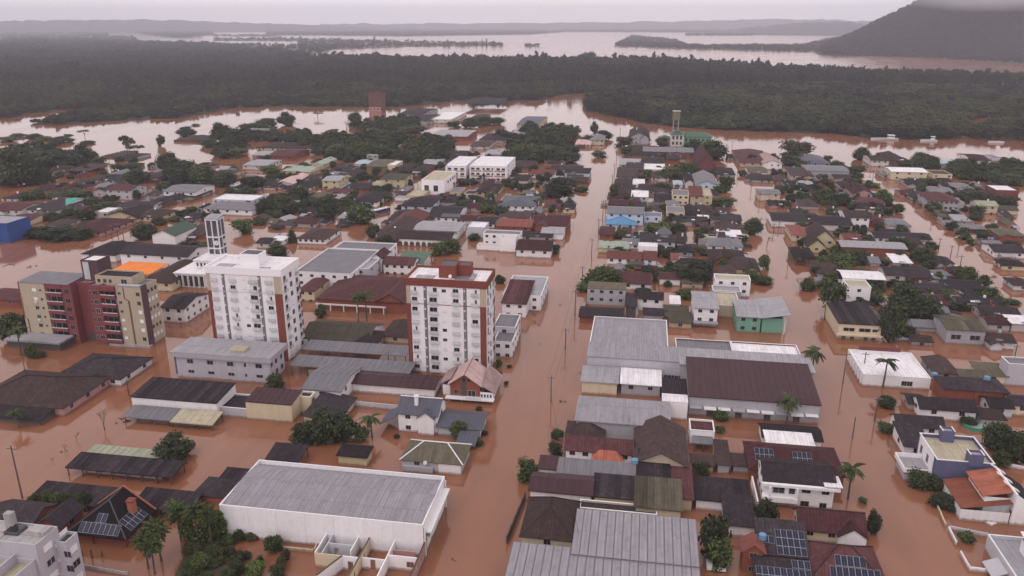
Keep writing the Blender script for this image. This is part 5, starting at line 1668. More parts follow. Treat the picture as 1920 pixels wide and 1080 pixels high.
# ---------------------------------------------------------------- green roofed building with its tower and the tank tower
def green_building():
    p = at(1262, 274, 0)
    t = thing('public_building', 'green roofed public building with square entrance tower by the channel', 'public building', (p.x, p.y, 0))
    lm('the green roofed building', (p.x, p.y, 8))
    wall_part(t, 'n', 2.5, 30, 2, 16, 7.5, 0, 'green'); roof_part(t, 'h', 2.5, 30, 2, 16, 7.5, 3.2, 'green', .8)
    wall_part(t, 'n', -11, -2.6, 2, 14, 5.5, 0, 'lgrey', name='wing_wall'); roof_part(t, 'h', -11, -2.6, 2, 14, 5.5, 2.2, 'green', .8)
    wall_part(t, 'n', -2.5, 8, -4, 6, 10.0, 0, 'offwhite', name='tower_wall'); roof_part(t, 'h', -2.5, 8, -4, 6, 10.0, 2.2, 'green', .8)
    roof_part(t, 'h', .5, 5, -1.5, 3.5, 11.9, 1.1, 'green', .4)
    F = face_of(-2.5, 8, -4, 6, 'front')
    for a in (2.2, 5.2, 8.2): window(t, F, a, 7.4, 1.7, 3.2, False)
    for a in (2.2, 5.2, 8.2): window(t, F, a, 3.0, 1.7, 2.6, False)
    F = face_of(2.5, 30, 2, 16, 'front')
    row_windows(t, (F[0] + Vector((6, 0, 0)), F[1], 20, 0), 6, 5, 1.8, 2.0, False)
    c = thing('water_tower', 'pale square water tank on a thin concrete tower behind the green roofs', 'water tower', (p.x + 2, p.y + 24, 0))
    zt = z_at(209, p.x + 2, p.y + 24); zb = z_at(224, p.x + 2, p.y + 24)
    MB().box(-3, 3, -3, 3, zb, zt).build('tank', M['w_olive'], c)
    MB().box(-3.3, 3.3, -3.3, 3.3, zt + .002, zt + .6).build('tank_lid', M['concrete'], c)
    for sx in (-2, 2):
        for sy in (-2, 2): MB().box(sx - .35, sx + .35, sy - .35, sy + .35, -1, zb).build('leg', M['concrete'], c)
    MB().box(-1.6, 1.6, -2.3, -2.0, zb * .5, zb * .5 + .5).build('brace', M['concrete'], c)
green_building()

# ---------------------------------------------------------------- old brick tower at the edge of the forest and the factory canopy
def brick_tower():
    p = at(708, 208, 0)
    t = thing('brick_tower', 'tall ruined red brick tower at the forest edge', 'tower', (p.x, p.y, 0))
    lm('the old brick tower', (p.x, p.y, 15))
    zt = z_at(174, p.x, p.y)
    hw = 7.2
    wall_part(t, 'f', -hw, hw, -8, 8, zt, 0, 'oldbrick')
    b = MB()
    for k in range(6): b.box(-hw + k * 2.4, -hw + k * 2.4 + 1.6, -8.0, -7.6, zt + .002, zt + [.8, 1.6, .6, 1.2, 2.0, 2.6][k])
    b.build('broken_edge', M['w_oldbrick'], t)
    MB().box(-hw - .15, hw + .15, -8.16, -8.002, -1, 5.0).build('base_band', M['w_pink'], t)
    for a in (2.0, 6.2, 10.4, 14.2): window(t, face_of(-hw, hw, -8.17, 8, 'front'), a, 3.0, 1.6, 2.2, False)
    b = MB()
    for k in range(4): b.box(-hw + 1.5 + k * 4.2, -hw + 2.3 + k * 4.2, -8.12, -8.002, 5.2, zt - 1)
    b.build('pilaster', M['w_oldbrick'], t)
brick_tower()
# ================================================================== the streets of houses
RG = None
def canopy(xl, yl, xr, yb, z, rise, rc, label, kind='s', posts=4, short=None):
    """roof on posts, open all round"""
    x0, x1, y0, y1 = rect(xl, yl, xr, yb, z)
    if y1 - y0 < 2.5: y1 = y0 + 2.5
    c = ((x0 + x1) / 2, (y0 + y1) / 2, 0)
    t = thing('open_shed', label, 'open shed', c)
    X0, X1, Y0, Y1 = x0 - c[0], x1 - c[0], y0 - c[1], y1 - c[1]
    r, fr = roof_part(t, kind, X0, X1, Y0, Y1, z, rise, rc, .0)
    if c[1] < 260 and 'dims' in fr:
        for s in ('front', 'back'):
            if s in fr: panel_strip(r, fr[s], fr['dims'][0], fr['dims'][1], M['r_' + rc], 1.6)
    for k in range(posts):
        for y in (Y0 + .3, Y1 - .3):
            x = X0 + .4 + (X1 - X0 - .8) * k / max(1, posts - 1)
            MB().box(x - .1, x + .1, y - .1, y + .1, -1, z - .02 + (rise * (y - Y0) / (Y1 - Y0) if kind == 's' else 0)).build('post', M['wood'], t)
    if short: LANDMARKS.append((short, *to_px((c[0], c[1], z))))
    return t

H = house
# ---- near left
H(244, 745, 406, 713, 4.2, 's', .9, 'white', 'dark', 'long dark sloping roof hall with white front and low awning, below the grey office', 'the dark roofed hall', name='hall', cat='hall', win=(0, 0), panels=1.8, oh=.2)
canopy(230, 783, 318, 765, 1.5, .8, 'grey', 'weathered dark half of the awning along the hall front')
canopy(318, 792, 398, 772, 1.5, .8, 'beige', 'pale olive awning at the right end of the hall front')
H(400, 762, 462, 737, 2.6, 'f', 0, 'lilac', 'dark', 'low flat roofed annex between the hall and the beige garage', win=(0, 0))
H(459, 754, 546, 731, 4.8, 's', .7, 'cream', 'mmaroon', 'beige garage block with dark maroon roof and wide brown door', 'the beige garage', name='garage', cat='garage', win=(0, 0), panels=1.5, oh=.1)
H(545, 742, 582, 738, 4.6, 'f', 0, 'cream', 'dark', 'narrow cream parapet wall block beside the beige garage', win=(0, 1))
H(566, 790, 632, 741, 2.0, 'sr', 1.5, 'cream', 'dark', 'dark sloping shed behind the clump of dark trees', win=(0, 0), name='shed')
H(563, 730, 640, 684, 4.0, 'gx', 1.2, 'white', 'grey', 'grey ridged roof house between the office and the maroon shed', win=(1, 2), panels=1.6)
H(638, 718, 816, 693, 2.6, 'gx', .8, 'white', 'mmaroon', 'long low maroon roofed shed with a strip of skylights', 'the long maroon shed', name='shed', win=(0, 0), panels=2.0)
canopy(566, 656, 762, 640, 3.0, .5, 'grey', 'long grey carport roof beside the white towers, farther one', posts=7)
canopy(542, 686, 768, 668, 3.0, .5, 'grey', 'long grey carport roof beside the white towers, nearer one', posts=8)
H(562, 634, 690, 600, 3.0, 'gx', 2.2, 'white', 'olive', 'long olive brown roof house behind the grey carports', win=(4, 1))
H(655, 645, 705, 618, 2.6, 'h', 1.8, 'beige', 'brown', 'small brown hipped annex by the palm, behind the carports', win=(1, 1))
H(712, 630, 768, 600, 2.4, 'h', 2.6, 'beige', 'brown', 'small brown pyramid roof house left of the red topped tower', win=(1, 1))
t, fr, loc, r = H(592, 560, 758, 514, 4.0, 'h', 3.0, 'brick', 'maroon', 'wide maroon roofed brick hall with white beam, left of the red topped tower', 'the wide maroon hall', name='hall', cat='hall', win=(0, 0))
MB().box(loc[0] - .3, loc[1] - 6, loc[2] - 1.3, loc[2] - .95, 2.2, 2.7).build('white_beam', M['trim'], t)
for k in range(6): MB().box(loc[0] + k * (loc[1] - loc[0] - 6) / 5.2, loc[0] + .35 + k * (loc[1] - loc[0] - 6) / 5.2, loc[2] - 1.25, loc[2] - 1.0, -1, 2.198).build('post', M['trim'], t)
H(700, 566, 762, 528, 4.0, 'gy', 3.0, 'brick', 'maroon', 'maroon gabled wing against the red topped tower', win=(0, 0), name='hall', cat='hall')
H(553, 509, 658, 465, 6.5, 'f', 0, 'white', 'grey', 'large white concrete block with flat grey roof right of the white topped tower', 'the flat grey roofed block', name='building', cat='building', win=(5, 5))
H(556, 545, 590, 520, 4.0, 'h', 1.2, 'cream', 'maroon', 'small maroon roof house against the flat grey roofed block', win=(2, 1))
H(626, 465, 729, 452, 5.5, 'f', 0, 'white', 'grey', 'long white building with grey roof behind the flat roofed block', name='building', cat='building', win=(3, 2))
H(662, 503, 690, 470, 6, 'f', 0, 'lilac', 'lgrey', 'narrow pale lilac block right of the flat grey roofed block', win=(1, 3))
H(692, 484, 717, 470, 6.0, 'gy', 1.6, 'white', 'maroon', 'small white gabled house before the green awning', win=(0, 1))
H(716, 495, 776, 482, 4.2, 'gx', 1.8, 'white', 'maroon', 'white house with maroon roof and long upper windows', win=(4, 1))
canopy(738, 492, 792, 472, 3.6, .4, 'green', 'green awning sheet behind the maroon roofed white house')
H(939, 569, 988, 534, 5.0, 's', 2.0, 'white', 'maroon', 'white house with steep maroon roof right of the red topped tower', 'the steep maroon roof house', win=(2, 1), panels=1.5)
H(943, 552, 1014, 516, 5.5, 'f', 0, 'white', 'lgrey', 'white flat roofed building on the street corner behind the steep maroon roof', win=(3, 4), name='building', cat='building')
H(925, 612, 966, 588, 6.5, 'f', 0, 'lgrey', 'grey', 'grey flat roofed block low against the red topped tower', win=(1, 2))
H(925, 640, 960, 612, 5.0, 'f', 0, 'white', 'grey', 'white terrace block on the main street corner', 'the white terrace block', win=(2, 3))
H(299, 577, 346, 548, 5.2, 'gx', 1.6, 'white', 'dark', 'two storey white house with slate roof and side balcony left of the white topped tower', 'the white balcony house', win=(2, 4), panels=1.5)
H(222, 476, 352, 456, 5.6, 'gx', 1.8, 'white', 'dark', 'white hall with dark roof behind the orange tarpaulin', 'the orange tarpaulin hall', name='hall', cat='hall', win=(4, 1))
canopy(201, 511, 280, 492, 4.5, .3, 'tarp', 'bright orange tarpaulin awning behind the stair tower', posts=3)
H(150, 476, 216, 452, 3.2, 'h', 2.6, 'white', 'dark', 'dark hipped roof house behind the stair tower', win=(2, 1))
H(258, 528, 322, 488, 3.5, 'h', 2.8, 'cream', 'brown', 'brown roofed house with tall doors behind the red apartments', win=(3, 4))
H(330, 495, 362, 478, 3.0, 'gx', 1.0, 'white', 'maroon', 'low maroon roof left of the church hall', win=(1, 1))
H(105, 703, 226, 662, 2.2, 'h', 2.6, 'white', 'dark', 'dark hipped house in front of the red and cream apartments', win=(4, 2), ridge=M['r_brown'])
H(-60, 752, 118, 693, 2.4, 'h', 3.6, 'pink', 'brown', 'broad mossy brown roof house with pink walls at the left edge', 'the pink walled house', win=(4, 3), ridge=M['r_brown'])
H(-40, 780, 74, 757, 1.6, 's', .8, 'dark', 'dark', 'low charcoal shed roof in the water below the pink walled house', name='shed', win=(0, 0))
canopy(122, 878, 322, 853, 1.9, .7, 'dark', 'long charcoal shed roof on posts standing in the water', posts=8, short='the long charcoal shed')
canopy(154, 856, 288, 836, 1.7, .3, 'palegreen', 'pale green sheet roof behind the long charcoal shed', posts=6)
canopy(52, 938, 190, 908, 1.6, .8, 'dark', 'dark long roof behind the black solar house, left part', posts=6)
canopy(243, 952, 352, 920, 1.8, .8, 'dark', 'dark long roof behind the black solar house, right part', posts=5)
H(62, 985, 112, 944, 4.2, 'gy', 1.6, 'terracotta', 'dark', 'brick red gabled house between the corner block and the solar house', win=(2, 1))
H(-30, 975, 60, 935, 3.4, 'gx', 1.4, 'brick', 'dark', 'dark roof house behind the corner apartment block', win=(2, 2))
H(358, 928, 428, 893, 1.9, 'h', 1.5, 'orange', 'dark', 'small dark hipped pavilion left of the white warehouse', win=(0, 0))
canopy(405, 905, 466, 880, 2.0, .5, 'dark', 'dark lean to beside the small pavilion', posts=3)
canopy(497, 862, 560, 837, 2.0, 1.0, 'dark', 'charcoal roof behind the far left corner of the white warehouse', posts=3)
H(629, 855, 689, 836, 2.4, 's', .5, 'yellow', 'dark', 'tiny yellow shed with dark roof behind the white warehouse', 'the tiny yellow shed', name='shed', win=(0, 0))
# white house with grey roofs
t, fr, loc, r = H(742, 775, 822, 744, 5.0, 'gx', 2.4, 'white', 'bluegrey', 'white house with slate grey roof, small gable and white chimney', 'the white slate roof house', win=(2, 1), ridge=M['trim'])
x0, x1, y0, y1 = loc
ch = MB().box(-1.2, -.4, -2.2, -1.4, 6.0, 8.6).build('chimney', M['w_white'], t)
MB().box(-1.35, -.25, -2.35, -1.25, 8.602, 8.8).build('chimney_cap', M['trim'], ch)
wall_part(t, 'gy', .3, 4.2, y0 - 1.0, y0 + 1.5, 4.6, 1.5, 'white', name='gable_wall')
roof_part(t, 'gy', .3, 4.2, y0 - 1.0, y0 + 2.5, 4.6, 1.5, 'bluegrey', .35)
roof_part(t, 'sl', x0 - 4.6, x0 - .55, y0 - .5, y1 - 2, 1.6, 2.4, 'bluegrey', .1)
roof_part(t, 'gx', x1 + .2, x1 + 11.0, y0 - .8, y1 - .5, 2.6, 1.2, 'bluegrey', .4)
wall_part(t, 'gx', x1 + .25, x1 + 10.6, y0 - .4, y1 - .9, 2.55, 1.2, 'lgrey', name='annex_wall')
roof_part(t, 's', x1 + 6.0, x1 + 10.6, y0 - 6.5, y0 - 1.4, 1.2, 1.0, 'bluegrey', .1)
# mossy hip roof house
t, fr, loc, r = H(749, 862, 868, 824, 2.7, 'h', 2.6, 'office', 'olive', 'olive mossy hipped roof house with white ridge tiles by the main street', 'the mossy roof house', win=(2, 1), ridge=M['trim'])
x0, x1, y0, y1 = loc
MB().box(x0 + .3, x0 + 7.2, y0 - .9, y0 - .05, -1, 1.5).build('low_wall', M['w_grey'], t)
MB().box(x1 - 5.2, x1 - .1, y0 - .25, y0 - .05, -1, 2.5).build('garage_wall', M['w_white'], t)
b = MB(); b.tube([(-1.2, y0 - .5, 2.6), (-1.2, y0 - .75, 2.75), (-1.2, y0 - .95, 2.8)], [.08, .4, .45], 10); b.build('satellite_dish', M['dish'], t)

# ---- foreground right of the main street
H(1105, 646, 1253, 593, 7.0, 'f', 0, 'office', 'metal', 'big grey metal roofed warehouse beside the main street, farther half', 'the big grey warehouse', name='warehouse', cat='warehouse', win=(0, 0), panels=1.5)
t, fr, loc, r = H(1100, 669, 1288, 647, 6.6, 's', 1.0, 'office', 'metal', 'grey metal warehouse with rows of high strip windows', name='warehouse', cat='warehouse', win=(0, 0), panels=1.5, oh=.15)
F = face_of(*loc, 'front')
for k in range(15): window(t, F, F[2] * (.42 + .036 * k + .012 * (k // 5)), 2.2, .85, 1.0)
t, fr, loc, r = H(1088, 716, 1160, 690, 3.6, 's', .7, 'cream', 'lgrey', 'pale grey lean to roof with cream wall on the main street', win=(0, 0), panels=1.4)
H(1162, 720, 1241, 694, 3.4, 's', .7, 'grey', 'white', 'white sheet roof beside the cream walled lean to', win=(2, 0), panels=1.4)
H(1240, 748, 1292, 712, 2.6, 's', .6, 'grey', 'dark', 'dark lean to between the white sheet roof and the maroon warehouse', win=(0, 0))
H(1242, 752, 1290, 738, 4.8, 'f', 0, 'tower', 'white', 'small tall white block in front of the maroon warehouse', win=(0, 0))
b = MB(); p = at(1270, 742, 5)
t, fr, loc, r = H(1291, 744, 1541, 684, 5.2, 's', 2.4, 'grey', 'mmaroon', 'huge dark maroon warehouse roof in the middle of the right block', 'the maroon warehouse', name='warehouse', cat='warehouse', win=(0, 0), panels=1.6, oh=.3)
x0, x1, y0, y1 = loc
for k in range(9):
    a = x0 + (x1 - x0) * (k + .5) / 9
    MB().box(a - 1.6, a + 1.4, y0 - 1.5, y0 - .02, 2.6 - .15 * (k % 2), 2.75).build('awning', M['trim'] if k % 3 else M['w_grey'], t)
    if k % 2: MB().box(a - .8, a + .8, y0 - .08, y0 - .01, 0, 2.3).build('gate', M['w_dark'], t)
H(1274, 684, 1530, 657, 6.6, 's', .8, 'grey', 'lgrey', 'long pale grey metal roof behind the maroon warehouse', name='warehouse', cat='warehouse', win=(0, 0), panels=1.5)
H(1268, 658, 1375, 634, 5.6, 'f', 0, 'maroon', 'grey', 'flat grey roof inside a maroon parapet behind the big warehouses', name='building', cat='building', win=(0, 0))
H(1376, 664, 1504, 640, 5.8, 'f', 0, 'maroon', 'white', 'flat white roof inside a maroon parapet near the side street', name='building', cat='building', win=(0, 0))
H(1077, 789, 1258, 742, 4.8, 'gx', 1.0, 'grey', 'metal', 'pale arched metal roof beside the main street, below the cream lean to', 'the pale arched roof', name='warehouse', cat='warehouse', win=(0, 0), panels=1.3)
H(1058, 818, 1134, 788, 2.8, 'h', 1.8, 'white', 'brown', 'brown hipped roof in front of the pale arched roof', win=(1, 1))
H(1057, 843, 1188, 815, 3.2, 'gx', 1.8, 'white', 'maroon', 'long maroon tiled roof house with white front by the main street', 'the long maroon house', win=(5, 1))
H(1186, 868, 1292, 795, 4.0, 'gy', 2.8, 'beige', 'brown', 'large brown roof with central ridge in the dense block', 'the large ridged brown roof', win=(3, 3))
H(1108, 863, 1168, 844, 2.4, 'h', 1.6, 'white', 'orange', 'small rust orange hipped roof in the dense block', 'the rust orange roof', win=(0, 0))
H(1195, 902, 1258, 850, 3.4, 's', 1.2, 'brick', 'dark', 'dark sheet roof between the rust orange roof and the olive roof', win=(0, 0), panels=1.6)
H(1259, 935, 1302, 872, 3.0, 's', .8, 'beige', 'maroon', 'narrow dark maroon roof at the right edge of the dense block', win=(0, 0))
H(1008, 880, 1050, 858, 3.4, 's', .6, 'white', 'mmaroon', 'rusty maroon end of the grey strip roof on the main street', win=(0, 1), panels=1.3)
H(1043, 888, 1192, 862, 3.4, 's', .6, 'white', 'grey', 'long grey strip roof in the dense block', win=(3, 0), panels=1.4)
H(990, 920, 1112, 884, 3.6, 'gx', 1.0, 'white', 'mmaroon', 'long rusty maroon roof beside the main street', 'the rusty maroon roof', win=(0, 2), panels=1.2)
H(1110, 932, 1192, 893, 3.4, 's', .8, 'cream', 'dark', 'charcoal sheet roof between the rusty maroon and the olive roof', win=(0, 0), panels=1.4)
H(1188, 952, 1281, 900, 3.8, 's', 1.0, 'cream', 'olive', 'olive grey fibre cement roof in the dense block', 'the olive fibre roof', win=(0, 1), panels=1.4)
t, fr, loc, r = H(1086, 952, 1232, 942, 3.2, 'f', 0, 'cream', 'dark', 'ruined cream wall strip with broken openings behind the metal roof', win=(6, 0))
t, fr, loc, r = H(973, 1006, 1078, 932, 5.2, 'h', 3.8, 'cream', 'brown', 'old mossy brown pyramid roof house with cream walls by the main street', 'the brown pyramid roof', win=(1, 1), ridge=M['r_brown'])
H(1070, 1040, 1312, 962, 5.2, 's', .9, 'lgrey', 'grey', 'big ribbed metal roof beside the brown pyramid roof, upper of the two', 'the ribbed metal roofs', name='warehouse', cat='warehouse', win=(0, 0), panels=1.5, prc='metal', oh=.1)
H(942, 1100, 1318, 1022, 4.4, 's', .6, 'dark', 'grey', 'big ribbed metal roof at the bottom edge, lower of the two', name='warehouse', cat='warehouse', win=(0, 0), panels=1.5, prc='metal', oh=.1)
H(1294, 806, 1340, 785, 3.8, 'f', 0, 'tower', 'maroon', 'small maroon flat roof in a white frame right of the dense block', win=(0, 0))
canopy(1300, 832, 1338, 808, 2.2, .1, 'grey', 'grey pergola roof below the small framed maroon roof', posts=3)
H(1293, 870, 1342, 849, 2.0, 'gx', .8, 'beige', 'brown', 'low brown roof under the grey pergola', win=(0, 0))
H(1343, 872, 1372, 828, 2.4, 's', .6, 'grey', 'brown', 'narrow brown roof with white stripe right of the pergola', win=(0, 0))
H(1372, 874, 1408, 852, 1.8, 's', .4, 'grey', 'brown', 'low brown shed beside the narrow striped roof', win=(0, 0), name='shed')
H(1302, 938, 1412, 898, 2.4, 's', .8, 'white', 'dark', 'dark sheet roof left of the white two storey house', win=(0, 0), panels=1.6)
H(1358, 985, 1422, 932, 2.6, 's', .8, 'white', 'dark', 'charcoal roof in front of the dark sheet roof', win=(0, 0))
H(1428, 820, 1545, 792, 2.6, 'gx', .9, 'white', 'dark', 'charcoal shed behind the bright white roof', win=(0, 0), name='shed')
H(1436, 833, 1530, 810, 3.0, 's', .5, 'white', 'white', 'bright white sheet roof above the maroon solar house', 'the bright white roof', win=(0, 0), panels=1.6, name='shed')
t, fr, loc, r = H(1404, 880, 1588, 826, 3.2, 'h', 2.6, 'brick', 'maroon', 'maroon hipped roof house with two solar arrays behind the white two storey house', 'the maroon solar house', win=(3, 2))
solar_array(t, fr['front'], 1.6, 2.6, 4, 2, 1.0, 1.7); solar_array(t, fr['front'], 9.6, 2.4, 4, 2, 1.0, 1.7)
t, fr, loc, r = H(1430, 902, 1571, 856, 5.6, 'gx', 1.8, 'white', 'dark', 'white two storey house with dark roof and balcony beside the side street', 'the white two storey house', win=(0, 3), ridge=M['r_brown'], panels=0)
x0, x1, y0, y1 = loc
F = face_of(*loc, 'front')
for a, w_, h_, zz in ((3.0, 2.4, 1.5, 3.6), (5.6, 1.2, 1.4, 3.6), (8.4, 1.8, 1.2, 4.0), (12.2, 1.5, 1.2, 4.0), (8.4, 1.7, 1.2, .9), (12.0, 1.4, 1.2, .8)): window(t, F, min(a, F[2] - 1), zz, w_, h_)
MB().box(x0 - .6, x1 + .9, y0 - 1.2, y0 - .5, 4.9, 5.5).build('white_eave', M['w_white'], t)
MB().box(x0 - .3, x0 + 6.6, y0 - 1.6, y0 - .02, 1.6, 2.7).build('balcony', M['w_white'], t)
for a in (1.0, 6.4): MB().box(x0 + a - .15, x0 + a + .15, y0 - 1.5, y0 - 1.2, 2.702, 4.89).build('column', M['w_white'], t)
MB().box(x1 - 2.2, x1 + 1.3, y0 - 1.0, y0 + 3.4, 5.75, 5.95).build('white_canopy', M['r_white'], t)
MB().box(x0 - 1.5, x0 - 1.2, y0 - 3, y1 - 2, -1, 2.2).build('garden_wall', M['w_white'], t)
t, fr, loc, r = H(1496, 992, 1628, 952, 2.8, 'gx', 2.4, 'cream', 'maroon', 'reddish brown tiled house with white gable dormer beside the side street', 'the reddish tiled house', win=(3, 2), ridge=M['r_brown'])
x0, x1, y0, y1 = loc
wall_part(t, 'gy', 1.0, 6.0, y0 - 1.2, y0 + 2, 2.6, 1.7, 'white', name='gable_wall'); roof_part(t, 'gy', 1.0, 6.0, y0 - 1.2, y0 + 3, 2.6, 1.7, 'maroon', .3)
t, fr, loc, r = H(1518, 1085, 1668, 1012, 2.6, 'h', 3.6, 'brick', 'maroon', 'dark maroon hipped house with a row of solar panels at the bottom edge', 'the dark maroon solar house', win=(2, 2), ridge=M['r_brown'])
solar_array(t, fr['front'], 3.6, .7, 8, 1, 1.05, 2.0); solar_array(t, fr['front'], 4.6, 2.8, 5, 1, 1.05, 2.0)
t, fr, loc, r = H(1420, 1040, 1520, 990, 3.0, 's', 2.4, 'brick', 'dark', 'dark roof covered by large solar arrays beside the dark maroon solar house', 'the large solar arrays', win=(0, 0))
solar_array(t, fr['front'], 3.6, .3, 5, 3, 1.05, 1.9); solar_array(t, fr['front'], .2, 2.6, 3, 1, 1.05, 1.7)
t, fr, loc, r = H(1416, 1096, 1528, 1052, 2.6, 's', 1.2, 'brick', 'dark', 'low solar roof at the bottom edge below the large solar arrays', win=(0, 0))
solar_array(t, fr['front'], .4, .3, 9, 2, 1.05, 1.9); solar_array(t, fr['front'], 6.8, 4.3, 3, 1, 1.05, 1.9)
t, fr, loc, r = H(1390, 1034, 1438, 1008, 4.6, 'gy', 1.4, 'brick', 'red', 'small red brick gabled house with blue water tank on its roof', 'the little brick house', win=(1, 1))
put_on(t, face_of(*loc, 'front'), 3.6, 1.4, 'air_conditioner', ME_AC, 1.2, 1.2)
b = MB(); b.tube([(1.8, 1.5, 5.3), (1.8, 1.5, 6.2)], [.75, .65], 12); b.build('water_tank', M['tank'], t)
b = MB(); b.slab([(1328, 1, 0)] * 3, .1) if False else None
# ---- right of the side street, near
t, fr, loc, r = H(1619, 702, 1746, 655, 3.4, 'f', 0, 'white', 'white', 'white warehouse with bright flat roof beside the side street', 'the white flat warehouse', name='warehouse', cat='warehouse', win=(0, 0), panels=0)
F = face_of(*loc, 'front')
for a in (.62, .70): window(t, F, F[2] * a, 1.5, 1.5, 1.4)
MB().box(loc[0] + 3, loc[1] - 3, loc[3] - .15, loc[3] + .3, 3.52, 4.6).build('maroon_parapet', M['w_maroon'], t)
for k in range(5): MB().box(loc[0] - .35, loc[0] - .02, loc[2] + 1 + k * 2.8, loc[2] + 1.4 + k * 2.8, -1, 3.1).build('buttress', M['w_white'], t)
H(1750, 699, 1802, 668, 2.6, 'h', 2.4, 'grey', 'brown', 'dark brown pyramid roof right of the white flat warehouse', win=(1, 1))
H(1798, 706, 1852, 690, 2.4, 'gx', 1.0, 'beige', 'olive', 'low olive roof beside the dark brown pyramid roof', win=(1, 1))
H(1836, 704, 1894, 682, 2.6, 's', .7, 'cream', 'olive', 'olive lean to next to the lilac block at the right edge', win=(1, 1))
H(1892, 682, 1940, 668, 6.5, 'f', 0, 'lilac', 'grey', 'pale lilac two storey block at the right edge', 'the lilac edge block', win=(0, 0))
t, fr, loc, r = H(1768, 729, 1832, 704, 4.2, 'h', 1.8, 'brick', 'dark', 'brick house with dark hipped roof, left one of the pair', 'the brick pair', win=(0, 0))
H(1826, 733, 1896, 706, 4.2, 'h', 1.8, 'brick', 'dark', 'brick house with dark hipped roof, right one of the pair', win=(0, 0))
H(1724, 766, 1836, 742, 3.0, 'gx', 1.6, 'white', 'dark', 'dark ridged house with white verge in front of the brick pair', win=(2, 1))
H(1702, 757, 1738, 736, 2.0, 'gx', 1.0, 'beige', 'dark', 'low dark roof left of the white verge house', win=(1, 1))
H(1680, 798, 1775, 776, 3.0, 'gx', 1.6, 'white', 'dark', 'dark roof house left of the purple flat roofed house', 'the dark corner house', win=(2, 1))
H(1694, 838, 1748, 800, 2.6, 's', 1.4, 'white', 'dark', 'steep dark tiled roof against the purple flat roofed house', win=(1, 1))
H(1855, 764, 1905, 742, 2.8, 'gx', 1.0, 'lgrey', 'dark', 'dark roof beside a debris pile behind the purple house', win=(1, 1))
H(1838, 786, 1890, 768, 2.0, 's', .6, 'grey', 'brown', 'low brown shed behind the round pool', win=(0, 0), name='shed')
H(1896, 760, 1945, 738, 3.0, 'gx', 1.0, 'cream', 'dark', 'dark roof cut by the right edge', win=(1, 1))

def purple_house():
    z = 6.6
    x0, x1, y0, y1 = rect(1757, 862, 1866, 812, z)
    c = ((x0 + x1) / 2, (y0 + y1) / 2, 0)
    t = thing('house', 'modern house with dark purple walls, white trim and flat sand coloured roof', 'house', c)
    lm('the purple flat roofed house', (c[0], c[1], z))
    X0, X1, Y0, Y1 = x0 - c[0], x1 - c[0], y0 - c[1], y1 - c[1]
    wall_part(t, 'f', X0, X1, Y0, Y1, z, 0, 'purple')
    MB().box(X0 + .21, X1 - .21, Y0 + .21, Y1 - .21, z - 1.0, z - .8).build('roof', M['r_beige'], t)
    for q in ((X0 - .05, X1 + .05, Y0 - .05, Y0 + .25), (X0 - .05, X1 + .05, Y1 - .25, Y1 + .05), (X0 - .05, X0 + .25, Y0 + .25, Y1 - .25), (X1 - .25, X1 + .05, Y0 + .25, Y1 - .25)):
        MB().box(*q, z + .002, z + .14).build('parapet_cap', M['trim'], t)
    for (a, d, w_) in ((4.0, Y1 - 2.0, 2.6), (6.2, Y0 - .3, 2.8)):
        wall_part(t, 'f', X0 + a, X0 + a + w_, d, d + 2.2, z + 2.0, 0, 'purple', z - .8, 'stair_box')
        MB().box(X0 + a + .21, X0 + a + w_ - .21, d + .21, d + 1.99, z + 1.5, z + 1.6).build('stair_box_roof', M['r_lgrey'], t)
        b = MB(); b.box(X0 + a - .04, X0 + a + .2, d - .04, d + 2.24, z + 2.002, z + 2.12); b.box(X0 + a + w_ - .2, X0 + a + w_ + .04, d - .04, d + 2.24, z + 2.002, z + 2.12); b.build('parapet_cap', M['trim'], t)
    MB().box(X0 - .12, X0 - .01, Y0 + 1.5, Y1 - 1.0, -1, z - .1).build('white_side', M['w_white'], t)
    F = face_of(X0 - .13, X1, Y0, Y1, 'left')
    for a in (3.0, 7.0):
        window(t, F, a, 4.2, 1.2, 1.9); window(t, F, a, 1.2, 1.2, 1.2)
    MB().box(X0 - 5.8, X0 - .15, Y0 + 1.0, Y0 + 7.6, 2.2, 2.45).build('terrace_slab', M['r_lgrey'], t)
    b = MB(); b.box(X0 - 5.9, X0 - 5.7, Y0 + .9, Y0 + 7.7, 2.46, 3.5); b.box(X0 - 5.69, X0 - .2, Y0 + .85, Y0 + 1.0, 2.46, 3.5); b.box(X0 - 5.69, X0 - .2, Y0 + 7.6, Y0 + 7.75, 2.46, 3.5); b.build('terrace_parapet', M['w_white'], t)
    MB().box(X0 - 5.4, X0 - .2, Y0 + 1.4, Y0 + 7.2, -1, 2.19).build('terrace_wall', M['w_lilac'], t)
    return t
purple_house()

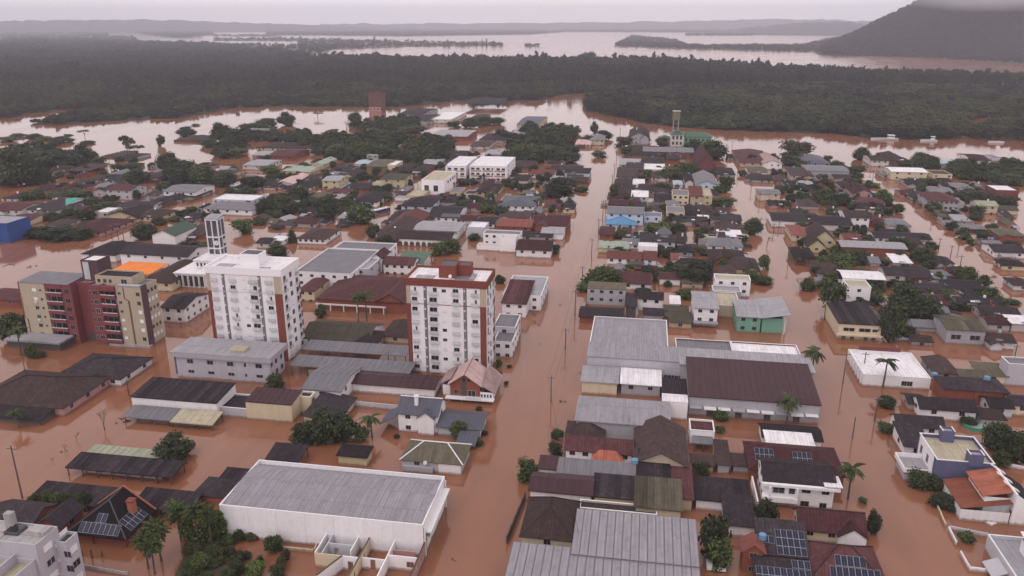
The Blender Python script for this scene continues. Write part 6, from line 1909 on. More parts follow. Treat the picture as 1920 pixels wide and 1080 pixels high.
def orange_house():
    z = 4.6
    x0, x1, y0, y1 = rect(1806, 938, 1960, 885, z)
    c = ((x0 + x1) / 2, (y0 + y1) / 2, 0)
    t = thing('house', 'white house with two stepped orange roofs and a dark roof with white skylights', 'house', c)
    lm('the orange roofed house', (x0 + 6, c[1], 3))
    X0, X1, Y0, Y1 = x0 - c[0], x1 - c[0], y0 - c[1], y1 - c[1]
    wall_part(t, 'n', X0, X0 + 9.0, Y0, Y1, 2.6, 0, 'white', name='low_wall')
    roof_part(t, 'sl', X0, X0 + 9.0, Y0 + .15, Y1, 2.62, 2.0, 'orange', .15)
    wall_part(t, 'n', X0 + 4.6, X0 + 9.4, Y0 + 1.6, Y1 - .6, 5.0, 0, 'white', name='upper_wall')
    roof_part(t, 'sl', X0 + 4.2, X0 + 9.4, Y0 + 1.4, Y1 - .3, 5.1, 1.4, 'orange', .2)
    F = face_of(X0 + 4.6, X0 + 9.4, Y0 + 1.6, Y1 - .6, 'left')
    for k in range(3): window(t, F, 1.4 + k * 2.6, 4.5, 2.0, .5)
    b = MB(); b.face([(X0 + 9.1, Y0 - .1, -1.5), (X1, Y0 - .1, -1.5), (X1, Y0 - .1, 3.2), (X0 + 9.5, Y0 - .1, 6.9)]); b.face([(X0 + 9.1, Y0 + .15, -1.5), (X0 + 9.5, Y0 + .15, 6.9), (X1, Y0 + .15, 3.2), (X1, Y0 + .15, -1.5)])
    b.box(X0 + 9.42, X0 + 9.75, Y0 - .05, Y1 + .1, 3, 6.95)
    b.build('gable_wall', M['w_white'], t)
    r, fr = roof_part(t, 'sr', X0 + 9.8, X1, Y0 + .2, Y1, 3.0, 3.4, 'dark', .05)
    fr = fr['right']
    for k in range(3):
        a = 2.6 + k * 3.4
        o = MB().box(0, .9, 0, 3.6, .05, .22).build('skylight', M['trim'], r)
        q = fr[0] + fr[1] * a + fr[2] * 4.6 + fr[3] * .05
        place_frame(o, q, fr[1], fr[2], fr[3])
orange_house()

def terrace_house():
    z = 3.4
    p = at(1856, 1008, z)
    t = thing('house', 'pale grey modern house with terrace and solar panels in the bottom right corner', 'house', (p.x, p.y, 0))
    lm('the terrace house', (p.x + 3, p.y, 3))
    wall_part(t, 'f', 0, 16, -14, 1, z, 0, 'lgrey')
    MB().box(.25, 15.8, -13.8, .8, z - .8, z - .6).build('terrace_floor', M['r_lgrey'], t)
    for q in ((-.05, 16.05, .75, 1.05), (-.05, .25, -14.05, .75)): MB().box(*q, z + .002, z + .12).build('parapet_cap', M['trim'], t)
    wall_part(t, 'n', 4.2, 16, -9.8, -2.4, 5.4, 0, 'white', z - .6, 'upper_wall')
    r, fr = roof_part(t, 's', 4.0, 16, -9.8, -2.4, 5.42, 1.2, 'white', .2)
    solar_array(t, fr['front'], .8, .6, 6, 1, 1.1, 2.1); solar_array(t, fr['front'], 1.0, 4.2, 6, 1, 1.1, 2.1)
    b = MB(); b.slab([(-2.6, -9, 1.2), (-.1, -9, 2.4), (-.1, -4.5, 2.4), (-2.6, -4.5, 1.2)], .2); b.build('ramp', M['w_lilac'], t)
terrace_house()

# ---- middle right, between the streets
t, fr, loc, r = H(1101, 541, 1174, 529, 6.2, 's', .3, 'grey', 'olive', 'blue grey two storey house with olive flat roof on the main street', 'the blue grey house', win=(4, 2), oh=.1)
H(1084, 594, 1168, 574, 2.2, 'gx', 1.0, 'brick', 'dark', 'long low dark roof in front of the blue grey house', win=(0, 0))
H(1171, 575, 1195, 552, 4.0, 's', .6, 'dark', 'dark', 'dark open house right of the blue grey house', win=(2, 0))
H(1196, 560, 1245, 547, 4.6, 'gx', 1.4, 'white', 'dark', 'white house with dark roof and outside stair behind the big grey warehouse', win=(2, 1))
H(1205, 590, 1245, 576, 2.2, 'gx', 1.0, 'grey', 'dark', 'low dark roof touching the big grey warehouse', win=(0, 0))
H(1255, 570, 1277, 556, 3.2, 's', .4, 'white', 'white', 'small bright white roof behind the olive shed', win=(0, 0))
H(1244, 583, 1292, 571, 2.4, 'gx', .5, 'grey', 'olive', 'low grey olive roof behind the olive shed', win=(0, 0))
H(1253, 604, 1299, 583, 2.2, 'gx', 1.0, 'beige', 'olive', 'small olive gabled shed right of the big grey warehouse', 'the olive shed', win=(1, 1), name='shed')
t, fr, loc, r = H(1300, 578, 1349, 546, 6.2, 'gx', .6, 'white', 'lgrey', 'white two storey house with pale metal roof and front canopy', 'the white canopy house', win=(2, 2), panels=1.4)
MB().box(loc[0] - .2, loc[1] + .2, loc[2] - 2.2, loc[2] - .02, 1.6, 1.85).build('canopy', M['r_lgrey'], t)
H(1346, 572, 1388, 547, 4.4, 'f', 0, 'beige', 'beige', 'plain beige flat roofed block behind the green house', win=(0, 0))
t, fr, loc, r = H(1381, 594, 1430, 561, 5.4, 'gx', 1.0, 'green', 'lgrey', 'mint green house with grey roofs beside the side street', 'the mint green house', win=(2, 2), panels=1.5)
x0, x1, y0, y1 = loc
wall_part(t, 'n', x1 + .5, x1 + 7, y0 + .4, y1, 5.3, 0, 'green', name='wing_wall'); roof_part(t, 'sl', x1 + .1, x1 + 8.6, y0 - .6, y1 + 1, 5.4, 1.6, 'lgrey', .3)
for k in range(3): MB().box(x1 + 7.4 + .4 * k, x1 + 7.6 + .4 * k, y0 + .2 + k, y0 + .4 + k, -1, 6.3).build('column', M['trim'], t)
H(1341, 523, 1408, 513, 6.4, 'f', 0, 'white', 'beige', 'white cube house with beige flat roof behind the mint green house', 'the white cube house', win=(3, 1))
H(1337, 545, 1390, 535, 4.5, 'f', 0, 'grey', 'lgrey', 'grey terrace block in front of the white cube house', win=(0, 0))
H(1277, 531, 1320, 519, 2.2, 's', .9, 'beige', 'olive', 'tilted olive roof under the big dark tree', win=(0, 0))
H(1235, 523, 1278, 509, 2.6, 'gx', 1.0, 'white', 'maroon', 'dark maroon roof left of the big dark tree', win=(0, 0))
H(1162, 531, 1222, 510, 2.6, 'gx', 2.4, 'white', 'maroon', 'maroon steep roof house right of the bright green trees', win=(2, 1))
H(1137, 484, 1204, 469, 2.8, 'gx', 1.4, 'white', 'red', 'long red roof house by the main street, left half', 'the red roof house', win=(4, 1))
H(1205, 487, 1232, 468, 3.0, 'gx', 1.2, 'white', 'red', 'red roof wing of the long red roof house', win=(1, 1))
H(1197, 461, 1233, 454, 5.6, 'f', 0, 'white', 'white', 'blank white cube behind the long red roof', win=(0, 0))
RESTORE = None
H(1200, 452, 1268, 438, 4.4, 'gx', 1.6, 'white', 'dark', None, None)
H(1232, 447, 1260, 432, 5.0, 'gy', 2.0, 'white', 'bluegrey')
H(1120, 464, 1180, 450, 2.5, 'h', 1.4, 'white', 'lgreen')
H(1165, 458, 1200, 446, 2.2, 'gx', 1.0, 'white', 'grey')
H(1270, 472, 1301, 460, 2.2, 'h', 1.2, 'grey', 'dark')
H(1257, 486, 1273, 474, 3.0, 'gx', .8, 'white', 'red')
H(1326, 461, 1394, 446, 3.2, 'h', 2.2, 'white', 'grey', 'white house with broad pale grey hipped roof near the side street', 'the pale grey hip house')
H(1328, 486, 1400, 467, 2.4, 'h', 2.6, 'brick', 'brown')
H(1360, 504, 1426, 482, 2.0, 'h', 2.6, 'cream', 'brown')
H(1310, 447, 1346, 438, 3.2, 'f', 0, 'grey', 'beige')
H(1340, 431, 1392, 418, 3.0, 'gx', 1.6, 'white', 'brown')
H(1345, 441, 1392, 432, 2.6, 's', .5, 'white', 'white')
H(1260, 413, 1328, 403, 2.2, 'gx', .8, 'white', 'dark'); H(1308, 409, 1330, 404, 2.5, 's', .3, 'white', 'white'); H(1331, 412, 1392, 400, 2.6, 'gx', 1.0, 'white', 'dark')
H(1137, 400, 1208, 386, 6.0, 'gx', 1.2, 'lblue', 'grey', 'large pale blue building with grey roof on the main street', 'the pale blue building', name='building', cat='building', win=(4, 2))
H(1208, 405, 1241, 397, 3.8, 'f', 0, 'lblue', 'grey')
H(1134, 420, 1193, 405, 2.4, 'h', 2.6, 'lblue', 'blue', 'bright blue hipped roof in front of the pale blue building', 'the blue hipped roof')
H(1122, 440, 1152, 424, 2.2, 'gx', 1.0, 'brick', 'maroon'); H(1151, 437, 1184, 425, 2.2, 'h', 1.2, 'beige', 'brown')
H(1248, 386, 1275, 376, 3.6, 'h', 1.2, 'beige', 'grey'); H(1250, 397, 1284, 386, 4.0, 'f', 0, 'yellow', 'grey')
H(1284, 403, 1307, 386, 2.0, 'h', 2.2, 'grey', 'dark'); H(1314, 402, 1345, 387, 1.6, 'h', 1.8, 'brown', 'brown'); H(1212, 400, 1247, 386, 1.6, 'h', 1.8, 'grey', 'brown')
H(1293, 368, 1320, 353, 5.4, 's', 1.4, 'beige', 'red', 'beige two storey house with terracotta roof in the middle right block', 'the terracotta roof house'); H(1318, 366, 1336, 352, 6.0, 'f', 0, 'yellow', 'beige')
H(1261, 365, 1292, 355, 6.0, 'f', 0, 'cream', 'grey', 'cream cube house with flat grey roof in the middle right block', 'the cream cube house', win=(3, 2))
H(1226, 378, 1261, 362, 1.8, 'gx', 1.4, 'grey', 'dark'); H(1262, 346, 1281, 338, 2.2, 'h', .8, 'white', 'lblue')
H(1284, 342, 1302, 325, 4.0, 'gy', 1.6, 'white', 'dark'); H(1303, 347, 1347, 326, 4.2, 'gy', 2.6, 'lblue', 'grey', 'pale blue gabled house with pale roof in the middle right block', 'the pale blue gabled house')
H(1150, 351, 1190, 335, 2.0, 'h', 1.8, 'grey', 'dark'); H(1186, 344, 1209, 335, 3.0, 'f', 0, 'white', 'white'); H(1150, 371, 1196, 351, 1.8, 'h', 2.2, 'grey', 'brown'); H(1183, 369, 1216, 359, 2.8, 's', .6, 'white', 'white')
H(1140, 384, 1196, 373, 1.8, 'gx', 1.0, 'brick', 'maroon'); H(1196, 358, 1256, 344, 2.0, 'gx', 1.2, 'grey', 'dark')
H(1155, 332, 1206, 313, 2.0, 'gx', 2.0, 'grey', 'brown'); H(1173, 318, 1207, 303, 3.0, 'gx', 1.2, 'grey', 'dark'); H(1160, 309, 1201, 297, 2.8, 'gx', .8, 'white', 'lgrey')
H(1205, 305, 1246, 294, 3.4, 'gx', 1.2, 'white', 'dark'); H(1206, 317, 1248, 305, 3.2, 'f', 0, 'white', 'white')
H(1302, 314, 1345, 290, 2.5, 'gy', 8.0, 'maroon', 'maroon', 'tall maroon steep gabled house by the big round tree', 'the steep maroon gable')
H(1177, 290, 1233, 272, 2.8, 'h', 1.6, 'brown', 'brown', 'broad grey brown hipped roof near the green roofed building', 'the broad hipped hall'); H(1205, 284, 1302, 275, 4.2, 'gx', 1.0, 'brick', 'grey')
H(1249, 299, 1275, 287, 3.0, 'gx', 1.0, 'brick', 'brown'); H(1178, 258, 1218, 243, 5.0, 'gy', 4.0, 'grey', 'dark')
H(1345, 327, 1380, 314, 2.0, 'h', 1.4, 'grey', 'dark'); H(1220, 333, 1256, 321, 2.2, 'gx', 1.0, 'white', 'brown')

# ---- left of the main street, middle distance
H(930, 424, 997, 409, 3.6, 'gx', 1.6, 'brick', 'red', 'long faded red roof hall on the main street', 'the faded red hall', win=(3, 1)); H(996, 421, 1064, 401, 4.2, 'gx', 1.8, 'brick', 'maroon')
H(932, 407, 992, 395, 3.0, 'h', 1.6, 'cream', 'brown'); H(1013, 437, 1057, 423, 3.2, 'gx', .8, 'white', 'lgrey', 'white shed with pale rounded roof on the main street', 'the rounded white shed', name='shed', win=(1, 0))
H(966, 468, 1034, 448, 3.4, 'gx', 2.0, 'white', 'maroon', 'white house with wide dark red roof on the street corner', 'the dark red corner house', win=(3, 2), panels=0)
H(975, 443, 1036, 433, 2.4, 'gx', .6, 'grey', 'dark')
t, fr, loc, r = H(906, 437, 975, 430, 6.6, 'f', 0, 'tower', 'grey', 'white modern house with dark upper windows behind the red topped tower', 'the white modern house', win=(5, 1))
x0, x1, y0, y1 = loc
wall_part(t, 'f', x1 - 8, x1 - 1, y0 - 6, y0 - .02, 6.7, 0, 'tower', name='front_block'); wall_part(t, 'f', x0 - 2, x1 - 8.1, y0 - 5, y0 - .02, 2.2, 0, 'tower', name='terrace_wall')
H(876, 425, 909, 415, 5.4, 'f', 0, 'white', 'white')
t, fr, loc, r = H(702, 440, 768, 412, 3.4, 'h', 4.2, 'white', 'brown', 'broad dark brown hipped hall beside the arcaded wing', 'the arcade hall', name='hall', cat='hall')
H(700, 448, 748, 430, 2.8, 'h', 2.6, 'brown', 'brown')
t, fr, loc, r = H(742, 447, 846, 433, 3.4, 'gx', 2.0, 'white', 'brown', 'long brown roofed wing with a row of arches', 'the arcaded wing', name='hall', cat='hall', win=(0, 0))
x0, x1, y0, y1 = loc
for k in range(9):
    a = x0 + (x1 - x0) * (k + .5) / 9
    b = MB(); pts = [(a + 1.0 * math.cos(th), y0 - .06, 1.2 + 1.0 * math.sin(th)) for th in np.linspace(0, math.pi, 9)]
    b.face([(a - 1.0, y0 - .06, -1), (a + 1.0, y0 - .06, -1)] + pts); b.build('arch', M['w_dark'], t)
H(772, 431, 860, 414, 3.8, 'gx', .5, 'white', 'lgrey', 'pale striped roof hall with solar strip behind the arcaded wing', 'the striped roof hall', win=(0, 0), panels=3.0, name='hall', cat='hall')
H(736, 413, 792, 398, 3.2, 'gy', 2.4, 'white', 'red'); H(750, 386, 808, 371, 4.2, 'h', 3.0, 'lblue', 'dark', 'two storey pale blue house with dark pointed roof near the bus', 'the pale blue pointed house', win=(3, 2))
t, fr, loc, r = H(800, 407, 858, 385, 2.6, 'gx', 2.2, 'white', 'dark', 'white house with dark roof and long solar array near the bus'); solar_array(t, fr['front'], 7, .8, 9, 2, 1.1, 2.2)
H(762, 366, 792, 354, 3.2, 'f', 0, 'yellow', 'beige'); H(740, 372, 766, 362, 1.6, 'f', 0, 'white', 'lgrey')
H(843, 360, 863, 351, 3.4, 'f', 0, 'beige', 'grey'); H(870, 363, 891, 356, 2.8, 'f', 0, 'white', 'brown'); H(890, 360, 932, 344, 3.2, 'h', 1.8, 'beige', 'brown')
H(870, 389, 903, 379, 2.4, 'h', 1.4, 'white', 'maroon'); H(825, 379, 852, 368, 2.8, 'h', 1.4, 'grey', 'dark'); H(790, 377, 822, 365, 2.4, 'gx', 1.0, 'brick', 'maroon')
H(932, 385, 1002, 366, 3.2, 'h', 2.4, 'white', 'bluegrey', 'white house with broad slate hipped roof left of the main street', 'the slate hip house')
H(860, 413, 893, 403, 2.4, 'gx', 1.2, 'white', 'maroon'); H(893, 419, 928, 406, 2.2, 'gx', 1.0, 'white', 'dark'); H(1018, 388, 1050, 375, 2.2, 'h', 1.2, 'beige', 'maroon'); H(1054, 392, 1078, 381, 2.4, 'gx', 1.0, 'white', 'dark')
H(657, 378, 707, 360, 3.0, 'h', 2.4, 'white', 'dark', 'white house with dark hipped roof and gabled porch left of the bus', 'the white gabled porch house', win=(3, 2))
t, fr, loc, r = H(790, 337, 833, 320, 9.0, 'f', 0, 'tower', 'beige', 'white modern block with large dark windows, before the school', 'the white modern block', name='building', cat='building', win=(0, 0))
F = face_of(*loc, 'front'); [window(t, F, F[2] * a, 4.2, F[2] * .2, 3.6) for a in (.22, .62)]
F = face_of(*loc, 'right'); [window(t, F, F[2] * a, 6.6, 2.6, 1.6) for a in (.3, .5, .7, .87)]
for (a0, a1, nm, sh) in ((836, 873, 'smaller white three storey school block with banded facade', 'the small school block'), (881, 949, 'larger white three storey school block with banded facade', 'the large school block')):
    t, fr, loc, r = H(a0, 311, a1, 293, 9.6, 'gx', .5, 'tower', 'white', nm, sh, name='school', cat='school', win=(0, 2), oh=.2)
    x0, x1, y0, y1 = loc
    n = int((x1 - x0) / 3.1)
    for zz in (7.6, 4.4, 1.2):
        MB().box(x0 + .5, x1 - .5, y0 - .12, y0 - .01, zz - 1.5, zz - .55).build('spandrel_band', M['w_pink'], t)
        for k in range(n):
            window(t, face_of(*loc, 'front'), (x1 - x0) * (k + .5) / n, zz + .3, 2.2, 1.3, False)
    for k in range(4): MB().box(x0 + (x1 - x0) * k / 3 - .5, x0 + (x1 - x0) * k / 3 + .5, y0 - .3, y0 - .13, -1, 9.5).build('pilaster', M['w_white'], t)
H(712, 336, 758, 325, 6.6, 'gx', .6, 'yellow', 'olive', 'yellow warehouse with olive roof left of the white modern block', 'the yellow warehouse', name='warehouse', cat='warehouse', win=(2, 2)); H(698, 343, 722, 338, 4.2, 'f', 0, 'yellow', 'beige')
H(735, 320, 771, 307, 2.6, 'h', 1.6, 'brown', 'brown'); H(770, 320, 801, 308, 2.6, 'h', 1.6, 'brick', 'brown'); H(788, 308, 820, 297, 2.6, 'gx', 1.0, 'white', 'lgrey')
H(726, 309, 741, 301, 4.2, 'f', 0, 'cream', 'white'); H(686, 312, 726, 298, 3.0, 'gx', 1.2, 'olive', 'olive'); H(664, 307, 690, 299, 2.6, 'gx', .6, 'white', 'lblue'); H(686, 291, 710, 279, 4.0, 's', 1.6, 'grey', 'white', 'grey shed with bright white sloping roof among trees', 'the white sloping roof')
H(602, 339, 635, 329, 5.2, 'gx', 1.0, 'yellow', 'lgrey', 'two storey pale yellow house with grey roof left of centre', 'the pale yellow house'); H(640, 353, 702, 342, 2.2, 'h', 1.6, 'brick', 'dark'); H(617, 321, 654, 311, 2.2, 'gx', 1.0, 'white', 'dark'); H(640, 331, 664, 320, 2.2, 'gy', 1.6, 'white', 'dark')
H(583, 308, 607, 297, 3.2, 'gy', 1.4, 'cream', 'lgreen'); H(528, 321, 582, 310, 1.8, 'gx', .8, 'cream', 'lgreen'); H(513, 344, 549, 328, 2.2, 'gy', 1.6, 'white', 'pink'); H(482, 351, 515, 337, 1.8, 'gx', 1.0, 'white', 'brown'); H(546, 351, 583, 335, 2.0, 'h', 1.8, 'white', 'dark'); H(440, 352, 478, 340, 1.8, 'h', 1.4, 'white', 'dark')
H(500, 293, 547, 280, 2.8, 'gx', 1.8, 'brick', 'maroon', 'maroon brick house standing out in the flooded side street', 'the maroon brick house'); H(480, 277, 542, 266, 2.2, 'h', 1.4, 'cream', 'brown'); H(542, 279, 593, 268, 2.2, 'h', 1.4, 'white', 'maroon'); H(470, 291, 506, 283, 1.8, 'gx', .8, 'white', 'lgrey'); H(454, 310, 500, 299, 3.0, 'gx', .8, 'white', 'lgrey')
H(436, 249, 479, 240, 2.4, 'h', 1.4, 'grey', 'grey'); H(505, 421, 545, 408, 1.8, 'gx', .8, 'grey', 'brown'); H(545, 419, 592, 404, 2.0, 'gx', 1.0, 'white', 'maroon'); H(555, 447, 611, 428, 2.6, 'h', 2.0, 'white', 'brown', 'white house with brown roof and tall doors in the left middle', 'the brown roofed white house', win=(5, 2))
H(504, 450, 531, 442, 2.6, 'h', 1.2, 'white', 'white'); H(478, 456, 506, 445, 2.4, 'gx', 1.0, 'white', 'dark'); H(570, 372, 603, 360, 1.8, 'h', 1.2, 'cream', 'olive'); H(610, 362, 650, 352, 1.6, 'gx', .8, 'cream', 'maroon')
H(805, 255, 876, 243, 3.8, 'gx', .6, 'brick', 'lgrey', 'long low shed with pale roof and brick wall near the forest', 'the long pale shed', name='shed', win=(6, 1)); H(745, 215, 792, 203, 5.4, 'gx', 1.2, 'grey', 'dark'); H(750, 226, 800, 214, 4.2, 'gx', 1.0, 'grey', 'dark'); H(800, 223, 846, 209, 4.2, 'f', 0, 'white', 'white'); H(872, 226, 900, 214, 2.6, 'h', 1.4, 'brown', 'brown')
H(968, 234, 1010, 218, 5.0, 'gx', 1.6, 'yellow', 'bluegrey', 'barn with slate roof and yellow gable at the water edge', 'the yellow gabled barn', name='barn', cat='barn', win=(2, 0)); H(960, 250, 990, 240, 3.0, 'gx', 1.0, 'white', 'lgrey'); H(880, 274, 918, 264, 2.2, 'gx', 1.0, 'white', 'brown'); H(897, 262, 950, 250, 2.4, 'h', 1.6, 'grey', 'dark'); H(838, 290, 872, 282, 2.2, 'gx', .8, 'white', 'dark'); H(908, 290, 948, 280, 2.4, 'gx', 1.0, 'white', 'lgrey')
H(992, 326, 1040, 317, 3.2, 'gx', 1.2, 'white', 'red', 'white house with red roof behind the large round street tree', 'the red roofed street house'); H(1030, 318, 1092, 309, 3.0, 'gx', 1.0, 'white', 'dark'); H(1058, 324, 1106, 314, 3.6, 'gx', .8, 'lblue', 'dark'); H(1070, 341, 1102, 331, 1.8, 'gx', 1.2, 'brown', 'brown'); H(1105, 263, 1133, 252, 4.0, 'h', 1.6, 'white', 'grey'); H(1078, 271, 1108, 261, 2.4, 'gx', 1.0, 'beige', 'pink'); H(960, 312, 1000, 300, 2.2, 'gx', 1.2, 'brown', 'brown'); H(1020, 300, 1062, 288, 2.2, 'h', 1.4, 'grey', 'dark'); H(1002, 284, 1040, 272, 2.2, 'gx', 1.2, 'white', 'brown'); H(950, 338, 990, 326, 2.2, 'h', 1.2, 'white', 'brown')
canopy(866, 194, 936, 184, 6, .6, 'dark', 'long dark factory roof on posts at the forest edge', posts=6, short='the factory roof')

# ---- far left
H(71, 322, 97, 311, 2.4, 'gy', 1.4, 'cream', 'brown'); canopy(122, 320, 164, 308, 2.6, .6, 'brown', 'dark open shed roof beside the trees at the far left', posts=4)
H(83, 358, 133, 344, 2.0, 'h', 1.8, 'pink', 'maroon'); H(164, 361, 209, 347, 2.4, 'gy', 2.2, 'white', 'dark'); H(197, 356, 245, 346, 5.6, 'gx', 1.4, 'lilac', 'maroon', 'pale lilac two storey house with dark windows at the left', 'the lilac house', win=(3, 2))
H(304, 359, 366, 345, 4.2, 'gx', 1.4, 'white', 'grey', 'white house with grey stepped roofs standing in the left water', 'the stepped grey roofs', win=(4, 1)); H(300, 373, 341, 358, 1.8, 'h', 1.8, 'grey', 'dark'); H(338, 369, 367, 356, 1.8, 'h', 1.4, 'grey', 'dark')
H(254, 335, 306, 316, 2.0, 'h', 1.8, 'pink', 'brown'); H(172, 338, 213, 326, 1.6, 'h', 1.2, 'grey', 'dark'); H(-20, 393, 38, 378, 3.2, 'gx', 1.4, 'white', 'maroon'); H(38, 393, 105, 371, 2.8, 'h', 2.4, 'white', 'dark'); H(97, 385, 124, 371, 3.2, 'gx', 1.6, 'white', 'teal', 'white house with turquoise green roof at the far left', 'the turquoise roof'); H(12, 413, 56, 400, 2.4, 'gx', 1.0, 'white', 'maroon')
H(200, 403, 250, 387, 2.6, 'gy', 1.8, 'yellow', 'dark', 'yellow gabled garage with dark roof in the left water', 'the yellow gabled garage', win=(0, 1)); H(242, 406, 298, 391, 2.4, 'h', 1.8, 'cream', 'brown'); H(176, 397, 201, 388, 3.8, 'f', 0, 'white', 'white'); H(120, 433, 191, 408, 2.2, 'h', 2.6, 'pink', 'maroon', 'broad maroon hipped house above the dark hedge trees', 'the broad maroon hip'); H(84, 421, 121, 410, 1.8, 'h', 1.4, 'grey', 'brown'); H(222, 388, 281, 375, 2.2, 'gx', 1.2, 'white', 'dark'); H(262, 383, 298, 370, 2.2, 'h', 1.4, 'white', 'dark')
H(379, 391, 472, 377, 3.2, 'h', 2.0, 'white', 'grey', 'white house with wide grey hipped roofs left of centre', 'the wide grey hip house', win=(5, 1)); H(398, 373, 474, 363, 3.6, 'f', 0, 'white', 'white'); H(334, 409, 371, 398, 2.0, 'h', 1.4, 'grey', 'dark')
t, fr, loc, r = H(282, 441, 328, 422, 4.4, 'gy', 2.4, 'white', 'dgreen', 'white barn with dark green roof, blank gable facing the water', 'the green roofed barn', name='barn', cat='barn', win=(0, 0))
H(345, 441, 377, 420, 2.0, 'gx', 1.4, 'brick', 'brown'); H(280, 312, 307, 299, 1.8, 'h', 1.4, 'grey', 'grey'); H(188, 293, 217, 282, 1.2, 'h', 1.0, 'grey', 'brown'); H(212, 297, 246, 287, 1.4, 'gx', .8, 'white', 'dark'); H(324, 263, 376, 253, 1.6, 'h', 1.2, 'brown', 'brown'); H(306, 322, 340, 312, 1.8, 'gx', 1.0, 'brown', 'brown'); H(390, 330, 430, 318, 1.8, 'gx', 1.0, 'cream', 'brown'); H(120, 395, 150, 384, 1.6, 'gx', .8, 'brick', 'brown'); H(0, 372, 30, 360, 1.8, 'h', 1.4, 'white', 'brown')
H(-40, 560, 36, 540, 3.0, 'gx', 1.0, 'brick', 'maroon', 'low maroon roof at the left edge beside the apartments', win=(2, 1))

# ---- far right
H(1387, 305, 1451, 281, 3.2, 'h', 3.0, 'beige', 'maroon', 'large maroon hipped house beside the channel on the right', 'the large maroon hip house', win=(4, 2)); H(1403, 323, 1440, 312, 2.6, 'gx', 1.0, 'white', 'olive'); H(1408, 337, 1452, 326, 2.0, 'h', 1.2, 'grey', 'brown'); H(1421, 363, 1465, 354, 3.8, 'gx', .8, 'cream', 'grey'); H(1430, 307, 1468, 291, 4.0, 'gy', 2.4, 'white', 'pink'); H(1513, 306, 1557, 291, 3.2, 'h', 2.2, 'grey', 'bluegrey')
H(1482, 329, 1526, 312, 4.2, 'gx', .8, 'beige', 'brown'); H(1512, 320, 1594, 309, 5.2, 'gx', .8, 'grey', 'grey', 'warehouse with dark roof and white skylight strips on the right', 'the striped warehouse', name='warehouse', cat='warehouse', win=(0, 0)); H(1633, 301, 1669, 291, 4.2, 'gx', 1.8, 'white', 'brown'); H(1675, 301, 1704, 286, 3.2, 'h', 2.2, 'brown', 'brown')
H(1671, 322, 1741, 313, 5.4, 'gx', .8, 'cream', 'white', 'large cream building with pale roof on the right', 'the large cream building', name='building', cat='building', win=(3, 0)); H(1755, 307, 1797, 297, 3.4, 'gx', .8, 'grey', 'lblue'); H(1750, 326, 1786, 318, 3.2, 'f', 0, 'cream', 'olive'); H(1823, 301, 1859, 288, 4.4, 'gx', 1.6, 'white', 'maroon', 'white house with maroon roof near the right edge', 'the maroon roof by the channel'); H(1862, 296, 1879, 289, 2.4, 'f', 0, 'white', 'grey')
H(1488, 356, 1526, 343, 2.6, 'h', 1.4, 'yellow', 'dark'); H(1500, 347, 1527, 338, 2.6, 'gx', .8, 'white', 'lgrey'); H(1500, 386, 1538, 373, 2.0, 'h', 1.6, 'grey', 'brown'); H(1440, 384, 1482, 375, 1.8, 'gx', 1.0, 'pink', 'dark'); H(1600, 363, 1641, 347, 3.2, 'gy', 2.4, 'pink', 'maroon', 'rose coloured house with maroon gable on the right', 'the rose gabled house'); H(1580, 353, 1606, 340, 2.2, 'h', 1.4, 'grey', 'dark'); H(1603, 391, 1663, 379, 2.2, 'gx', 1.4, 'white', 'dark'); H(1612, 379, 1662, 369, 2.4, 'h', 1.4, 'grey', 'maroon'); H(1540, 372, 1580, 360, 2.0, 'h', 1.4, 'grey', 'dark'); H(1565, 336, 1600, 325, 2.2, 'gx', 1.2, 'white', 'brown')
H(1742, 376, 1801, 361, 5.4, 'h', 2.4, 'grey', 'maroon', 'tall grey house with maroon roof and a row of dark windows, right', 'the tall grey house', win=(6, 2)); H(1788, 379, 1809, 371, 4.6, 'f', 0, 'white', 'lgrey'); H(1713, 371, 1746, 356, 2.4, 'h', 1.8, 'grey', 'dark'); H(1745, 361, 1791, 349, 2.4, 'gx', 1.2, 'grey', 'grey'); H(1833, 386, 1874, 377, 4.2, 'gx', 1.6, 'white', 'palegreen'); H(1872, 394, 1912, 384, 2.4, 'gx', 1.2, 'cream', 'olive'); H(1868, 356, 1911, 346, 5.4, 'f', 0, 'maroon', 'white'); H(1790, 352, 1830, 342, 2.4, 'h', 1.2, 'white', 'grey'); H(1700, 345, 1740, 335, 2.2, 'gx', 1.2, 'white', 'dark')
H(1447, 414, 1541, 397, 3.2, 'gx', 1.4, 'white', 'dark', 'long dark roofed building with white wall by the right street', 'the long dark building', win=(0, 0)); H(1535, 421, 1601, 404, 3.2, 'gx', 1.4, 'white', 'dark'); H(1585, 408, 1633, 393, 4.8, 'gx', 1.8, 'white', 'brown', 'white two storey house with brown roof among dark roofs', 'the white gabled two storey house', win=(3, 1)); H(1632, 416, 1667, 405, 2.4, 'h', 1.6, 'brick', 'maroon'); H(1665, 423, 1711, 409, 2.6, 'h', 1.6, 'white', 'grey')
H(1484, 441, 1530, 421, 3.2, 'gx', 1.0, 'cream', 'red', 'cream house with rose red sheet roof by the right street', 'the rose red roof'); H(1583, 449, 1616, 437, 2.8, 'gx', 1.2, 'cream', 'red'); H(1521, 450, 1570, 430, 3.8, 'gy', 4.2, 'yellow', 'brown', 'yellow steep gabled house, taller of the pair', 'the yellow gables', win=(2, 1)); H(1513, 463, 1551, 448, 2.8, 'gy', 3.2, 'yellow', 'brown', 'yellow steep gabled house, lower front one of the pair', win=(1, 1)); H(1488, 482, 1531, 463, 3.0, 'h', 1.6, 'brown', 'dark')
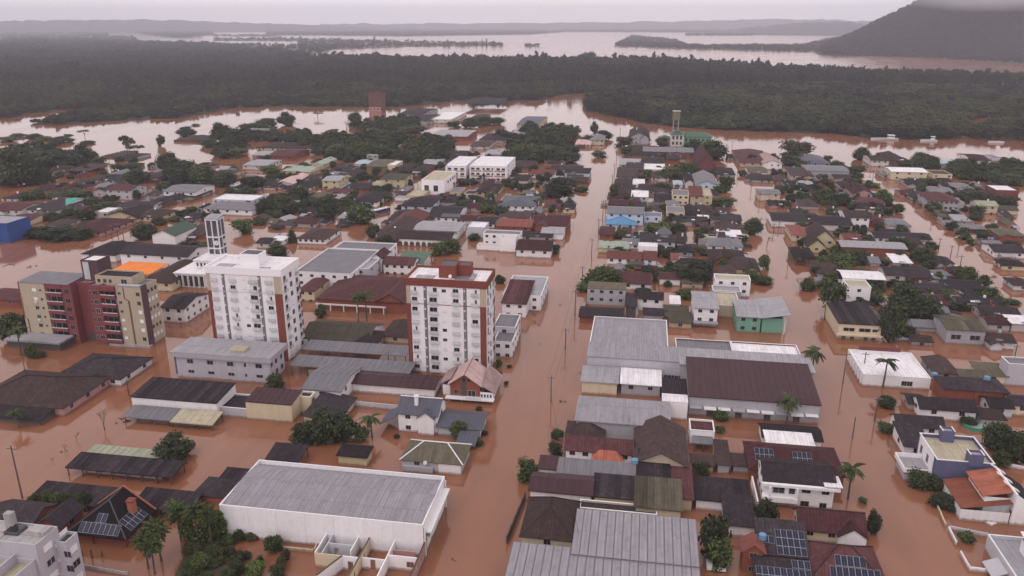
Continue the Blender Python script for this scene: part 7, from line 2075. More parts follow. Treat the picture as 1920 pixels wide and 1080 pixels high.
H(1640, 446, 1750, 433, 2.6, 'gx', 1.0, 'white', 'dark'); H(1577, 463, 1703, 450, 3.8, 'gx', .8, 'brick', 'lgrey', 'long red brick shed with pale metal roof on the right', 'the long red brick shed', name='shed', win=(0, 0), panels=3); H(1788, 429, 1852, 419, 1.2, 'gx', .6, 'grey', 'grey'); H(1872, 441, 1926, 428, 3.2, 'h', 1.8, 'brick', 'olive'); H(1845, 459, 1882, 449, 1.8, 'gx', .8, 'grey', 'grey'); H(1864, 473, 1928, 456, 2.6, 'gx', 1.4, 'white', 'dark'); H(1880, 498, 1930, 485, 2.2, 'h', 1.2, 'white', 'dark'); H(1748, 493, 1792, 480, 2.2, 'h', 1.6, 'white', 'dark'); H(1675, 493, 1713, 478, 2.6, 's', .6, 'white', 'white')
H(1660, 516, 1701, 499, 3.0, 'gx', 1.4, 'white', 'dark'); H(1700, 521, 1752, 498, 2.6, 'gx', 1.2, 'brick', 'dark'); H(1768, 541, 1847, 522, 2.6, 'gx', 1.4, 'white', 'dark'); H(1708, 546, 1782, 526, 2.2, 'gx', 1.2, 'brick', 'dark'); H(1533, 513, 1592, 489, 2.0, 'h', 2.8, 'grey', 'brown', 'dark brown pyramid roof house by the right street', 'the dark pyramid house')
canopy(1580, 522, 1662, 506, 4.2, .9, 'white', 'bright white shade roof behind the small white cube house', kind='gx', posts=4, short='the white shade roof')
H(1590, 537, 1634, 523, 6.6, 'f', 0, 'tower', 'beige', 'small white cube house with beige roof below the white shade roof', 'the small white cube', win=(1, 1))
t, fr, loc, r = H(1572, 607, 1656, 566, 5.2, 's', .4, 'cream', 'dark', 'corner building with large charcoal roof and cream front, right street crossing', 'the charcoal roof corner building', name='building', cat='building', win=(0, 0), oh=.3, panels=1.8)
F = face_of(*loc, 'front'); [window(t, F, F[2] * a, 3.4, F[2] * .28, 1.2) for a in (.25, .62)]; window(t, F, F[2] * .86, 3.4, 1.6, 1.0)
MB().box(loc[0] - .4, loc[1] + .4, loc[2] - .9, loc[2] - .02, 1.4, 1.9).build('front_slab', M['w_cream'], t)
[MB().box(loc[0] + (loc[1] - loc[0]) * a, loc[0] + (loc[1] - loc[0]) * a + 1.2, loc[2] - .06, loc[2] - .01, -1, 1.3).build('doorway', M['w_dark'], t) for a in (.1, .3, .62, .8)]
H(1712, 613, 1762, 597, 1.8, 'gx', 1.2, 'grey', 'grey', 'battered grey sheet roof low in the water', win=(0, 0)); H(1775, 618, 1853, 590, 4.8, 'gx', .8, 'grey', 'olive', 'grey garage with olive sheet roof and two door openings', 'the olive roofed garage', name='garage', cat='garage', win=(2, 0), wz=[2.4], wh=1.6, ww=3.0, panels=1.6)
H(1794, 566, 1882, 556, 2.6, 'gx', 1.0, 'white', 'dark'); H(1840, 590, 1918, 571, 2.4, 'gx', 1.2, 'white', 'dark'); H(1852, 608, 1898, 591, 2.4, 'gx', 1.0, 'grey', 'maroon'); H(1852, 641, 1908, 621, 2.4, 'gx', 1.2, 'white', 'brown'); H(1896, 607, 1940, 592, 3.0, 's', .4, 'white', 'white'); H(1676, 636, 1722, 622, .8, 's', .5, 'grey', 'lgrey', 'half sunk pale sheet roof right of the charcoal corner building', win=(0, 0)); H(1736, 570, 1790, 548, 1.8, 'gx', 1.2, 'grey', 'maroon'); H(1780, 512, 1828, 500, 2.0, 'h', 1.2, 'white', 'maroon')
H(1708, 640, 1752, 626, 1.4, 'gx', .8, 'grey', 'brown'); H(1900, 535, 1940, 520, 2.2, 'h', 1.4, 'white', 'dark')
# ================================================================== trees, poles, walls and small things
T = tree
# tall trees on the lake shore and the island field
for a in [(1105, 90, 126, 34, 'clump', 'd'), (1090, 100, 126, 22, 'clump', ''), (874, 96, 124, 16, 'clump', ''), (898, 98, 124, 18, 'clump', ''), (904, 72, 87, 5, 'column'), (912, 70, 87, 6, 'column'), (893, 75, 87, 6, 'column'), (840, 72, 87, 6, 'column'), (832, 76, 87, 8, 'clump', ''), (925, 74, 87, 14, 'clump', ''), (938, 76, 87, 12, 'clump', ''), (866, 74, 87, 14, 'clump', ''), (702, 66, 86, 8, 'column'), (722, 70, 86, 10, 'clump', ''), (740, 72, 86, 14, 'clump', ''), (660, 70, 88, 12, 'clump', '')]:
    T(*a)
# large known ones (photo column, top row, water line, width, kind, tint)
for a in [
 (266, 412, 449, 54, 'dome', 'd'), (320, 806, 868, 78, 'dome', 'd'), (566, 776, 836, 62, 'clump', 'd'), (604, 748, 838, 76, 'clump', 'd'), (640, 758, 834, 72, 'clump', 'd'), (676, 790, 830, 40, 'clump', ''),
 (858, 780, 824, 42, 'clump', 'l'), (512, 690, 734, 44, 'clump', ''), (1047, 324, 370, 58, 'dome', 'd'), (1090, 346, 360, 30, 'bush', ''), (1412, 402, 440, 42, 'dome', 'd'), (1228, 408, 446, 70, 'clump', ''), (1272, 414, 438, 40, 'dome', 'd'),
 (1130, 490, 545, 78, 'dome', 'l'), (1098, 528, 548, 44, 'bush', ''), (1172, 500, 520, 34, 'bush', ''), (1303, 478, 535, 84, 'dome', 'd'), (1228, 508, 530, 18, 'column', ''), (1252, 524, 538, 18, 'bush', 'l'), (1285, 535, 562, 46, 'clump', ''),
 (1205, 536, 550, 34, 'bush', 'd'), (1335, 253, 300, 62, 'dome', 'd'), (1300, 256, 285, 40, 'dome', ''), (1170, 250, 276, 44, 'clump', ''), (1200, 246, 268, 46, 'dome', 'd'), (1240, 250, 275, 30, 'clump', 'd'), (1258, 306, 338, 54, 'dome', ''), (1290, 298, 330, 44, 'dome', ''), (1215, 314, 332, 20, 'clump', 'l'), (1362, 318, 360, 40, 'clump', 'd'), (1360, 360, 386, 56, 'clump', ''), (1240, 334, 360, 50, 'clump', 'd'), (1172, 270, 292, 26, 'clump', ''),
 (1150, 340, 374, 22, 'clump', ''), (1100, 250, 268, 30, 'clump', 'd'), (1114, 224, 250, 18, 'dome', ''), (1132, 238, 262, 36, 'dome', 'd'), (1066, 228, 254, 40, 'dome', ''), (1040, 232, 258, 44, 'dome', ''), (1006, 240, 262, 46, 'dome', ''), (985, 262, 292, 56, 'clump', ''), (1030, 262, 296, 64, 'dome', ''), (1060, 276, 306, 60, 'dome', 'd'), (1122, 278, 296, 38, 'clump', ''), (940, 236, 262, 44, 'dome', 'd'), (1000, 300, 330, 20, 'clump', 'd'), (952, 272, 302, 40, 'clump', ''),
 (700, 232, 262, 54, 'dome', ''), (738, 236, 260, 48, 'clump', 'l'), (770, 228, 250, 60, 'dome', ''), (664, 206, 230, 30, 'dome', ''), (630, 262, 296, 56, 'dome', ''), (668, 258, 300, 60, 'dome', ''), (712, 262, 300, 58, 'dome', ''), (756, 276, 306, 62, 'dome', 'd'), (800, 280, 306, 60, 'clump', ''), (826, 260, 282, 36, 'clump', ''), (850, 222, 240, 34, 'clump', ''), (880, 214, 240, 40, 'dome', ''), (908, 208, 236, 40, 'clump', ''), (925, 214, 234, 44, 'dome', ''), (534, 204, 236, 40, 'dome', 'd'), (496, 216, 238, 44, 'dome', 'd'), (520, 244, 264, 60, 'dome', 'd'), (560, 246, 266, 60, 'dome', 'd'), (596, 246, 268, 40, 'clump', ''), (640, 242, 262, 40, 'dome', ''),
 (610, 374, 416, 40, 'dome', 'd'), (560, 342, 378, 42, 'clump', ''), (532, 360, 402, 48, 'dome', 'd'), (494, 366, 400, 38, 'dome', 'd'), (612, 360, 396, 56, 'dome', ''), (644, 364, 396, 44, 'dome', ''), (672, 374, 420, 62, 'dome', ''), (700, 416, 446, 34, 'dome', 'd'), (722, 436, 462, 34, 'clump', 'd'), (705, 344, 360, 34, 'bush', 'd'), (545, 424, 455, 30, 'conifer', ''), (516, 452, 480, 44, 'dome', 'd'), (466, 322, 358, 60, 'clump', 'd'), (505, 304, 330, 48, 'clump', ''),
 (842, 436, 476, 52, 'clump', 'l'), (822, 448, 480, 44, 'clump', ''), (888, 434, 452, 26, 'bush', 'd'), (868, 330, 348, 36, 'clump', 'd'), (948, 328, 350, 30, 'clump', 'd'), (870, 368, 388, 40, 'clump', ''), (912, 378, 400, 40, 'clump', ''), (936, 384, 410, 36, 'clump', 'd'), (968, 380, 394, 16, 'conifer', ''), (1040, 452, 476, 26, 'clump', ''), (936, 512, 532, 24, 'dome', 'd'),
 (345, 232, 256, 40, 'dome', 'd'), (300, 250, 274, 18, 'clump', 'd'), (410, 222, 266, 44, 'dome', 'd'), (438, 232, 284, 56, 'dome', 'd'), (470, 222, 244, 64, 'dome', 'd'), (430, 270, 296, 60, 'clump', ''), (250, 308, 344, 54, 'dome', 'd'), (240, 298, 320, 44, 'clump', 'd'), (312, 278, 320, 48, 'dome', 'd'), (340, 292, 346, 64, 'dome', 'd'), (372, 300, 348, 58, 'dome', ''), (416, 312, 350, 56, 'dome', 'd'), (150, 262, 306, 46, 'dome', 'd'), (110, 276, 318, 70, 'dome', 'd'), (70, 274, 312, 64, 'dome', ''), (25, 262, 350, 90, 'dome', 'd'), (60, 300, 346, 60, 'dome', 'd'), (-8, 290, 346, 60, 'dome', 'd'), (182, 288, 312, 36, 'clump', ''), (176, 280, 300, 16, 'dome', 'd'), (50, 350, 376, 46, 'clump', ''), (100, 352, 372, 60, 'bush', ''), (135, 348, 372, 60, 'bush', ''), (160, 364, 388, 60, 'dome', ''), (190, 372, 392, 56, 'dome', ''), (160, 386, 412, 44, 'dome', 'd'), (248, 350, 374, 30, 'dome', 'd'), (66, 418, 446, 66, 'dome', 'd'), (100, 416, 452, 76, 'dome', 'd'), (138, 418, 450, 62, 'dome', 'd'), (350, 386, 404, 24, 'clump', 'd'), (382, 392, 414, 16, 'column', ''), (404, 392, 410, 22, 'dome', 'd'), (452, 404, 440, 50, 'clump', ''), (352, 446, 470, 50, 'bush', 'd'), (378, 448, 468, 40, 'bush', ''), (226, 448, 462, 22, 'clump', ''), (480, 326, 340, 28, 'bush', ''), (390, 256, 276, 40, 'dome', 'd'),
 (22, 576, 640, 66, 'dome', 'd'), (56, 640, 672, 26, 'bush', ''), (172, 696, 726, 28, 'bush', ''), (410, 950, 1012, 48, 'clump', 'l'), (384, 956, 1020, 52, 'clump', ''), (350, 962, 1018, 40, 'clump', 'l'), (28, 748, 760, 34, 'bush', ''), (72, 656, 672, 22, 'bush', 'd'),
 (988, 846, 906, 52, 'clump', ''), (1044, 804, 826, 30, 'clump', ''), (1040, 826, 858, 36, 'clump', 'd'), (1335, 940, 1060, 74, 'clump', 'd'), (1352, 1000, 1070, 60, 'clump', ''), (1316, 862, 900, 38, 'clump', 'd'), (1435, 930, 990, 52, 'clump', 'd'), (1350, 764, 790, 30, 'bush', ''), (1246, 790, 812, 34, 'bush', 'd'), (1280, 704, 716, 16, 'bush', ''), (1350, 796, 812, 22, 'bush', ''),
 (1664, 738, 766, 38, 'bush', ''), (1662, 790, 812, 40, 'bush', 'd'), (1730, 878, 920, 52, 'clump', 'd'), (1756, 886, 924, 40, 'clump', ''), (1775, 922, 956, 54, 'dome', 'd'), (1814, 994, 1020, 36, 'bush', ''), (1618, 930, 944, 20, 'bush', ''), (1880, 786, 850, 70, 'dome', 'd'), (1905, 800, 872, 60, 'dome', ''), (1880, 840, 876, 38, 'bush', ''), (1818, 776, 800, 34, 'bush', 'd'),
 (1560, 516, 590, 62, 'clump', 'd'), (1516, 516, 546, 34, 'bush', ''), (1570, 466, 512, 66, 'dome', ''), (1540, 474, 496, 50, 'clump', 'd'), (1606, 460, 490, 52, 'dome', 'd'), (1650, 476, 498, 46, 'clump', ''), (1730, 456, 496, 48, 'dome', 'd'), (1816, 494, 528, 58, 'clump', ''), (1645, 520, 548, 40, 'clump', 'd'), (1700, 522, 590, 74, 'dome', 'd'), (1738, 540, 604, 66, 'dome', 'd'), (1670, 560, 642, 50, 'dome', 'd'), (1782, 536, 566, 54, 'clump', ''), (1900, 558, 572, 34, 'bush', 'd'), (1790, 612, 600, 10, 'bush', ''), (1618, 418, 442, 20, 'dome', 'd'), (1646, 414, 436, 20, 'clump', ''), (1812, 436, 450, 26, 'bush', 'd'), (1782, 405, 416, 26, 'bush', 'd'), (1812, 408, 420, 28, 'bush', ''), (1860, 414, 434, 28, 'dome', ''), (1720, 362, 380, 16, 'dome', 'd'), (1685, 378, 400, 26, 'clump', ''), (1656, 350, 378, 40, 'dome', 'l'), (1665, 394, 402, 16, 'bush', ''),
 (1830, 348, 378, 76, 'dome', 'd'), (1800, 290, 320, 44, 'dome', ''), (1800, 302, 330, 60, 'dome', ''), (1850, 312, 340, 70, 'dome', 'd'), (1895, 318, 348, 60, 'dome', ''), (1760, 332, 348, 60, 'clump', 'd'), (1725, 330, 346, 50, 'clump', 'd'), (1728, 278, 316, 48, 'dome', 'd'), (1748, 286, 318, 30, 'dome', ''), (1616, 270, 300, 34, 'dome', 'd'), (1658, 282, 292, 30, 'dome', 'd'), (1605, 304, 332, 40, 'clump', ''), (1570, 298, 318, 30, 'clump', ''), (1484, 284, 312, 36, 'dome', 'd'), (1500, 256, 296, 76, 'clump', 'o'), (1450, 284, 306, 26, 'dome', 'd'), (1546, 346, 382, 44, 'dome', ''), (1580, 356, 386, 40, 'dome', ''), (1560, 372, 388, 40, 'bush', ''), (1600, 330, 345, 44, 'bush', 'd'), (1640, 340, 352, 34, 'clump', ''), (1834, 380, 402, 32, 'bush', 'l'), (1890, 360, 392, 60, 'clump', 'o'), (1908, 290, 325, 40, 'dome', 'd'), (1884, 292, 302, 32, 'bush', ''), (1470, 372, 390, 34, 'bush', 'd'), (1486, 358, 378, 30, 'dome', 'd'), (1410, 284, 310, 26, 'dome', 'd'), (1392, 316, 330, 20, 'bush', ''), (1610, 402, 420, 20, 'bush', ''),
 (1432, 474, 506, 26, 'clump', 'l'), (1430, 510, 534, 44, 'dome', ''), (1408, 500, 530, 36, 'bush', ''), (1385, 412, 430, 14, 'bush', ''), (1345, 440, 448, 20, 'bush', ''), (1216, 384, 400, 20, 'bush', ''), (1168, 312, 322, 14, 'bush', 'd'),
]:
    T(*a)
# trees standing in the open water and palms
for a in [(240, 250, 297, 26, 'umbrella'), (160, 242, 262, 22, 'umbrella'), (246, 258, 299, 30, 'umbrella'), (258, 270, 301, 34, 'umbrella'), (130, 250, 270, 22, 'umbrella'), (596, 210, 222, 22, 'umbrella'), (628, 240, 258, 22, 'umbrella'), (1432, 476, 500, 14, 'umbrella')]:
    T(*a)
for a in [(40, 612, 666, 38, 'palm'), (688, 548, 602, 34, 'palm'), (672, 552, 606, 30, 'palm'), (600, 566, 596, 26, 'dome', 'l'), (698, 778, 820, 40, 'palm'), (36, 768, 802, 34, 'palm'), (1655, 672, 726, 42, 'palm'), (1474, 744, 796, 46, 'palm'), (1520, 654, 712, 44, 'palm'), (1590, 872, 936, 50, 'palm'), (1498, 284, 312, 18, 'palm'), (1012, 372, 390, 16, 'palm'), (340, 944, 1014, 46, 'fan'), (372, 946, 1020, 42, 'fan'), (398, 952, 1022, 42, 'fan'), (303, 978, 1052, 50, 'fan'), (278, 1002, 1066, 42, 'fan'), (290, 1012, 1076, 40, 'fan'), (206, 1040, 1040, 10, 'bush'), (1636, 950, 1004, 30, 'dome', 'd')]:
    if a[0] != 206: T(*a)
for a in [(196, 750, 806, 50, 'bare'), (143, 804, 826, 30, 'bare'), (122, 824, 846, 22, 'bare'), (98, 852, 866, 18, 'bare'), (1438, 430, 462, 34, 'bare'), (1390, 470, 490, 22, 'bare'), (650, 216, 244, 40, 'bare'), (480, 215, 235, 24, 'bare'), (45, 246, 268, 30, 'bare'), (30, 250, 272, 26, 'bare'), (1500, 508, 540, 30, 'bare')]:
    T(*a)
# low scrub islands in the left water
for a in [(60, 246, 262, 34), (28, 246, 258, 40), (10, 252, 266, 44), (78, 250, 264, 40), (110, 250, 268, 46), (98, 260, 274, 26), (160, 262, 270, 30), (365, 230, 236, 20), (372, 250, 260, 30), (906, 806, 816, 18), (898, 824, 838, 20), (743, 814, 822, 16), (898, 760, 770, 14), (955, 686, 690, 12), (948, 716, 722, 12), (935, 668, 690, 16), (1010, 452, 460, 12), (1830, 296, 300, 26), (1735, 800, 806, 10), (1700, 870, 878, 12)]:
    T(*a, 'bush', random.choice(['', 'd']))

# infill: hedges and garden trees between the houses, where the photograph shows dark greenery without a clear shape
BLOCKS = [((60, 300), (470, 420), 46), ((480, 300), (760, 420), 60), ((1130, 290), (1390, 520), 54), ((1400, 300), (1900, 420), 70), ((1500, 420), (1900, 600), 44), ((760, 280), (1080, 400), 44)]
rgi = random.Random(21)
OCC = [(to_px(o.location)) for o in COL.objects if o.parent is None and o.get('category') in ('tree', 'house', 'building', 'hall')]
STREETS = [((1622, 305), (1700, 390), 22), ((1700, 390), (1800, 470), 36), ((1800, 470), (1925, 560), 36), ((160, 455), (340, 385), 40), ((340, 385), (500, 315), 40), ((500, 315), (640, 262), 34), ((620, 470), (730, 385), 30), ((730, 385), (840, 325), 18), ((1068, 640), (1150, 250), 34), ((1590, 760), (1375, 300), 52), ((1110, 470), (860, 470), 22), ((900, 470), (990, 300), 0)]
def near_street(x, y):
    for (a, b_, w_) in STREETS:
        if min(a[1], b_[1]) - 2 <= y <= max(a[1], b_[1]) + 2 and a[1] != b_[1]:
            t_ = (y - a[1]) / (b_[1] - a[1])
            if abs(x - (a[0] + (b_[0] - a[0]) * t_)) < w_: return True
    return 480 < x < 700 and 352 < y < 366 or y < 262
NB = len([o for o in COL.objects if o.parent is None and o.name.startswith('bush')]) + 52
REST = []
rgo = random.Random(31)
for (p, q, n) in BLOCKS:
    for k in range(int(n * .75)):
        for _ in range(25):
            x, y = rgo.uniform(p[0], q[0]), rgo.uniform(p[1], q[1])
            if near_street(x, y): continue
            d = min(math.hypot(x - o[0], (y - o[1]) * 2.2) for o in OCC)
            if 19 < d < 60: break
        else: continue
        s = y / 380
        wd, hd = rgo.uniform(14, 30) * s, rgo.uniform(6, 11) * s
        house(x - wd / 2, y + hd / 2, x + wd / 2, y - hd / 2, rgo.uniform(1.0, 2.3), rgo.choice(['h', 'gx', 's', 'gx', 'gy']), rgo.uniform(.7, 1.5), rgo.choice(['stained', 'brown', 'grey', 'brick', 'pink', 'beige']), rgo.choice(['dark', 'brown', 'maroon', 'grey', 'brown', 'olive', 'dark', 'lgrey']), name='outbuilding', win=(1, 1))
        OCC.append((x, y))
for (p, q, n) in BLOCKS:
    for k in range(int(n * 1.5)):
        for _ in range(20):
            x, y = rgi.uniform(p[0], q[0]), rgi.uniform(p[1], q[1])
            if near_street(x, y): continue
            d = min(math.hypot(x - o[0], (y - o[1]) * 2) for o in OCC)
            if 10 < d < 60: break
        else: continue
        s = y / 380
        hh, ww = rgi.uniform(9, 17) * s, rgi.uniform(16, 30) * s
        if k % 6 == 0: T(x, y - hh, y + 3, ww, 'clump', rgi.choice(['', 'd', 'd', '']))
        elif NB < 295:
            NB += 1
            T(x, y - hh, y + 3, ww, 'bush', rgi.choice(['', 'd', 'd', '']))
        else:
            g = at(x, y + 3); wm = ww * (g - CAMP).dot(cF) / FPX
            REST.append((g.x, g.y + wm * .2, -.2, max(2.2, z_at(y - hh, g.x, g.y)), wm * .95))
        OCC.append((x, y))

if REST: scatter('garden_greenery', np.array(REST), 'low garden greenery filling the gaps between the flooded houses', [6, 7], [.5, .5], 77)

# ---- garden plot in the lower left, out of the water
b = MB()
pl = [(318, 1100), (344, 1044), (372, 1004), (422, 988), (448, 1002), (436, 1030), (446, 1062), (480, 1100)]
b.face([at(x, y, .25) for x, y in pl])
o = b.build('garden_plot', M['soil'])
if o.data.polygons[0].normal.z < 0: o.data.flip_normals()
tag(o, 'overgrown garden plot of dark soil and weeds beside the white warehouse', kind='structure')
for a in [(450, 976, 1004, 34, 'clump', 'o'), (484, 974, 1002, 30, 'clump', 'o'), (520, 978, 1010, 36, 'clump', 'o'), (508, 1000, 1038, 44, 'bush', 'l'), (400, 1020, 1054, 40, 'clump', 'd'), (372, 1034, 1074, 46, 'clump', ''), (440, 1040, 1076, 40, 'bush', ''), (476, 1050, 1086, 40, 'clump', 'l'), (350, 1060, 1092, 40, 'clump', 'd'), (520, 1056, 1092, 36, 'bush', ''), (420, 1064, 1096, 40, 'bush', 'd'), (428, 1000, 1024, 26, 'bush', '')]:
    T(*a)
rgg = random.Random(8)
for k in range(40):
    x, y = rgg.uniform(336, 545), rgg.uniform(1000, 1088)
    if x < 345 + (1040 - y) * .5: continue
    if x > 450 and rgg.random() < .45: continue
    T(x, y - rgg.uniform(10, 26), y + 4, rgg.uniform(16, 34), 'bush', rgg.choice(['', 'l', 'o', 'l', 'l']))
for x, w_ in ((60, 30), (84, 24), (104, 28), (124, 24), (142, 32), (164, 26)):
    T(x, 920, 958, w_, 'clump', 'l' if x % 3 == 0 else '')

# ---- walls and fences
def garden_wall(p, q, h, mat, label, name='garden_wall', thick=.2, post=None):
    a, c = at(*p), at(*q)
    d = c - a
    L = d.length
    t = thing(name, label, name.replace('_', ' '), a, math.atan2(d.y, d.x))
    n = max(1, int(L / 3.0))
    for k in range(n):
        MB().box(L * k / n + .01, L * (k + 1) / n - .16, -thick / 2, thick / 2, -1, h).build('panel', M[mat], t)
        MB().box(L * (k + 1) / n - .15, L * (k + 1) / n - .0, -thick / 2 - .04, thick / 2 + .04, -1, h + .12).build('post', M[post or mat], t)
    return t
garden_wall((566, 752), (746, 770), 1.6, 'w_lgrey', 'long pale grey yard wall in the water between the dark trees and the maroon shed')
garden_wall((132, 1060), (240, 1078), .6, 'concrete', 'low concrete kerb wall in front of the black solar roof house')
garden_wall((1755, 948), (1772, 988), .8, 'w_cream', 'short cream gate wall beside the orange roofed house')
garden_wall((1778, 994), (1792, 1022), .9, 'w_white', 'white garden wall along the side street, before the terrace house')
garden_wall((1800, 1040), (1816, 1068), .9, 'w_white', 'white garden wall piece nearest to the bottom edge')
garden_wall((1816, 1070), (1864, 1076), .9, 'w_white', 'white garden wall facing the bottom edge')
garden_wall((1780, 994), (1850, 1008), 1.0, 'w_lgrey', 'grey garden wall between the pickup and the terrace house')
garden_wall((1880, 874), (1930, 884), 1.0, 'w_white', 'white wall at the right edge behind the orange roofed house')
garden_wall((652, 884), (800, 906), 1.0, 'w_maroon', 'dark ivy covered yard wall behind the white warehouse')
garden_wall((532, 1030), (588, 1036), .7, 'w_cream', 'low cream wall, front side of the open frame by the warehouse')
garden_wall((536, 1008), (598, 1014), .7, 'w_cream', 'low cream wall, rear side of the open frame by the warehouse')
garden_wall((590, 1034), (600, 1014), .7, 'w_cream', 'low cream wall, right side of the open frame by the warehouse')
garden_wall((128, 700), (214, 722), .8, 'w_white', 'white broken wall along the left street')
garden_wall((214, 722), (250, 690), .8, 'w_white', 'white wall beside the street by the dark hipped house')
garden_wall((985, 936), (950, 1020), 1.8, 'w_dark', 'dark street wall beside the brown pyramid roof', name='street_wall')
garden_wall((1104, 560), (1092, 596), 1.2, 'w_dark', 'dark wall beside the blue grey house')

def post_row(pts, label):
    for k, (x, y, h) in enumerate(pts):
        p = at(x, y)
        t = MB().box(-.12, .12, -.12, .12, -1, h).build('fence_post', M['wood'])
        t.location = p
        tag(t, ('leftmost', 'second', 'third and tallest', 'rightmost')[k] + ' ' + label, 'fence post', 'old fence posts in front of the solar house')
post_row([(137, 1040, 1.3), (155, 1043, 1.4), (173, 1047, 1.9), (192, 1044, 1.3)], 'dark wooden fence post in the water before the black solar roof house')

# ---- utility poles and wires
def pole(px, ybase, ytop, arm=True, lamp=False):
    p = at(px, ybase)
    h = z_at(ytop, p.x, p.y)
    t = thing('utility_pole', None, 'utility pole', p, 0, 'utility poles along the flooded streets')
    b = MB(); b.tube([(0, 0, -1), (0, 0, h)], [.19, .13], 7); b.build('pole', M['pole'], t)
    if arm:
        a = MB().box(-1.1, 1.1, -.06, .06, h - .75, h - .6).build('crossarm', M['pole'], t)
        b = MB()
        for x in (-1.0, -.4, .4, 1.0): b.box(x - .05, x + .05, -.05, .05, h - .6, h - .4)
        b.build('insulators', M['lamp'], a)
    if lamp:
        b = MB(); b.tube([(0, 0, h - 1.6), (-1.2, -.2, h - 1.0), (-1.9, -.3, h - 1.0)], [.05, .05, .05], 5); o = b.build('lamp_arm', M['rail'], t)
        MB().box(-2.5, -1.8, -.45, -.15, h - 1.1, h - .95).build('lamp', M['lamp'], o)
    AUTO.append((t, 'thin utility pole' + (' with street lamp' if lamp else ''), *to_px((p.x, p.y, h * .7))))
    return p + Vector((0, 0, h - .5))
P = []
for a in [(1033, 755, 704, True, False), (1060, 655, 615), (1078, 592, 543), (1092, 520, 499), (1109, 485, 447), (1122, 440, 410), (1130, 415, 376), (1135, 400, 374), (1148, 345, 328), (1152, 325, 306), (1156, 300, 280), (1162, 270, 240)]:
    P.append(pole(*a))
def wire(a, c, label, sag=.8):
    b = MB()
    n = 8
    pts = [a.lerp(c, k / n) - Vector((0, 0, sag * 4 * (k / n) * (1 - k / n))) for k in range(n + 1)]
    b.tube(pts, [.035] * (n + 1), 3)
    return tag(b.build('power_line', M['wire']), label, 'power line', 'power lines along the main street')
for k in range(len(P) - 1):
    for off in (-.9, .9):
        o = wire(P[k] + Vector((off, 0, 0)), P[k + 1] + Vector((off, 0, 0)), None)
        AUTO.append((o, ('right' if off > 0 else 'left') + ' hand power line', *to_px((P[k] + P[k + 1]) / 2)))
wire(P[0] + Vector((-.9, 0, 0)), at(1085, 1000, 9), 'nearest power line, slanting down over the main street towards the bottom edge', 1.0)
for a in [(42, 934, 836, True, False), (242, 742, 712, False), (222, 448, 418), (150, 353, 318), (206, 310, 288), (210, 447, 421), (232, 448, 430), (728, 406, 372, True, True), (736, 362, 338), (784, 356, 334), (1580, 720, 660, True, False), (1598, 822, 782, False), (1640, 790, 744, True, False), (1478, 490, 456), (1450, 436, 418), (1426, 420, 408), (1424, 380, 360), (1384, 318, 288), (1372, 282, 264), (1408, 358, 340), (1632, 322, 310), (1636, 340, 322), (1764, 404, 380), (1748, 410, 386), (1798, 462, 440), (1760, 468, 446), (1782, 482, 460), (1800, 500, 478), (1864, 554, 536), (1868, 500, 476), (1902, 672, 646), (1812, 422, 408), (1844, 405, 392), (1545, 600, 562), (1618, 700, 660, True), (1460, 428, 412), (945, 243, 215), (908, 352, 336), (1003, 360, 345), (640, 452, 420), (690, 446, 436), (120, 1065, 1040, False)]:
    pole(*a)

# ---- vehicles and boats
def wheel_pair(t, x, y, z, r):
    for s in (-1, 1):
        b = MB(); b.tube([(x, s * y - .1 * s, z), (x, s * y + .02 * s, z)], [r, r], 14)
        w_ = b.build('wheel', M['tyre'], t)
def bus():
    p = at(713, 400); q = at(704, 398)
    t = thing('bus', 'blue bus with pale roof parked in the flooded cross street', 'bus', at(714, 399), math.radians(62))
    lm('the blue bus', at(714, 395, 2))
    b = MB(); b.box(-5.8, 5.8, -1.25, 1.25, -.6, .95); b.build('lower_body', M['carblue'], t)
    b = MB(); b.box(-5.75, 5.75, -1.22, 1.22, .952, 1.9); b.build('window_band', M['glass'], t)
    b = MB(); b.box(-5.8, 5.8, -1.26, 1.26, 1.902, 2.2); b.slab([(-5.6, -1.1, 2.34), (5.6, -1.1, 2.34), (5.6, 1.1, 2.34), (-5.6, 1.1, 2.34)], .13); b.build('roof', M['carpaint'], t)
    for x in (-2, 2.4): MB().box(x - .7, x + .7, -.5, .5, 2.342, 2.5).build('roof_hatch', M['lamp'], t)
    for k in range(6):
        for s in (-1, 1): MB().box(-5.0 + k * 1.9, -4.9 + k * 1.9, s * 1.22 - .03, s * 1.22 + .03, .953, 1.9).build('window_post', M['carblue'], t)
    for x in (-4, 3.8): wheel_pair(t, x, 1.2, -.5, .5)
bus()
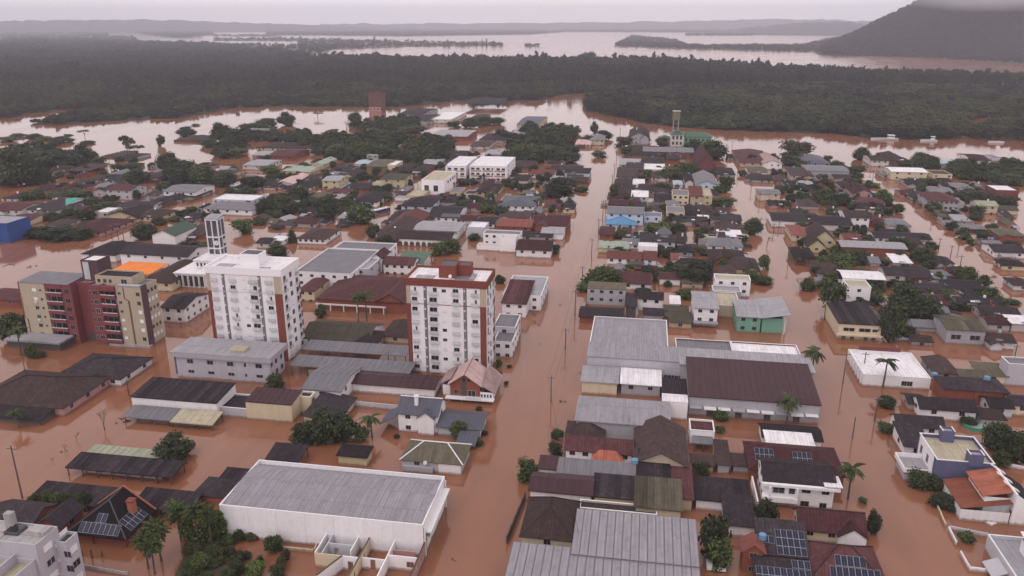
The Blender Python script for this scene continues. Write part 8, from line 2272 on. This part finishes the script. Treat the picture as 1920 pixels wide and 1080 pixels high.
def pickup():
    t = thing('pickup_truck', 'white pickup truck half under water beside the orange roofed house', 'pickup truck', at(1843, 972), math.radians(-55))
    lm('the pickup truck', at(1843, 970, 1))
    b = MB()      # body with bed walls, cabin
    b.box(-2.5, 2.4, -.85, .85, -.6, .25); b.build('body', M['carpaint'], t)
    b = MB(); b.box(-2.5, -.3, -.86, -.76, .252, .7); b.box(-2.5, -.3, .76, .86, .252, .7); b.box(-2.52, -2.42, -.75, .75, .252, .7); b.build('cargo_bed', M['carpaint'], t)
    MB().box(-2.4, -.35, -.74, .74, .252, .55).build('cargo', M['w_dark'], t)
    b = MB(); b.face([(-.25, -.82, .25), (1.3, -.82, .25), (.8, -.7, .95), (-.1, -.7, .95)]); b.face([(1.3, .82, .25), (-.25, .82, .25), (-.1, .7, .95), (.8, .7, .95)]); b.face([(1.3, -.82, .25), (1.3, .82, .25), (.8, .7, .95), (.8, -.7, .95)]); b.face([(-.25, .82, .25), (-.25, -.82, .25), (-.1, -.7, .95), (-.1, .7, .95)])
    b.build('windows', M['glass'], t)
    MB().box(-.12, .82, -.71, .71, .952, 1.02).build('cabin_roof', M['carpaint'], t)
    for x in (-1.6, 1.6): wheel_pair(t, x, .8, -.5, .38)
    for s in (-1, 1): MB().box(2.402, 2.45, s * .65 - .14, s * .65 + .14, -.02, .18).build('headlight', M['lamp'], t)
pickup()
def boat(px, py, L, label, rz, cabin=True):
    t = thing('river_boat', label, 'boat', at(px, py), rz, 'white boats moored by the forest')
    b = MB()
    n = 8
    prof = [(-L / 2, .8), (-L / 4, 1.0), (0, 1.0), (L / 4, .85), (L / 2, .08)]
    sec = []
    for x, w_ in prof:
        s = L / 12
        sec.append([(x, -w_ * s * 1.7, 1.4), (x, -w_ * s * 1.2, -.3), (x, w_ * s * 1.2, -.3), (x, w_ * s * 1.7, 1.4)])
    for k in range(4):
        for j in range(3): b.face([sec[k][j], sec[k + 1][j], sec[k + 1][j + 1], sec[k][j + 1]])
        b.face([sec[k][3], sec[k + 1][3], sec[k + 1][0], sec[k][0]])
    b.face([sec[0][3], sec[0][2], sec[0][1], sec[0][0]][::-1])
    b.build('hull', M['carpaint'], t)
    if cabin:
        c = MB().box(-L * .34, -L * .12, -L * .09, L * .09, 1.402, 4.0).build('cabin', M['carpaint'], t)
        MB().box(-L * .33, -L * .115, -L * .091, L * .091, 2.8, 3.5).build('cabin_window', M['glass'], c)
        MB().box(-L * .36, -L * .1, -L * .11, L * .11, 4.002, 4.2).build('cabin_roof', M['trim'], c)
    return t
boat(1658, 262, 22, 'longer white boat with tall rear cabin moored by the right forest', math.pi)
boat(1741, 265, 13, 'shorter white boat moored farther right by the forest', math.pi)
boat(1868, 268, 12, 'low pale boat under the trees near the right edge', 0, False)

# ---- small things
def pool():
    t = thing('round_pool', 'round turquoise garden pool behind the purple flat roofed house', 'pool', at(1826, 800))
    b = MB(); b.tube([(0, 0, -1), (0, 0, .9)], [2.6, 2.6], 24, cap=False); b.build('pool_wall', M['r_teal'], t)
    b = MB(); b.face([(2.5 * math.cos(a), 2.5 * math.sin(a), .7) for a in np.linspace(0, 2 * math.pi, 24, endpoint=False)]); b.build('pool_water', M['r_lgreen'], t)
pool()
def skiff():
    t = thing('cast_off_tank', 'white open cover with dark object on a roof terrace by the ragged trees', 'cover', at(1342, 1062, .3))
    MB().box(-1.7, 1.7, -1.3, 1.3, .0, .5).build('cover', M['trim'], t)
    MB().box(-.6, .5, -.5, .5, .502, .8).build('dark_object', M['tyre'], t)
skiff()
rgd = random.Random(5)
for k, (x, y, s) in enumerate([(55, 456, 1.6), (15, 498, 1.2), (60, 500, 1.4), (1009, 610, .5), (1050, 572, .5), (1052, 754, .9), (1012, 645, .4), (232, 790, 1.6), (118, 848, .6), (1088, 700, .4), (86, 788, .7), (850, 1050, .4), (940, 700, 1.2), (962, 640, .8), (800, 1000, .4), (1010, 240, 2.0), (560, 232, 1.0), (318, 405, 1.5), (310, 414, 1.2), (1860, 520, 1.8), (1718, 575, 1.0)]):
    p = at(x, y)
    b = MB()
    for j in range(5):
        a = Vector((rgd.uniform(-1, 1) * s, rgd.uniform(-1, 1) * s, rgd.uniform(-.05, .15)))
        d = Vector((rgd.uniform(-1, 1), rgd.uniform(-1, 1), rgd.uniform(-.1, .3))) * s
        b.tube([a, a + d], [.10 * s + .04, .05 * s + .03], 5)
    o = b.build('driftwood', M['wood']); o.location = p
    tag(o, None, 'driftwood', 'driftwood floating in the flood'); AUTO.append((o, 'dark tangle of floating driftwood', x, y))
# stay wires, dishes and tanks on the near roofs are parts of their houses; loose water tanks stand on their own bases
for (x, y, z, lb) in ((1752, 705, 3.4, 'blue water tank on the roof edge beside the white flat warehouse'), (1850, 712, 5.6, 'flat blue grey water tank on the brick pair roof'), (1190, 868, 4.0, 'white cistern among the dense block roofs')):
    t = thing('water_tank', lb, 'water tank', at(x, y, z))
    b = MB(); b.tube([(0, 0, 0), (0, 0, .9), (0, 0, 1.05)], [.85, .75, .4], 14); b.build('tank_body', M['tank'], t)
# mist at the hill top
def mist():
    p = CAMP + along(1855) * 2850
    vs, fs = ico(1, (3, 1, 2), (1, 1, 1), 3)
    b = MB(); b.v = [(v[0] - 3, v[1] - 1, v[2] - 2) for v in vs]; b.f = fs; b.m = [0] * len(fs)
    m = bpy.data.materials.new('mist'); m.use_nodes = True
    t = m.node_tree; t.nodes.clear()
    n = lambda k: t.nodes.new(k)
    o, v, tc, ln, nz, mr, mu = n('ShaderNodeOutputMaterial'), n('ShaderNodeVolumePrincipled'), n('ShaderNodeTexCoord'), n('ShaderNodeVectorMath'), n('ShaderNodeTexNoise'), n('ShaderNodeMapRange'), n('ShaderNodeMath')
    ln.operation = 'LENGTH'; mu.operation = 'MULTIPLY'
    nz.inputs['Scale'].default_value = 3.0; nz.inputs['Detail'].default_value = 4
    mr.inputs['From Min'].default_value = .9; mr.inputs['From Max'].default_value = .1; mr.inputs['To Max'].default_value = .022
    t.links.new(tc.outputs['Object'], ln.inputs[0]); t.links.new(tc.outputs['Object'], nz.inputs['Vector'])
    t.links.new(ln.outputs['Value'], mr.inputs['Value']); t.links.new(mr.outputs[0], mu.inputs[0]); t.links.new(nz.outputs['Fac'], mu.inputs[1])
    t.links.new(mu.outputs[0], v.inputs['Density'])
    v.inputs['Color'].default_value = (.95, .92, .96, 1)
    t.links.new(v.outputs[0], o.inputs['Volume'])
    q = b.build('mist', m, smooth=True); q.location = (p.x, p.y, 184); q.scale = (360, 150, 72)
    tag(q, 'patch of white mist clinging to the top of the big hill', kind='stuff')
mist()
# ------------------------------------------------------------------ air
def haze():
    b = MB().box(-13500, 13500, -1200, 14600, -3, 330)
    m = bpy.data.materials.new('haze')
    m.use_nodes = True
    t = m.node_tree
    t.nodes.clear()
    o = t.nodes.new('ShaderNodeOutputMaterial')
    v = t.nodes.new('ShaderNodeVolumePrincipled')
    v.inputs['Color'].default_value = (.86, .855, .975, 1)
    v.inputs['Density'].default_value = HAZE_DENSITY
    v.inputs['Anisotropy'].default_value = .1
    t.links.new(v.outputs[0], o.inputs['Volume'])
    tag(b.build('haze', m), 'thin damp haze over the whole plain', kind='stuff')
HAZE_DENSITY = .00012
haze()

# ------------------------------------------------------------------ labels worked out from what stands near
def auto_labels():
    done = {}
    ORD = ['', 'second ', 'third ', 'fourth ', 'fifth ', 'sixth ', 'seventh ', 'eighth ', 'ninth ', 'tenth ', 'eleventh ', 'twelfth ', 'thirteenth ', 'fourteenth ', 'fifteenth ']
    rows = {}
    for (o, ph, px, py) in AUTO:
        best = min(LANDMARKS, key=lambda L: math.hypot(L[1] - px, (L[2] - py) * 1.8) + (1e9 if math.hypot(L[1] - px, L[2] - py) < 2 else 0))
        dx, dy = px - best[1], (py - best[2]) * 1.8
        rel = ('right of' if dx > 0 else 'left of') if abs(dx) > abs(dy) else ('in front of' if dy > 0 else 'behind')
        rows.setdefault((ph, rel, best[0]), []).append((math.hypot(dx, dy), o))
    for (ph, rel, lm), v in rows.items():
        v.sort(key=lambda r: r[0])
        for k, (_, o) in enumerate(v):
            first = 'nearest ' if len(v) > 1 and k == 0 else ''
            o['label'] = f"{first or ORD[min(k, 14)]}{ph} {rel} {lm}"
auto_labels()
